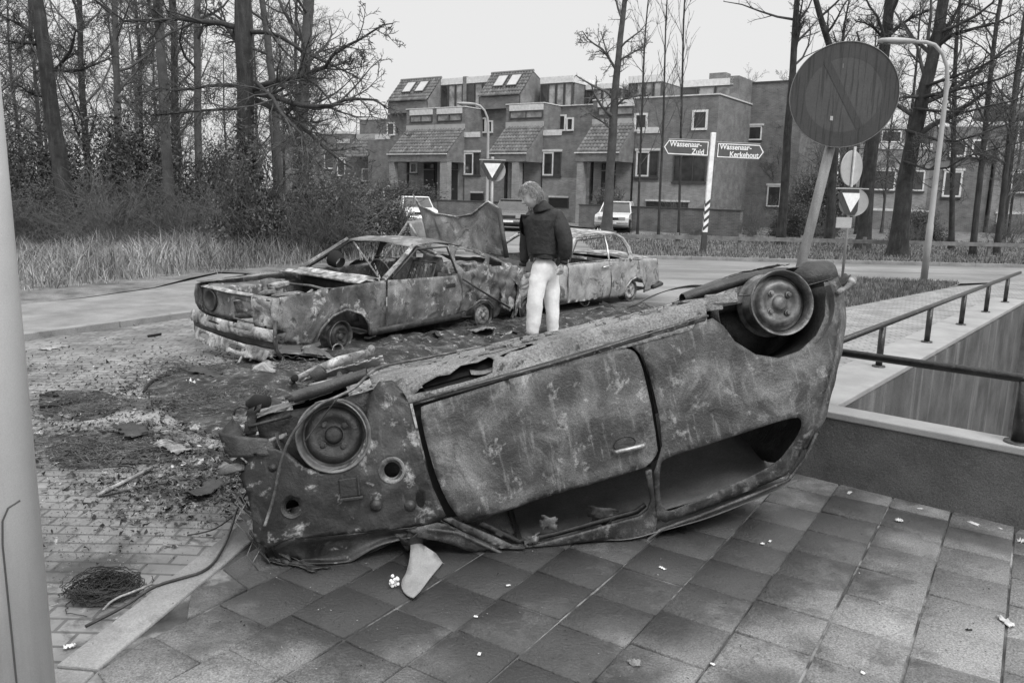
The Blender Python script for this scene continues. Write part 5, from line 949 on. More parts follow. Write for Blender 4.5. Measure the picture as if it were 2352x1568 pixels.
# rear underbody
mb=MB(); V=[];n=18
for i in range(n+1):
    a=math.pi*(i/n)*1.12-.2
    for y in (-.745,-.40): V.append((.06+.31*math.cos(a),y,.30+.26*math.sin(a)))
mb.add(V,[(2*i,2*i+1,2*i+3,2*i+2) for i in range(n)]); mb.add([(.06+.31*math.cos(math.pi*i/12),-.40,.30+.26*math.sin(math.pi*i/12)) for i in range(13)]+[(.06,-.40,.22)],[tuple(range(14))]); mb.build('wheel_well',M_burnd,A,smooth=True,solid=.003)
patch('trailing_arm',lambda u,v:(.42-.58*u,-.45+.05*math.cos(v*6.28),.155-.03*math.sin(u*2.4)+.03*math.sin(v*6.28)),M_burnd,A,14,8,.004,8,0,51)
patch('chassis_rail',lambda u,v:(.46-.86*u,-.32+.10*v,.165-.065*math.sin(u*2.6)+(.05 if v>.8 else 0)),M_rustl,A,26,6,.005,8,.006,52)
patch('chassis_flange',lambda u,v:(.16-.62*u,.02+.05*v,.115-.035*math.sin(u*3.0)-.01*v),M_burn,A,26,5,.004,14,.006,53,jag=.1)
patch('far_rail',lambda u,v:(.42-.60*u,.45+.12*v,.115-.055*math.sin(u*3.0)),M_burnd,A,22,5,.005,9,.006,54)
patch('rust_crust',lambda u,v:(-.05-.42*u,.05+.06*v,.075-.012*math.sin(u*3)+.01*v),M_burnd,A,24,5,.014,22,.004,55,jag=.3)
bar('axle_tube',[(.36,-.50,.225),(.05,-.44,.24)],[.045,.045],M_burnd,A,14); bar('axle_beam',[(0,-.5,.27),(0,.5,.25)],.028,M_burnd,A,12)
mb=MB(); mb.box((.36,-.60,.215),(.13,.12,.07),(0,.1,0)); mb.box((.44,-.56,.178),(.11,.18,.014),(0,.1,0)); mb.box((.30,-.66,.20),(.16,.03,.05),(0,.15,.2)); mb.build('spring_hanger',M_rustl,A,bevel=.006)
bar('fuel_tank',[(-.22,-.45,.20),(-.30,-.45,.19),(-.40,-.43,.21),(-.46,-.40,.25)],[.05,.085,.09,.04],M_burnd,A,18)
patch('rear_floor',lambda u,v:(.40-.80*u,-.55+1.15*v,.22+.03*math.sin(u*3)),M_burnd,A,16,12,.01,6,.004,56)
bar('brake_cable',[(.5,-.5,.165),(.35,-.55,.185),(.2,-.6,.20),(.1,-.62,.22)],.004,M_burnd,A,5)
# wheels
wheel(A,(0,-.66,.288),.168,-1,M_bare,mat('scorched_disc',(.03,.09,.22),scale=9,rough=.5,metal=.3,bump=.2,pos=(.3,.65),spots=(8,.02,.55,.65,.7)),width=.15,disc=.005)
wheel(A,(2.305,-.745,.420),.170,-1,mat('sooted_rim',(.04,.12,.26),scale=10,rough=.5,bump=.2,pos=(.3,.7)),M_burnd,width=.14,disc=-.012,steer=math.radians(-3))
wheel(A,(0,.66,.288),.168,1,M_burnd,M_burnd)
# cable draped over the front wheel
CP=[(1.45,.30,.155),(1.84,0,.150),(2.04,-.30,.15),(2.09,-.62,.172),(2.155,-.80,.228),(2.24,-.86,.25),(2.32,-.86,.262),(2.42,-.86,.32),(2.50,-.84,.40),(2.56,-.82,.50),(2.61,-.80,.62),(2.68,-.80,.74)]
bar('draped_cable',[Vector(p) for p in polyw(CP,2)],.0075,M_bare,A,6); bar('draped_cable',[Vector(p) for p in polyw([(2.24,-.865,.255),(2.33,-.862,.33),(2.42,-.862,.41)],1)],.004,M_burnd,A,5)
bar('wire_loop',[Vector((2.315+.165*math.cos(a),-.835+.01*math.sin(3*a),.418+.165*math.sin(a))) for a in np.linspace(2.6,4.9,16)],.004,M_bare,A,5)
# pale torn plate standing on the paving by the fender, with a white clump
def wp(u,v,Y): return Vector(AT(u,v,Y))
c3_=lambda x,y:((750+x/1.494)*.64615,(1150+y/1.494)*.64615)
pt=[(1058,1130,3.62),(1240,1250,3.52),(1200,1330,3.40),(1085,1495,3.12),(1050,1490,3.12),(1015,1460,3.13),(1008,1400,3.2),(1045,1300,3.36),(1060,1220,3.5)]
o0=Vector((wp(*c3_(1085,1495),3.12).x,3.12,0)); t=thing('torn_plate',o0,'pale torn sheet-metal plate propped against the overturned car front, tip on the paving','debris')
def plf(a,b):
    p=wp(*c3_(a*1000,-b*1000),3.60-.44*(-b*1000-1130)/365.+.03*math.sin(a*22)); return (p.x-o0.x,p.y-o0.y,max(p.z,.012))
sheet('plate',chaikin([(x/1000,-y/1000) for x,y,_ in pt],1),plf,M_pan,t,[],.03,0,12,.006,60)
# ---- 2: the burnt fastback
pB=(-.941,10.626,-.055); B=thing('burnt_car',pB,'burnt-out fastback with its bonnet gone, standing nose towards the kerb','car',rot=(math.radians(-.8),0,math.radians(231.5)))
def FB(x,z,o=0,s=1):
    y=.755 if z<=.78 else .755-(z-.78)*.5
    if z<.45: y-=.05*((.45-z)/.25)**2
    if x>2.6: y-=(x-2.6)**2*.16
    if x<-.3: y-=(-.3-x)**2*.3
    return (x,s*(y+o+.006*math.exp(-((z-.44)/.012)**2)),z)
af=[(1.92,.20),(1.965,.33),(2.08,.455),(2.29,.515),(2.47,.465),(2.60,.36),(2.67,.22)]; ar=[(.44,.27),(.28,.35),(.13,.42),(-.04,.40),(-.18,.30),(-.23,.14)]
fB=[(1.715,.22)]+af+[(2.72,.18),(3.03,.24),(3.02,.34),(3.12,.42),(3.17,.50),(3.18,.60),(3.15,.705),(2.84,.735),(2.46,.76),(2.06,.775),(1.74,.79),(1.716,.79)]
dB=[(1.70,.785),(1.703,.215),(1.1,.205),(.51,.262),(.46,.42),(.475,.58),(.555,.765)]
qB=chaikin([(.48,1.075),(.22,1.035),(-.08,.965),(.0,.88),(.22,.81),(.50,.79)],2); vB=[(-.15,.945),(-.33,.865),(-.33,.825),(-.08,.835)]
rB=[(.535,.77),(.46,.59),(.445,.42),(.49,.265)]+ar+[(-.3,.17),(-.64,.26),(-.83,.39),(-.83,.52),(-.80,.64),(-.70,.80),(-.41,.875),(-.16,.965),(.22,1.075),(.52,1.125),(.555,1.115),(.56,.80)]
for s,nm in ((1,''),(-1,'')):
    sheet('fender',fB,lambda a,b:FB(a,b,0,s),M_coupe,B,[],.045,.010,4,.004,101+s)
    sheet('door',dB,lambda a,b:FB(a,b,.004,s),M_coupe,B,[],.045,.012,4,.004,104+s)
    sheet('quarter_panel',rB,lambda a,b:FB(a,b,0,s),M_coupe,B,[qB,vB],.03,.03,9,.004,107+s)
    bar('windscreen_pillar',[(1.74,s*.735,.79),(1.42,s*.66,.97),(1.14,s*.585,1.135)],[.032,.028,.026],M_coupe,B,6,False)
    bar('window_frame',[FB(1.62,.80,.0,s),FB(1.10,1.095,.0,s),FB(.58,1.10,.0,s),FB(.56,.79,0,s)],.014,M_burnd,B,6)
    bar('arch_lip',[FB(a,b,.008,s) for a,b in af],.014,M_coupe,B,6); bar('arch_lip',[FB(a,b,.006,s) for a,b in ar],.012,M_coupe,B,6)
    bar('sill_beam',[(1.9,s*.70,.22),(.45,s*.70,.25)],.05,M_burnd,B,8)
patch('crumpled_tail',lambda u,v:(-.55-.45*u,.80-.45*u+.08*math.sin(v*5),.12+.62*v-.12*u),M_ash,B,22,22,.07,8,.004,172,jag=.35)
patch('crumpled_tail',lambda u,v:(-.85-.25*u,.55-.9*u,.10+.55*v*(1-.3*u)),M_coupe,B,22,18,.07,8,.004,173,jag=.35)
mb=MB(); mb.box(FB(.68,.65,.008),(.17,.012,.05)); mb.build('door_handle',M_burnd,B,bevel=.01); 
rx=[1.2,1.12,.9,.72,.45,.22,.12]; rz=[1.105,1.135,1.165,1.17,1.14,1.085,1.06]
patch('roof',lambda u,v:((x:=1.16-1.02*u),(-.575+1.15*v),np.interp(x,rx[::-1],rz[::-1])-.01+.035*math.sin(math.pi*v)),M_coupe,B,22,20,.010,4,.005,110)
patch('rear_deck',lambda u,v:(-.44-.34*u,-.56+1.12*v,.87-.11*u+.02*math.sin(math.pi*v)),M_coupe,B,12,18,.03,6,.005,111)
for s in (-1,1): bar('hatch_frame',[(.14,s*.55,1.06),(-.16,s*.56,.965),(-.44,s*.58,.875)],.03,M_coupe,B,6,False)
patch('tail_panel',lambda u,v:(-.79-.05*math.sin(math.pi*u)+.12*(1-v)*0-.03*v,-.62+1.24*u,.28+.48*v),M_ash,B,26,14,.05,9,.005,112,jag=.3)
patch('crumpled_corner',lambda u,v:(-.25-.58*u,.74-.12*u+.06*v,.78-.50*v-.08*u),M_ash,B,24,20,.05,9,.004,171,jag=.3)
patch('floor',lambda u,v:(2.0-2.7*u,-.66+1.32*v,.20),M_burnd,B,18,10,.02,4,.004,113)
patch('firewall',lambda u,v:(1.86-.06*v,-.68+1.36*u,.22+.50*v),M_burnd,B,18,8,.015,6,.004,114)
patch('cowl',lambda u,v:(1.72+.36*v,-.70+1.40*u,.80-.015*v+.012*math.sin(v*12)),M_ash,B,26,10,.010,9,.004,115,jag=.08)
bar('cowl_edge',[(2.09,-.68,.775),(2.10,0,.79),(2.08,.68,.775)],.014,M_ash,B,6); bar('bulkhead_rail',[(2.2,-.55,.66),(2.25,.1,.70),(2.2,.6,.66)],.014,M_coupe,B,6)
for s in (-1,1):
    patch('inner_wing',lambda u,v:(3.05-1.15*u,s*(.50+.12*(v>.9)),.30+.40*v-.0*u),M_coupe,B,20,10,.02,6,.004,116+s)
    mb=MB(); mb.lathe([(.13,-.2),(.12,.0),(.06,.02),(.05,0),(0,0)],(2.33,s*.52,.70),None,n=20); mb.build('strut_tower',M_coupe,B,smooth=True)
    mb=MB(); Mx=Matrix.Rotation(math.pi/2,4,'Y'); mb.lathe([(.085,-.08),(.115,-.02),(.125,.0),(.118,.012),(.10,.0),(.09,-.02),(.06,-.05),(0,-.06)],(3.10,s*.52,.54),Mx,n=30); (mb.build('headlight_ring',M_burnd,B,smooth=True) if s<0 else patch('crushed_corner',lambda u,v:(3.12+.05*math.sin(u*4),.32+.42*u,.40+.30*v),M_ash,B,12,10,.03,10,.004,174,jag=.3))
def rad(u,v): return (3.06+.015*math.sin(u*9),-.70+1.40*u,.36+.31*v)
sheet('radiator_panel',[(-.70,.38),(.66,.38),(.68,.52),(.62,.66),(-.70,.66)],lambda a,b:(3.07+.01*math.sin(a*9),a,b),M_coupe,B,[ell(-.52,.54,.095,.095,18),[(-.12,.40),(.34,.40),(.34,.60),(-.14,.60)]],.04,.012,6,.006,118)
patch('radiator_top_rail',lambda u,v:(3.0+.11*v,-.70+1.36*u,.665+.02*math.sin(v*3)),M_ash,B,24,5,.008,8,.005,119)
patch('wing_top_rail',lambda u,v:(3.12-1.35*u,-.74+.10*v+.03*u,.725+.05*u),M_coupe,B,24,4,.004,5,.005,120)
mb=MB(); mb.box((2.52,.02,.46),(.42,.24,.26),(0,0,.05)); mb.box((2.50,.04,.60),(.36,.13,.06),(0,.03,.05)); mb.lathe([(.0,.0),(.10,.0),(.10,.05),(.03,.06),(.03,.1),(0,.1)],(2.62,-.18,.58),Matrix.Rotation(.4,4,'X'),n=18); mb.lathe([(.02,-.02),(.07,-.02),(.075,.03),(.02,.03)],(2.78,.16,.52),Matrix.Rotation(1.5,4,'Y'),n=18); mb.box((2.86,-.25,.5),(.18,.12,.14),(.2,.1,.4)); mb.build('engine',M_coupe,B,bevel=.012)
bar('hose',[(2.7,-.1,.6),(2.85,.05,.64),(2.98,.2,.55)],.02,M_burnd,B,8); bar('hose',[(2.3,.2,.66),(2.5,.3,.62),(2.7,.38,.66),(2.9,.3,.6)],.016,M_ash,B,8)
mb=MB(); mb.box((2.40,-.28,.68),(.20,.16,.05),(.1,.1,.2)); mb.box((2.44,-.28,.62),(.14,.12,.10)); mb.build('battery_tray',M_ash,B,bevel=.01)
# bumper and valance
def bump(z0,z1,x0,amp,y0=-.76,y1=.76): return lambda u,v:(x0+.10*math.sin(math.pi*u)+.03*math.sin(v*3.14),y0+(y1-y0)*u,z0+(z1-z0)*v+.02*math.sin(u*7))
sheet('bumper',[(-.76,.30),(.74,.28),(.78,.34),(.74,.40),(-.76,.42)],lambda a,b:(3.17+.10*math.cos(a*1.8)-(.34-b)**2*4,a,b),M_ash,B,[[(-.30,.355),(-.08,.35),(-.08,.365),(-.30,.37)],[(.12,.345),(.42,.33),(.42,.352),(.12,.362)]],.03,.007,9,.008,121)
patch('bumper_shadow_bar',lambda u,v:(3.17+.06*math.sin(math.pi*u),-.74+1.48*u,.20+.09*v),M_burnd,B,22,5,.01,7,.006,122)
sheet('front_valance',[(-.55,.12),(-.1,.10),(.70,.08),(.76,.20),(.40,.21),(-.2,.24),(-.62,.26)],lambda a,b:(3.22+.05*math.cos(a*1.8)+.2*(.2-b),a,b),M_ash,B,[ell(-.38,.19,.10,.03,12),ell(.25,.155,.14,.025,12)],.03,.014,9,.008,123)
bar('bumper_iron',[(3.14,.72,.48),(3.18,.76,.36),(3.16,.75,.20),(3.08,.72,.10)],.022,M_burn,B,6); bar('bumper_iron',[(3.0,.6,.2),(3.2,.7,.12)],.018,M_ash,B,6)
bar('stay_rod',[(1.12,-.52,1.12),(1.66,.56,.80)],.012,M_coupe,B,6); bar('fallen_rod',[(.50,.80,.72),(.10,.86,.50),(-.28,.93,.30)],.013,M_burnd,B,6)
bar('steering_wheel',[Vector((1.42+.10*math.cos(a)*.5,.34+.17*math.sin(a),.80+.17*math.cos(a))) for a in np.linspace(0,6.28,24)],.009,M_burnd,B,6)
for y in (-.36,.34):
    mb=MB()
    for i in range(7): mb.tube([(.95+.02*i,y-.2+.06*i,.35),(.80,y-.2+.065*i,.60),(.70,y-.18+.06*i,.86)],.006,5)
    mb.tube([(.95,y-.22,.35),(.70,y-.20,.90),(.70,y+.20,.90),(.95,y+.22,.35)],.013,6); mb.build('seat_frame',M_burnd,B)
mb=MB(); mb.lathe([(.07,-.08),(.10,0),(.11,.06)],(1.35,-.55,.88),Matrix.Rotation(1.2,4,'X'),n=18); mb.build('speaker_pod',M_void,B,smooth=True)
for s in (-1,1):
    wheel(B,(2.30,s*.66,.215),.17,s,M_bare,M_burnd,steer=.1); wheel(B,(-.02,s*.68,.20),.17,s,M_bare,M_ash)
# ---- 3: the burnt saloon behind the man
Cc=thing('burnt_car',(1.35,13.73,-.20),'burnt-out two-door saloon behind the man, roof and pillars still standing','car',rot=(math.radians(-.7),math.radians(1.5),math.radians(228.6)),scale=1.07)
def FC(x,z,o=0,s=1):
    y=.79 if z<=.84 else .79-(z-.84)*.72
    if z<.5: y-=.05*((.5-z)/.25)**2
    if x>2.5: y-=(x-2.5)**2*.12
    if x<-.4: y-=(-.4-x)**2*.25
    return (x,s*(y+o+.01*math.exp(-((z-.75)/.02)**2)),z)
ac=[(.21,.28),(.17,.42),(.06,.51),(-.09,.545),(-.25,.49),(-.35,.38),(-.39,.27)]
qc=[(.575,.28)]+ac+[(-.43,.28),(-.67,.30),(-.86,.38),(-.85,.50),(-.80,.64),(-.70,.785),(-.30,.815),(.10,.835),(.655,.85),(.60,.66),(.575,.48)]
dc=[(1.645,.865),(1.635,.33),(.59,.285),(.59,.48),(.615,.66),(.67,.85)]
fc=[(1.655,.865),(1.65,.34),(2.12,.34),(2.18,.46),(2.30,.54),(2.46,.56),(2.60,.50),(2.72,.38),(2.75,.30),(3.0,.32),(3.08,.45),(3.05,.70),(3.0,.80),(2.3,.85)]
for s in (1,-1):
    sheet('quarter_panel',qc,lambda a,b:FC(a,b,0,s),M_sal,Cc,[],.045,.012,4,.004,131+s)
    d_=sheet('door',dc,lambda a,b:FC(a,b,.004-.02*math.exp(-((a-1.05)/.3)**2-((b-.5)/.12)**2),s),M_sal,Cc,[],.045,.010,4,.004,134+s)
    if s>0:
        mb=MB(); a_,b_=Vector(FC(.86,.775,.02)),Vector(FC(.68,.785,.02)); mb.tube([a_,a_+Vector((0,.02,0)),b_+Vector((0,.025,0)),b_],.011,8); mb.build('handle',M_chrome,d_,smooth=True)
    sheet('fender',fc,lambda a,b:FC(a,b,0,s),M_sal,Cc,[],.06,.015,4,.004,137+s)
    bar('windscreen_pillar',[FC(1.68,.86,0,s),FC(1.45,1.03,0,s),FC(1.20,1.185,0,s)],.022,M_sal,Cc,6); bar('rear_pillar',[FC(.14,1.185,0,s),FC(.04,1.13,.0,s),FC(.01,.99,.0,s),FC(.06,.88,.0,s),FC(.12,.82,.0,s)],[.024,.03,.034,.036,.04],M_sal,Cc,6,False)
    bar('door_pillar',[FC(.455,1.20,.0,s),FC(.52,1.05,.0,s),FC(.66,.85,.0,s)],.017,M_chrome,Cc,6)
    bar('window_frame',[FC(1.62,.87,.0,s),FC(1.16,1.16,.0,s),FC(.50,1.17,.0,s)],.010,M_burnd,Cc,6); bar('gutter',[FC(1.2,1.20,.01,s),FC(.6,1.215,.012,s),FC(.10,1.19,.01,s)],.013,M_ash,Cc,6)
    bar('belt_edge',[FC(1.65,.872,.0,s),FC(.66,.858,.0,s),FC(-.2,.815,.0,s)],.012,M_ash,Cc,6); bar('arch_lip',[FC(a,b,.006,s) for a,b in ac],.013,M_ash,Cc,6)
patch('roof',lambda u,v:(1.22-1.14*u,-.52+1.04*v,1.205+.035*math.sin(math.pi*v)+.03*math.sin(math.pi*u)),M_ash,Cc,20,18,.010,4,.006,140)
patch('boot_lid',lambda u,v:(.06-.76*u,-.68+1.36*v,.805-.03*u+.06*math.sin(math.pi*v)+.03*math.sin(math.pi*u)),M_ash,Cc,16,18,.012,5,.005,141)
patch('tail_panel',lambda u,v:(-.80-.06*math.sin(math.pi*u),-.68+1.36*u,.34+.42*v),M_sal,Cc,18,10,.015,5,.005,142)
bar('bumper',[(-.55,.81,.34),(-.86,.78,.36),(-.97,.55,.38),(-1.0,0,.38),(-.97,-.6,.38)],.035,M_burnd,Cc,10)
patch('floor',lambda u,v:(2.2-2.9*u,-.7+1.4*v,.30),M_burnd,Cc,14,10,.01,4,.004,143); patch('rear_bench',lambda u,v:(.15+.12*(1-v),-.6+1.2*u,.40+.36*v),M_burnd,Cc,16,8,.02,7,.01,144); patch('parcel_shelf',lambda u,v:(.05-.30*u,-.6+1.2*v,.80),M_burnd,Cc,8,14,.01,7,.005,145)
patch('dashboard',lambda u,v:(1.66-.15*v,-.68+1.36*u,.70+.12*v),M_burnd,Cc,14,6,.015,7,.01,146)
mb=MB()
for i in range(9): mb.tube([(1.0,-.6+.05*i,.4),(.8,-.6+.05*i,.82)],.006,5); mb.tube([(1.0,.18+.05*i,.4),(.8,.18+.05*i,.82)],.006,5)
mb.tube([(.8,-.62,.4),(.78,-.6,.84),(.78,-.18,.84),(.8,-.16,.4)],.013,6); mb.tube([(.8,.16,.4),(.78,.18,.84),(.78,.6,.84),(.8,.62,.4)],.013,6); mb.build('seat_frame',M_burnd,Cc)
patch('nose_panel',lambda u,v:(3.02,-.70+1.4*u,.35+.42*v),M_sal,Cc,12,6,.02,5,.005,147); patch('engine_bay_floor',lambda u,v:(3.0-1.2*u,-.6+1.2*v,.45),M_burnd,Cc,10,8,.04,6,.005,148)
for s in (1,-1): wheel(Cc,(-.05,s*.70,.33),.17,s,M_bare,M_ash,width=.12); wheel(Cc,(2.42,s*.70,.33),.17,s,M_bare,M_burnd,width=.12)
# raised torn bonnet, on its hinges at the saloon's nose
MC=(Matrix.Translation(Cc.location)@Cc.rotation_euler.to_matrix().to_4x4()@Matrix.Scale(1.07,4)).inverted()
tx=[0,.08,.24,.48,.68,.80,.87,1]; tu=[948,965,1000,1050,1085,1108,1120,1145]; tv=[447,473,490,498,491,472,462,478]
def hood(u,v):
    U=np.interp(u,tx,tu); V_=np.interp(u,tx,tv); bu=980+u*185; bv=556+u*36; Y=11.9-.75*u; w=v**.9
    X=U*(1-w)+bu*w+6*math.sin(w*3.1)*(u<.2); Z=V_*(1-w)+bv*w; Yd=Y+.45*math.sin(math.pi*u)*(1-w)*.6+.15*w
    return tuple(MC@Vector(AT(X,Z,Yd)))
H_=patch('raised_bonnet',hood,mat('bonnet_burnt_steel',(.05,.16,.30),scale=3,rough=.6,bump=.3,pos=(.3,.7),spots=(5,.42,.57,.68,.8),mask2=(4,.03,.56,.64,.85),dist=1.3,fine=.3),Cc,44,26,.014,6,.006,150,jag=.05)
bar('bonnet_edge',[MC@Vector(AT(np.interp(u,tx,tu),np.interp(u,tx,tv),11.9-.75*u+.27*math.sin(math.pi*u)-.02)) for u in np.linspace(0,1,26)],.012,M_ash,H_,6)
bar('bonnet_stay',[MC@Vector(AT(1146,480,11.15)),MC@Vector(AT(1155,540,11.05)),MC@Vector(AT(1164,592,11.0))],.035,M_burnd,H_,6)
# pale bent corner of another wreck behind the fastback roof
P4=[AT(905,556,12.6),AT(938,509,12.5),AT(968,503,12.3),AT(990,556,12.1)]
t=thing('bent_panel',(P4[0].x,12.5,0),'pale folded sheet-metal corner rising behind the fastback roof, left of the raised bonnet','debris'); o_=Vector(t.location)
patch('panel',lambda u,v:tuple((P4[1]-o_)*(1-u)*(1-v)+(P4[2]-o_)*u*(1-v)+(AT(952,575,12.4)-o_)*(1-u)*v+(AT(995,575,12.1)-o_)*u*v),M_pan,t,10,8,.01,6,.006,160)
bar('frame',[P4[1]-o_,AT(905,560,12.6)-o_,Vector((AT(880,600,12.7)-o_))],.02,M_ash,t,6); bar('frame',[P4[1]-o_,AT(960,545,12.3)-o_,AT(1005,600,12.0)-o_],.018,M_ash,t,6)
mb=MB(); mb.tube([AT(952,575,12.4)-o_,Vector((AT(952,575,12.4).x,12.4,0))-o_],.03,6); mb.tube([AT(995,575,12.1)-o_,Vector((AT(995,575,12.1).x,12.1,0))-o_],.03,6); mb.build('leg',M_burnd,t)
# ================= the man =================
def skin(name,chain,edges,m,parent,sub=2,wob=0,seed=0,rxy=None):
    """one continuous skinned surface; chain = [(pos, radius)], root first"""
    me=bpy.data.meshes.new(name); me.from_pydata([tuple(p) for p,_ in chain],edges,[]); me.update()
    o=link(name,me,None,parent); sk_=o.modifiers.new('skin','SKIN'); sk_.use_smooth_shade=True
    for i,(p,r) in enumerate(chain):
        r=(r,r) if isinstance(r,(int,float)) else r; me.skin_vertices[0].data[i].radius=r; me.skin_vertices[0].data[i].use_root=(i==0)
    ss=o.modifiers.new('sub','SUBSURF'); ss.levels=sub; ss.render_levels=sub
    bpy.context.view_layer.update(); dg=bpy.context.evaluated_depsgraph_get(); ev=bpy.data.meshes.new_from_object(o.evaluated_get(dg)); bpy.data.objects.remove(o); 
    if wob:
        P=np.array([v.co for v in ev.vertices]); N_=np.array([v.normal for v in ev.vertices]); P+=N_*(smooth_noise(P*[1,1,1.6],wob[1],seed)*wob[0]+smooth_noise(P*[1,1,2.2],wob[1]*2.6,seed+2)*wob[0]*.4)[:,None]; ev.vertices.foreach_set('co',P.ravel())
    ev.materials.clear(); ev.name=name; return link(name,ev,m,parent,True)
M_skin=mat('skin',(.42,.50),scale=8,rough=.55,bump=.05,fine=.06); M_jkt=mat('dark_jacket',(.010,.022),scale=7,rough=.75,bump=.5,bscale=14,fine=.25); M_trs=mat('white_trousers',(.72,.85),scale=7,rough=.85,bump=.35,bscale=10,fine=.06); M_hair=mat('hair',(.20,.42),scale=18,rough=.6,bump=.5,bscale=60,fine=.3); M_shoe=flat('shoe',.12,.6)
PO=Vector((.31,9.44,-.05)); man=thing('person',PO,'man in a dark bomber jacket and white trousers looking down at the wrecks','person')
def pp(u,v,Y): return AT(u,v,Y)-PO
tr=[(pp(1249,606,9.44),(.165,.14)),(pp(1240,630,9.38),(.125,.115)),(pp(1234,660,9.36),.112),(pp(1229,695,9.35),.100),(pp(1226,728,9.36),.092),(pp(1224,757,9.37),(.086,.082)),(pp(1223,772,9.37),(.078,.072)),
    (pp(1261,630,9.50),(.125,.115)),(pp(1265,660,9.50),.110),(pp(1267,695,9.50),.095),(pp(1269,728,9.51),.086),(pp(1270,757,9.52),(.074,.072)),(pp(1270,774,9.52),.066),(pp(1251,588,9.44),(.155,.13))]
skin('trousers',tr,[(0,1),(1,2),(2,3),(3,4),(4,5),(5,6),(0,7),(7,8),(8,9),(9,10),(10,11),(11,12),(0,13)],M_trs,man,2,(.012,17),1)
jk=[(pp(1253,548,9.44),(.235,.20)),(pp(1251,580,9.44),(.215,.18)),(pp(1250,597,9.44),(.17,.145)),(pp(1254,512,9.44),(.225,.20)),(pp(1250,488,9.44),(.16,.15)),(pp(1241,472,9.44),(.10,.095)),(pp(1236,463,9.43),(.088,.088)),
    (pp(1279,505,9.31),(.12,.12)),(pp(1294,535,9.25),(.105,.105)),(pp(1300,562,9.23),(.096,.096)),(pp(1299,585,9.24),(.082,.082)),(pp(1295,602,9.26),(.055,.055)),
    (pp(1219,508,9.56),(.11,.11)),(pp(1210,540,9.60),(.088,.088)),(pp(1207,570,9.60),(.08,.08)),(pp(1204,592,9.58),(.07,.07)),(pp(1202,607,9.57),(.048,.048))]
skin('jacket',jk,[(0,1),(1,2),(0,3),(3,4),(4,5),(5,6),(3,7),(7,8),(8,9),(9,10),(10,11),(3,12),(12,13),(13,14),(14,15),(15,16)],M_jkt,man,2,(.013,10),5)
# head
hc=pp(1221,452,9.42); fwd=Vector((-.93,-.22,-.42)).normalized(); upv=Vector((-.40,-.10,.90)); upv=(upv-fwd*upv.dot(fwd)).normalized(); lf=upv.cross(fwd)
HM=Matrix(((fwd.x,lf.x,upv.x,hc.x),(fwd.y,lf.y,upv.y,hc.y),(fwd.z,lf.z,upv.z,hc.z),(0,0,0,1)))@Matrix.Scale(1.12,4)
def headr(el,az,hair=False):
    x=math.cos(el)*math.cos(az); y=math.cos(el)*math.sin(az); z=math.sin(el)
    p=Vector((x*.098,y*.076,z*.118)); 
    if z<0 and x>-.2: p.x*=1-.10*z*z; p.y*=1-.35*z*z
    if z<-.3 and x<0: p.x*=.8
    g=lambda e0,a0,se,sa:math.exp(-((math.degrees(el)-e0)/se)**2-((math.degrees(az)-a0)/sa)**2)
    if hair: return p
    p.x+=.028*g(-12,0,7,8)+.014*g(0,0,9,6)-.010*g(4,20,7,9)-.010*g(4,-20,7,9)+.006*g(16,0,7,28)+.008*g(-34,0,5,12)-.004*g(-28,0,3,12)-.005*g(-41,0,3,12)+.010*g(-56,0,9,18)
    p.y+=.006*g(-18,38,14,14)-.006*g(-18,-38,14,14); return p
V=[];F=[];nu,nv=72,48
for j in range(nv+1):
    for i in range(nu): V.append(HM@headr(-math.pi/2+math.pi*j/nv,2*math.pi*i/nu-math.pi))
for j in range(nv):
    for i in range(nu): F.append((j*nu+i,j*nu+(i+1)%nu,(j+1)*nu+(i+1)%nu,(j+1)*nu+i))
mb=MB(); mb.add(V,F); mb.tube([HM@Vector((-.02,0,-.05)),HM@Vector((-.045,0,-.12)),pp(1243,482,9.44)],[.055,.056,.062],20); hd=mb.build('head',M_skin,man,smooth=True)
for s in (1,-1):
    mb=MB(); E_=HM@Matrix.Translation((-.008,s*.074,-.012))@Matrix.Rotation(s*-.35,4,'Z')@Matrix.Scale(.35,4,(0,1,0)); mb.lathe([(0,.0),(.014,.002)],M=E_@Matrix.Rotation(math.pi/2*s,4,'X'),n=16); 
    for k in range(18):
        a=2*math.pi*k/18; 
    mb.tube([E_@Vector((.016*math.cos(a)-.004*math.sin(a),0,.030*math.sin(a))) for a in np.linspace(0,2*math.pi,18)],.006,8); mb.build('ear',M_skin,hd,smooth=True)
    mb=MB(); mb.lathe([(0,-.011),(.008,-.008),(.011,0),(.008,.008),(0,.011)],HM@Vector((.079,s*.030,.008)),n=14); mb.build('eye',M_signw,hd,smooth=True); mb=MB(); mb.lathe([(0,.0),(.005,.0)],HM@Vector((.0905,s*.031,.005)),Matrix.Rotation(math.pi/2,4,'Y'),n=12); mb.build('pupil',M_void,hd)
    mb=MB(); mb.tube([HM@Vector((.092,s*.014,.026)),HM@Vector((.093,s*.03,.031)),HM@Vector((.083,s*.048,.026))],[.003,.004,.002],6); mb.build('eyebrow',M_hair,hd)
mb=MB(); mb.tube([HM@Vector((.092,-.022,-.064)),HM@Vector((.101,0,-.061)),HM@Vector((.092,.022,-.064))],[.002,.004,.002],6); mb.build('lips',mat('lips',(.16,.2),bump=0),hd)
rg=np.random.default_rng(4); hp=[]
V=[];F=[]; nu,nv=64,30
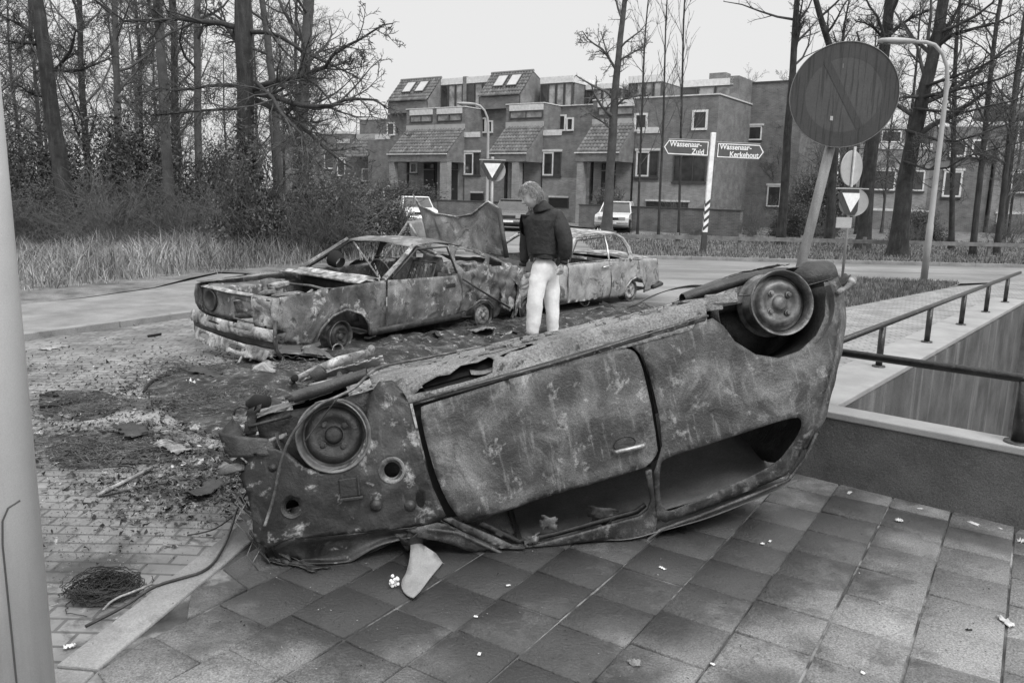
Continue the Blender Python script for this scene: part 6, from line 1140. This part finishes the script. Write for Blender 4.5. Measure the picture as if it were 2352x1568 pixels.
for j in range(nv+1):
    el=-.55+(math.pi/2+.55)*j/nv
    for i in range(nu):
        az=2*math.pi*i/nu; front=math.cos(az)>.30; e=max(el,.52+.25*math.sin(az*5)*.3) if front else (max(el,-.05) if abs(math.sin(az))>.75 and math.cos(az)>-.2 else el)
        p=headr(e,az,True)*(1.20+.06*math.sin(az*7+e*5)+.03*math.sin(az*13-e*9)); p.z+=.010; p.x-=.006; V.append(HM@p)
for j in range(nv):
    for i in range(nu): F.append((j*nu+i,j*nu+(i+1)%nu,(j+1)*nu+(i+1)%nu,(j+1)*nu+i))
mb=MB(); mb.add(V,F); hr=mb.build('hair',M_hair,man,smooth=True)
for k in range(1500):
    az=rg.uniform(0,6.28); el=rg.uniform(-.45,1.45)
    if math.cos(az)>.30 and el<.55: continue
    if abs(math.sin(az))>.75 and math.cos(az)>-.2 and el<-.0: continue
    p=headr(el,az,True)*1.20; n_=p.normalized(); d=Vector((-.2 if math.cos(az)<.5 else .25,math.copysign(.5,p.y)*.6,-1)); d=(d-n_*d.dot(n_)).normalized(); sw=rg.uniform(-.6,.6); q=[p]
    for s in range(4): d=(d+n_.cross(d)*sw*.4).normalized(); n2=q[-1].normalized(); q.append(q[-1]+(d*.013+n2*.0035*(s<2)-n2*.003*(s>2)))
    hp.append((np.array([HM@a for a in q]),np.array([.0016,.002,.002,.0015,.0006]),3))
tubes(hp,'hair_strands',M_hair,hr)
def hand(name,wr,d,side,curl,nrm):
    """palm and five separate fingers in one figure"""
    d=Vector(d).normalized(); n_=Vector(nrm); n_=(n_-d*n_.dot(d)).normalized(); s=d.cross(n_)*side; wr=Vector(wr); ch=[(wr-d*.03,(.026,.022)),(wr+d*.012,(.030,.018)),(wr+d*.055,(.040,.016)),(wr+d*.078,(.042,.014))]; ed=[(0,1),(1,2),(2,3)]
    for k,(off,l,r) in enumerate(((.030,.074,.0095),(.010,.082,.0098),(-.011,.076,.0093),(-.030,.060,.0083))):
        b=wr+d*.082+s*off; dd=d.copy(); i0=len(ch); ch.append((b,r)); ed.append((3,i0)); p=b
        for j,f in enumerate((.42,.32,.26)):
            dd=(dd*math.cos(curl*(.8+j*.3))+n_*math.sin(curl*(.8+j*.3))).normalized(); p=p+dd*l*f; ch.append((p,r*(1-.12*j))); ed.append((len(ch)-2,len(ch)-1))
    b=wr+d*.022+s*.028; ch.append((b,.012)); ed.append((1,len(ch)-1)); dd=(d*.75+s*.55+n_*.3).normalized(); p=b
    for f in (.036,.030,.024): p=p+dd*f; ch.append((p,.0105 if f>.03 else .009)); ed.append((len(ch)-2,len(ch)-1)); dd=(dd+d*.25+n_*.15).normalized()
    return skin(name,ch,ed,M_skin,man,2)
hand('hand',pp(1200,612,9.57),(-.16,-.05,-1),1,.28,(-.5,.85,0)); hand('hand',pp(1293,606,9.26),(-.18,.02,-1),-1,.45,(-.5,.85,0))
bar('cuff',[pp(1201,603,9.57),pp(1200,611,9.57)],.045,M_jkt,man,14); bar('cuff',[pp(1296,597,9.26),pp(1294,606,9.26)],.048,M_jkt,man,14)
bar('watch',[pp(1294,606,9.26),pp(1293.5,609,9.26)],.034,M_chrome,man,14)
for (u,Y) in ((1214,9.36),(1268,9.54)):
    c=G(u,776,-.05); c=Vector((AT(u,776,Y).x,Y,-.05))-PO; d=Vector((-.93,-.36,0)); ch=[(c-d*.05+Vector((0,0,.055)),(.042,.05)),(c+d*.03+Vector((0,0,.05)),(.045,.045)),(c+d*.12+Vector((0,0,.036)),(.045,.032)),(c+d*.19+Vector((0,0,.03)),(.036,.024))]
    skin('shoe',ch,[(0,1),(1,2),(2,3)],M_shoe,man,2)
    bar('sole',[c-d*.09+Vector((0,0,.012)),c+d*.05+Vector((0,0,.012)),c+d*.21+Vector((0,0,.012))],[.038,.044,.032],M_void,man,8)
# ================= debris =================
M_ashs=mat('ash_and_flakes',(.02,.07,.38),scale=7,rough=.95,bump=.4,pos=(.35,.7),island=.9,fine=.3); M_char=mat('charred_litter',(.012,.035,.09),scale=6,rough=.95,bump=.9,bscale=35,fine=.5,detail=12,spots=(12,.42,.58,.66,.85),mask2=(4,.20,.55,.66,.7))
M_wire=mat('scorched_wire',(.05,.14),scale=8,rough=.7,bump=0); M_paper=flat('paper',.55,.9); M_plast=flat('white_scrap',.8,.6)
rg=np.random.default_rng(12)
def gxy(u,v): p=G(u,v,-.045); return (p.x,p.y)
def litterbed(name,label,px,h_,seed,z=-.045):
    P=chaikin([gxy(*q) for q in px],2); A_=np.array(P); c=A_.mean(0)
    def fn(a,b): return (a,b,z+.004)
    o=sheet(name,P,fn,M_char,None,[],.06,0,1,0,seed)
    me=o.data; V=np.empty(len(me.vertices)*3); me.vertices.foreach_get('co',V); V=V.reshape(-1,3); d=np.array([min(np.hypot(*(A_-v[:2]).T)) for v in V]); V[:,2]+=h_*np.clip(d/.35,0,1)*(.55+.45*smooth_noise(V,3.5,seed)+.3*smooth_noise(V,14,seed+1)); me.vertices.foreach_set('co',V.ravel()); me.update()
    tag(o,label,'ash',kind='stuff'); return P
beds=[litterbed('ash_heap','charred litter heaped along the fastback flank',[(690,800),(760,785),(900,770),(1050,748),(1180,735),(1320,720),(1480,700),(1540,720),(1400,770),(1250,800),(1100,800),(960,830),(820,850),(700,850),(640,830)],.13,3),
 litterbed('ash_heap','burnt residue and flakes strewn before the fastback nose',[(330,880),(400,850),(520,835),(640,830),(720,850),(700,900),(640,960),(560,1010),(470,1010),(400,960),(340,920)],.07,4),
 litterbed('ash_heap','dark band of burnt residue across the paving at the left',[(100,1000),(200,985),(330,1000),(460,1020),(540,1040),(500,1090),(380,1060),(250,1075),(110,1080)],.035,5),
 litterbed('ash_heap','small black burnt patch left on the street bricks',[(90,900),(160,895),(250,900),(290,930),(230,965),(120,970),(90,950)],.012,6)]
# loose flakes
def scatter(name,label,n,src,smin,smax,m,seed,z=-.045,flatten=.35,cat='debris'):
    r=np.random.default_rng(seed); C_=np.concatenate([r.multivariate_normal(c,[[sx*sx,0],[0,sy*sy]],int(n*w)) for c,sx,sy,w in src]); n=len(C_)
    s=smin+(smax-smin)*r.random(n)**4; a=r.uniform(0,6.28,n); e=r.uniform(.05,.75,n)**1.3; k=5; V=np.zeros((n,k,3))
    for j in range(k):
        q=2*math.pi*j/k; rr=s*r.uniform(.6,1.1,n); x=np.cos(q)*rr; y=np.sin(q)*rr*e; V[:,j,0]=C_[:,0]+x*np.cos(a)-y*np.sin(a); V[:,j,1]=C_[:,1]+x*np.sin(a)+y*np.cos(a); V[:,j,2]=z+.006+np.abs(r.normal(0,flatten,n))*s+r.normal(0,.25,n)*s
    V[:,:,2]=np.maximum(V[:,:,2],z+.004)
    o=link(name,npmesh(name,V.reshape(-1,3),[np.arange(n*k).reshape(-1,k)]),m); tag(o,label,cat,kind='stuff'); return o
def g2(u,v): return np.array(gxy(u,v))
scatter('rubble','flakes of ash and scrap scattered over the street',30000,[(g2(500,900),.55,.5,.22),(g2(300,1000),.7,.35,.16),(g2(450,1050),.5,.3,.14),(g2(600,850),.6,.6,.12),(g2(250,850),1.2,.8,.10),(g2(980,790),1.0,.5,.12),(g2(1350,740),1.2,.6,.06),(g2(430,1130),.35,.2,.08)],.003,.032,M_ashs,21)
scatter('grit','fine pale grit and crumbs on the street bricks',26000,[(g2(350,950),1.1,.8,.6),(g2(500,1100),.5,.35,.2),(g2(200,1250),.3,.3,.1),(g2(1300,730),1.5,.8,.1)],.002,.010,M_ashs,22)
scatter('grit','fine crumbs and dirt on the paving slabs',7000,[((.2,2.9),.9,.5,.4),((1.5,3.4),.6,.6,.35),((-.8,3.0),.3,.4,.25)],.001,.006,M_ashs,23,z=-.001)
scatter('leaf_litter','broken scraps and twigs strewn near the overturned car nose',1600,[(g2(430,1120),.30,.14,.5),(g2(520,1090),.2,.1,.2),(g2(380,1180),.3,.2,.3)],.006,.03,M_char,24)
def tangle(label,px,R,hh,n,seed,m=None,r_=.0022,z=-.045,flat_=1.0):
    p=gxy(*px); t=thing('wire_tangle',(p[0],p[1],z),label,'wire'); r=np.random.default_rng(seed); out=[]
    for i in range(n):
        k=26; a0=r.uniform(0,6.28); rad=R*r.uniform(.08,1.0); sp=r.uniform(.6,3.2); ph=np.linspace(0,sp,k); tilt=r.normal(0,.25,2)
        x=rad*np.cos(a0+ph)*(1+.12*np.sin(3*ph+i))+r.normal(0,R*.12); y=rad*flat_*np.sin(a0+ph)+r.normal(0,R*.10); zz=np.abs(hh*(.45+.35*np.sin(ph*.7+i)+x*tilt[0]+y*tilt[1])*r.uniform(.2,1)); nz=r.normal(0,1,(k,3)).cumsum(0)*R*.035; x=x+nz[:,0]; y=y+nz[:,1]; zz=np.abs(zz+nz[:,2]*.5); out.append((np.column_stack([x,y,zz+.004]),np.full(k,r_),3))
    tubes(out,'wires',m or M_wire,t); return t
tangle('big round nest of burnt tyre wire beside the overturned car nose',(505,930),.42,.16,150,31)
tangle('dark fuzzy clump of tyre wire lying by the kerb in the lower left',(242,1362),.14,.09,200,32,mat('dark_wire',(.015,.04),bump=0),.002)
tangle('tyre wire heap against the fastback door',(1000,760),.5,.2,120,33,flat_=.5); tangle('tyre wire heap below the fastback rear wheel',(1120,765),.4,.15,80,34,flat_=.6)
tangle('loose wire coils in the residue before the fastback nose',(430,860),.5,.08,60,35,flat_=.7); tangle('thin wire scribble between the fallen panel and the overturned car',(690,850),.35,.10,50,36,M_ash,.0018,flat_=.6)
tangle('thin wire strands on the bricks at the left, near the pale post',(190,930),.35,.05,60,37); tangle('thin dark strands in the burnt band on the left paving',(230,1045),.55,.05,70,38,flat_=.4)
def crumple(label,u,v,s,hh,m,seed,asp=.6):
    p=G(u,v,-.045); t=thing('crumpled_sheet',(p.x,p.y,-.045),label,'debris',rot=(0,0,seed*1.7)); r=np.random.default_rng(seed)
    patch('sheet',lambda a,b:(s*(a-.5)*2,s*asp*(b-.5)*2,.02+hh*(.5+.5*math.sin(a*4+seed))*(1-abs(b-.5))+hh*.3),m,t,16,10,s*.14,7/s*.25,.004,seed,lambda P:np.column_stack([P[:,:2],np.maximum(P[:,2],.006)]),jag=.35); return t
crumple('crumpled dark sheet beside the white rag in the ash',470,870,.16,.08,M_burnd,401); crumple('bent ash-grey sheet between the fallen panel and tyre wire nest',610,862,.18,.09,M_ash,402); crumple('torn grey sheet leaning behind the overturned car nose',740,835,.20,.14,M_coupe,403)
crumple('pale crumpled sheet in the litter under the fastback sill',1105,772,.26,.12,M_ash,404); crumple('dark crumpled sheet under the fastback rear wheel',1040,785,.24,.10,M_burnd,405); crumple('small torn sheet in front of the man feet',1160,778,.18,.08,M_ash,406); crumple('flat bent sheet right of the man on the ground',1310,735,.22,.06,M_burnd,407)
crumple('burnt curled sheet at the left end of the ash, by the bricks',300,1000,.16,.05,M_burnd,408); crumple('grey curled scrap just left of the broken nose',545,1080,.12,.07,M_coupe,409); crumple('light curled scrap above the two metal strips',400,1040,.11,.04,M_ash,410); crumple('dark buckled scrap beyond the kerb, nearest the overturned nose',470,1140,.12,.05,M_burnd,411); crumple('ragged black sheet behind the overturned sill, below the saloon',1420,715,.3,.08,M_void,412)
# fallen panel and other single pieces
def groundpiece(name,label,px,m,bend=.03,seed=0,z=-.045,holes=None,lift=.01,cat='debris'):
    P=[G(u,v,z) for u,v in px]; c=sum(P,Vector())/len(P); t=thing(name,(c.x,c.y,z),label,cat); O=[(p.x-c.x,p.y-c.y) for p in P]
    o=sheet('sheet_metal' if cat=='debris' else 'sheet',chaikin(O,1),lambda a,b:(a,b,lift+bend*(.5+.5*math.sin(a*5+b*7+seed))),m,t,[[(G(u,v,z).x-c.x,G(u,v,z).y-c.y) for u,v in h] for h in (holes or [])],.04,.006,9,.003,seed); return t,c
t,c=groundpiece('fallen_panel','pale pressed inner bonnet panel lying before the fastback bumper',[(548,832),(566,797),(600,795),(680,806),(740,800),(768,800),(772,825),(760,842),(700,836),(640,828),(600,838)],M_pan,.04,3,lift=.05)
o_=Vector((c.x,c.y,-.045)); bar('pressed_rib',[G(u,v,0.02)-o_ for u,v in ((574,828),(585,817),(592,812),(632,819))],.012,M_burnd,t,6)
bar('panel_edge',[G(u,v,0.02)-o_ for u,v in ((548,832),(566,798),(600,796),(680,807),(768,800))],.012,M_pan,t,6)
mb=MB(); mb.lathe([(.0,-.1),(.05,-.1),(.05,.1),(.062,.105),(.062,.115),(.05,.11),(.045,.06),(0,.05)],(.42,.16,.09),Matrix.Rotation(math.radians(100),4,'X')@Matrix.Rotation(.5,4,'Y'),n=20); mb.build('pipe_stub',M_ash,t,smooth=True)
Pg=G(770,860,-.045); t=thing('suspension_arm',(Pg.x,Pg.y,-.045),'pale cast suspension arm lying between the fallen panel and the overturned car','debris'); o_=Vector(t.location)
bar('arm',[G(u,v,z)-o_ for u,v,z in ((668,875,.05),(720,850,.09),(780,828,.14),(850,808,.18))],[.02,.03,.045,.035],M_ash,t,12); bar('joint',[G(672,872,.0)-o_,G(678,868,.12)-o_],.03,M_void,t,12); bar('spring_cup',[G(848,812,.10)-o_,G(853,800,.22)-o_],.035,M_ash,t,14)
def strip(name,label,px,r,m,z=-.045,cat='debris',n=6,h=None,wid=0):
    P=[G(u,v,z) for u,v in px]; t=thing(name,(P[0].x,P[0].y,z),label,cat); o_=Vector(t.location); hs=h or [r+.003]*len(P)
    Q=[p-o_+Vector((0,0,q)) for p,q in zip(P,hs)]; Q=[Vector(a) for a in polyw(Q,2)] if len(Q)>2 else Q; bar('strip' if wid==0 else 'lath',Q,r,m,t,n); return t
strip('metal_strip','flat metal strip lying on the bricks left of the overturned car, upper of two',[(224,1142),(350,1084)],.012,M_ash,h=[.012,.03]); strip('metal_strip','long bent thin rod below the flat metal strip on the bricks',[(228,1143),(440,1100),(480,1098),(520,1098)],.007,M_burnd)
strip('metal_strip','short dark strip beside the broken nose of the overturned car',[(490,1118),(560,1108)],.009,M_burnd); strip('metal_strip','black lath at the left, nearest the pale post',[(92,912),(132,912)],.014,M_void); strip('metal_strip','second black lath just below the one nearest the pale post',[(92,938),(150,934),(160,930)],.012,M_void)
strip('metal_strip','small dark stick on the street above the burnt patch, far left',[(340,775),(370,770)],.014,M_void)
strip('cable','long loose cable running from the wreck over the kerb to the lower left',[(575,1168),(545,1190),(528,1235),(500,1290),(470,1318),(420,1332),(350,1352),(290,1385),(195,1422)],.007,M_burnd,z=.0,cat='cable',h=[.12,.06,.02,.015,.012,.012,.012,-.01,-.03])
strip('cable','thinner second cable looped over the kerb beside the long one',[(545,1180),(500,1215),(470,1225),(430,1232)],.004,M_burnd,z=-.0,cat='cable'); strip('cable','short split cable end on the kerb stone',[(350,1345),(310,1362),(260,1370),(235,1385)],.005,M_ash,z=0,cat='cable',h=[.01,.01,-.01,-.03])
strip('cable','black hose curving through the residue before the fastback nose',[(330,905),(345,880),(400,862),(470,850),(560,848),(640,862)],.014,M_void,cat='cable'); strip('cable','thin wire arching above the litter beside the fastback door',[(870,775),(880,750),(905,720)],.004,M_ash,cat='cable',h=[.0,.1,.2])
strip('white_tube','white stick on the litter heap left of its twin',[(862,768),(866,772)],.014,M_plast,h=[.06,.06]); strip('white_tube','white stick on the litter heap nearer the man',[(946,765),(962,754)],.012,M_plast,h=[.08,.08])
strip('white_hook','small white hook-shaped scrap on the litter below the fastback wheel arch',[(838,789),(850,791),(862,786),(860,776),(850,776)],.014,M_plast,h=[.07]*5)
strip('metal_strip','thin pale rod on the ground near the saloon, right of the upturned bowl',[(1350,714),(1390,705)],.010,M_ash)
Pg=G(1341,702,-.045); t=thing('metal_bowl',(Pg.x,Pg.y,.05),'shiny headlamp bowl on the ground under the saloon door','debris'); mb=MB(); mb.lathe([(0,-.06),(.05,-.055),(.085,-.03),(.10,.0),(.105,.004),(.095,.0)],(0,0,0),Euler((1.15,.2,.5)).to_matrix().to_4x4(),n=28); mb.build('bowl',M_chrome,t,smooth=True)
def scrap(name,label,u,v,s,m,seed,z=0.,h=.02,asp=.5,rz=None,cat='litter'):
    r=np.random.default_rng(seed); p=G(u,v,z); t=bpy.data.objects.new(name,None); n=9; V=[];a0=r.uniform(0,6.28) if rz is None else rz
    g=8; PP=[]
    for i in range(g):
        for j in range(g):
            x=(i/(g-1)-.5)*2*s*(1+.25*r.normal()*.5); y=(j/(g-1)-.5)*2*s*asp*(1+.2*r.normal()); PP.append((x*math.cos(a0)-y*math.sin(a0),x*math.sin(a0)+y*math.cos(a0),.003+h*abs(math.sin(i*1.3+seed)*math.cos(j*1.1+seed*.7)+.25*r.normal())))
    F=[(i*g+j,(i+1)*g+j,(i+1)*g+j+1,i*g+j+1) for i in range(g-1) for j in range(g-1)]
    bpy.data.objects.remove(t); o=link(name,npmesh(name,np.array(PP),[F]),m); o.location=(p.x,p.y,z); q=o.modifiers.new('s','SOLIDIFY'); q.thickness=.0015; tag(o,label,cat); return o
c4=lambda x,y:((1600+x/1.1529)*.64615,(1700+y/1.1529)*.64615)
for i,(x,y,s,asp,h,lab,m) in enumerate([(1635,60,.030,.4,.006,'crumpled paper at the wall foot, farthest left of those along the wall',M_paper),(1840,176,.022,.7,.018,'crumpled white paper ball with a dark shadowed side on the slabs',M_paper),(2145,186,.034,.45,.006,'flat paper scrap at the wall foot right of the crumpled ball',M_paper),(2255,206,.012,.6,.004,'tiny paper bit at the wall foot beyond the flat paper scrap',M_paper),(1925,125,.020,.35,.004,'thin paper sliver against the wall foot above the crumpled ball',M_paper),
  (2350,264,.03,.8,.02,'white paper cut by the right picture edge',M_paper),(870,371,.020,.35,.01,'short white tube-like butt on a slab below the car roof',M_plast),(2275,590,.045,.35,.02,'torn dark and white wrapper on the slabs at the right',M_paper),(755,760,.026,.9,.014,'crushed ribbed wrapper near the bottom edge',M_ash),(1692,800,.010,.8,.008,'white crumb in the slab joint at the bottom edge, right part',M_plast),
  (120,722,.012,.6,.008,'white crumb on the slabs lowest at the left of the torn plate',M_plast),(105,568,.010,.5,.006,'white crumb on the wet slab below the torn plate',M_plast),(238,440,.010,.5,.006,'small pale chip on the slab right of the torn plate',M_plast),(1310,258,.013,.5,.004,'pair-like pale chip on the slabs below the rear window',M_plast),(1280,268,.011,.8,.004,'round pale chip beside the pair-like one on the slabs',M_plast),(1075,762,.010,.6,.004,'pale fleck on the dark wet slab at the bottom',M_plast),
  (1270,58,.018,.25,.006,'short black sliver on the slabs under the car tail',M_void),(950,220,.03,.3,.006,'black curved shard on the slabs below the door pillar',M_void),(2125,624,.014,.3,.01,'small black twig scrap by the wrapper',M_void)]):
    u,v=c4(x,y); scrap('paper_scrap' if m in (M_paper,) else 'litter_scrap',lab,u,v,s*.85,m,200+i,0.,h*.7,asp)
u,v=c3_(975,1405); mb=MB(); r=random.Random(3)
for i in range(14): mb.lathe([(0,-.007),(.005,-.006),(.008,0),(.007,.007),(0,.009)],G(u,v,0)+Vector((r.uniform(-.02,.02),r.uniform(-.01,.02),.008+i*.0032)),Matrix.Rotation(r.uniform(0,3),4,'X'),n=9)
o=mb.build('foam_clump',M_plast,None,smooth=True); tag(o,'white crumbly foam clump touching the torn plate','foam')
scrap('white_rag','bright white rag in the ash before the fastback nose',435,888,.08,M_plast,301,-.045,.05,.6); scrap('white_rag','smaller pale rag beside the overturned car nose corner',450,985,.05,M_pan,302,-.045,.03,.6); scrap('white_rag','pale flat scrap by the kerb beyond the pale post',120,800,.14,M_pan,303,-.045,.02,.5)
scrap('white_rag','pale crumb pile in the gutter at the lower left',160,1488,.02,M_plast,304,-.045,.015,.6); scrap('white_rag','white paper seen through the saloon windows on the road',1373,537,.28,M_paper,305,-.05,.2,.5)
# rags and ash inside the upturned roof of the overturned car
for i,(x,z_,s,lb) in enumerate([(1.50,1.14,.035,'pale scrap hanging over the upturned door frame'),(1.40,1.10,.045,'crumpled light scrap inside the upturned door window'),(1.12,1.12,.07,'dark lump of burnt lining inside the upturned door window')]):
    p=MW@Vector(FL(x,z_,-.06 if i else .012)); d=(Vector((0,0,HC))-p); 
    o=patch('burnt_scrap',lambda u,v:tuple(p+Vector((s*(u-.5)*2,s*.4*math.sin(u*5+v*3)*.5,s*(v-.5)*1.6))),M_coupe if i<2 else M_burnd,None,6,6,.018,20,.003,310+i,jag=.5); tag(o,lb,'debris')
# ivy leaves on the thick dark tree
Vc,Fc=leafmesh(np.random.default_rng(8),5000,.42,.42,3.4,.055,70,.6)
it=[o for o in COL.objects if o.get('label','').startswith('thickest darkest')][0]; link('ivy',npmesh('ivy',Vc,[Fc]),M_leafl,it)
it=[o for o in COL.objects if o.get('label','').startswith('tall bare tree with rough ivy')][0]; Vc,Fc=leafmesh(np.random.default_rng(9),3500,.34,.34,3.6,.06,60,.6); link('ivy',npmesh('ivy',Vc,[Fc]),M_leafl,it)
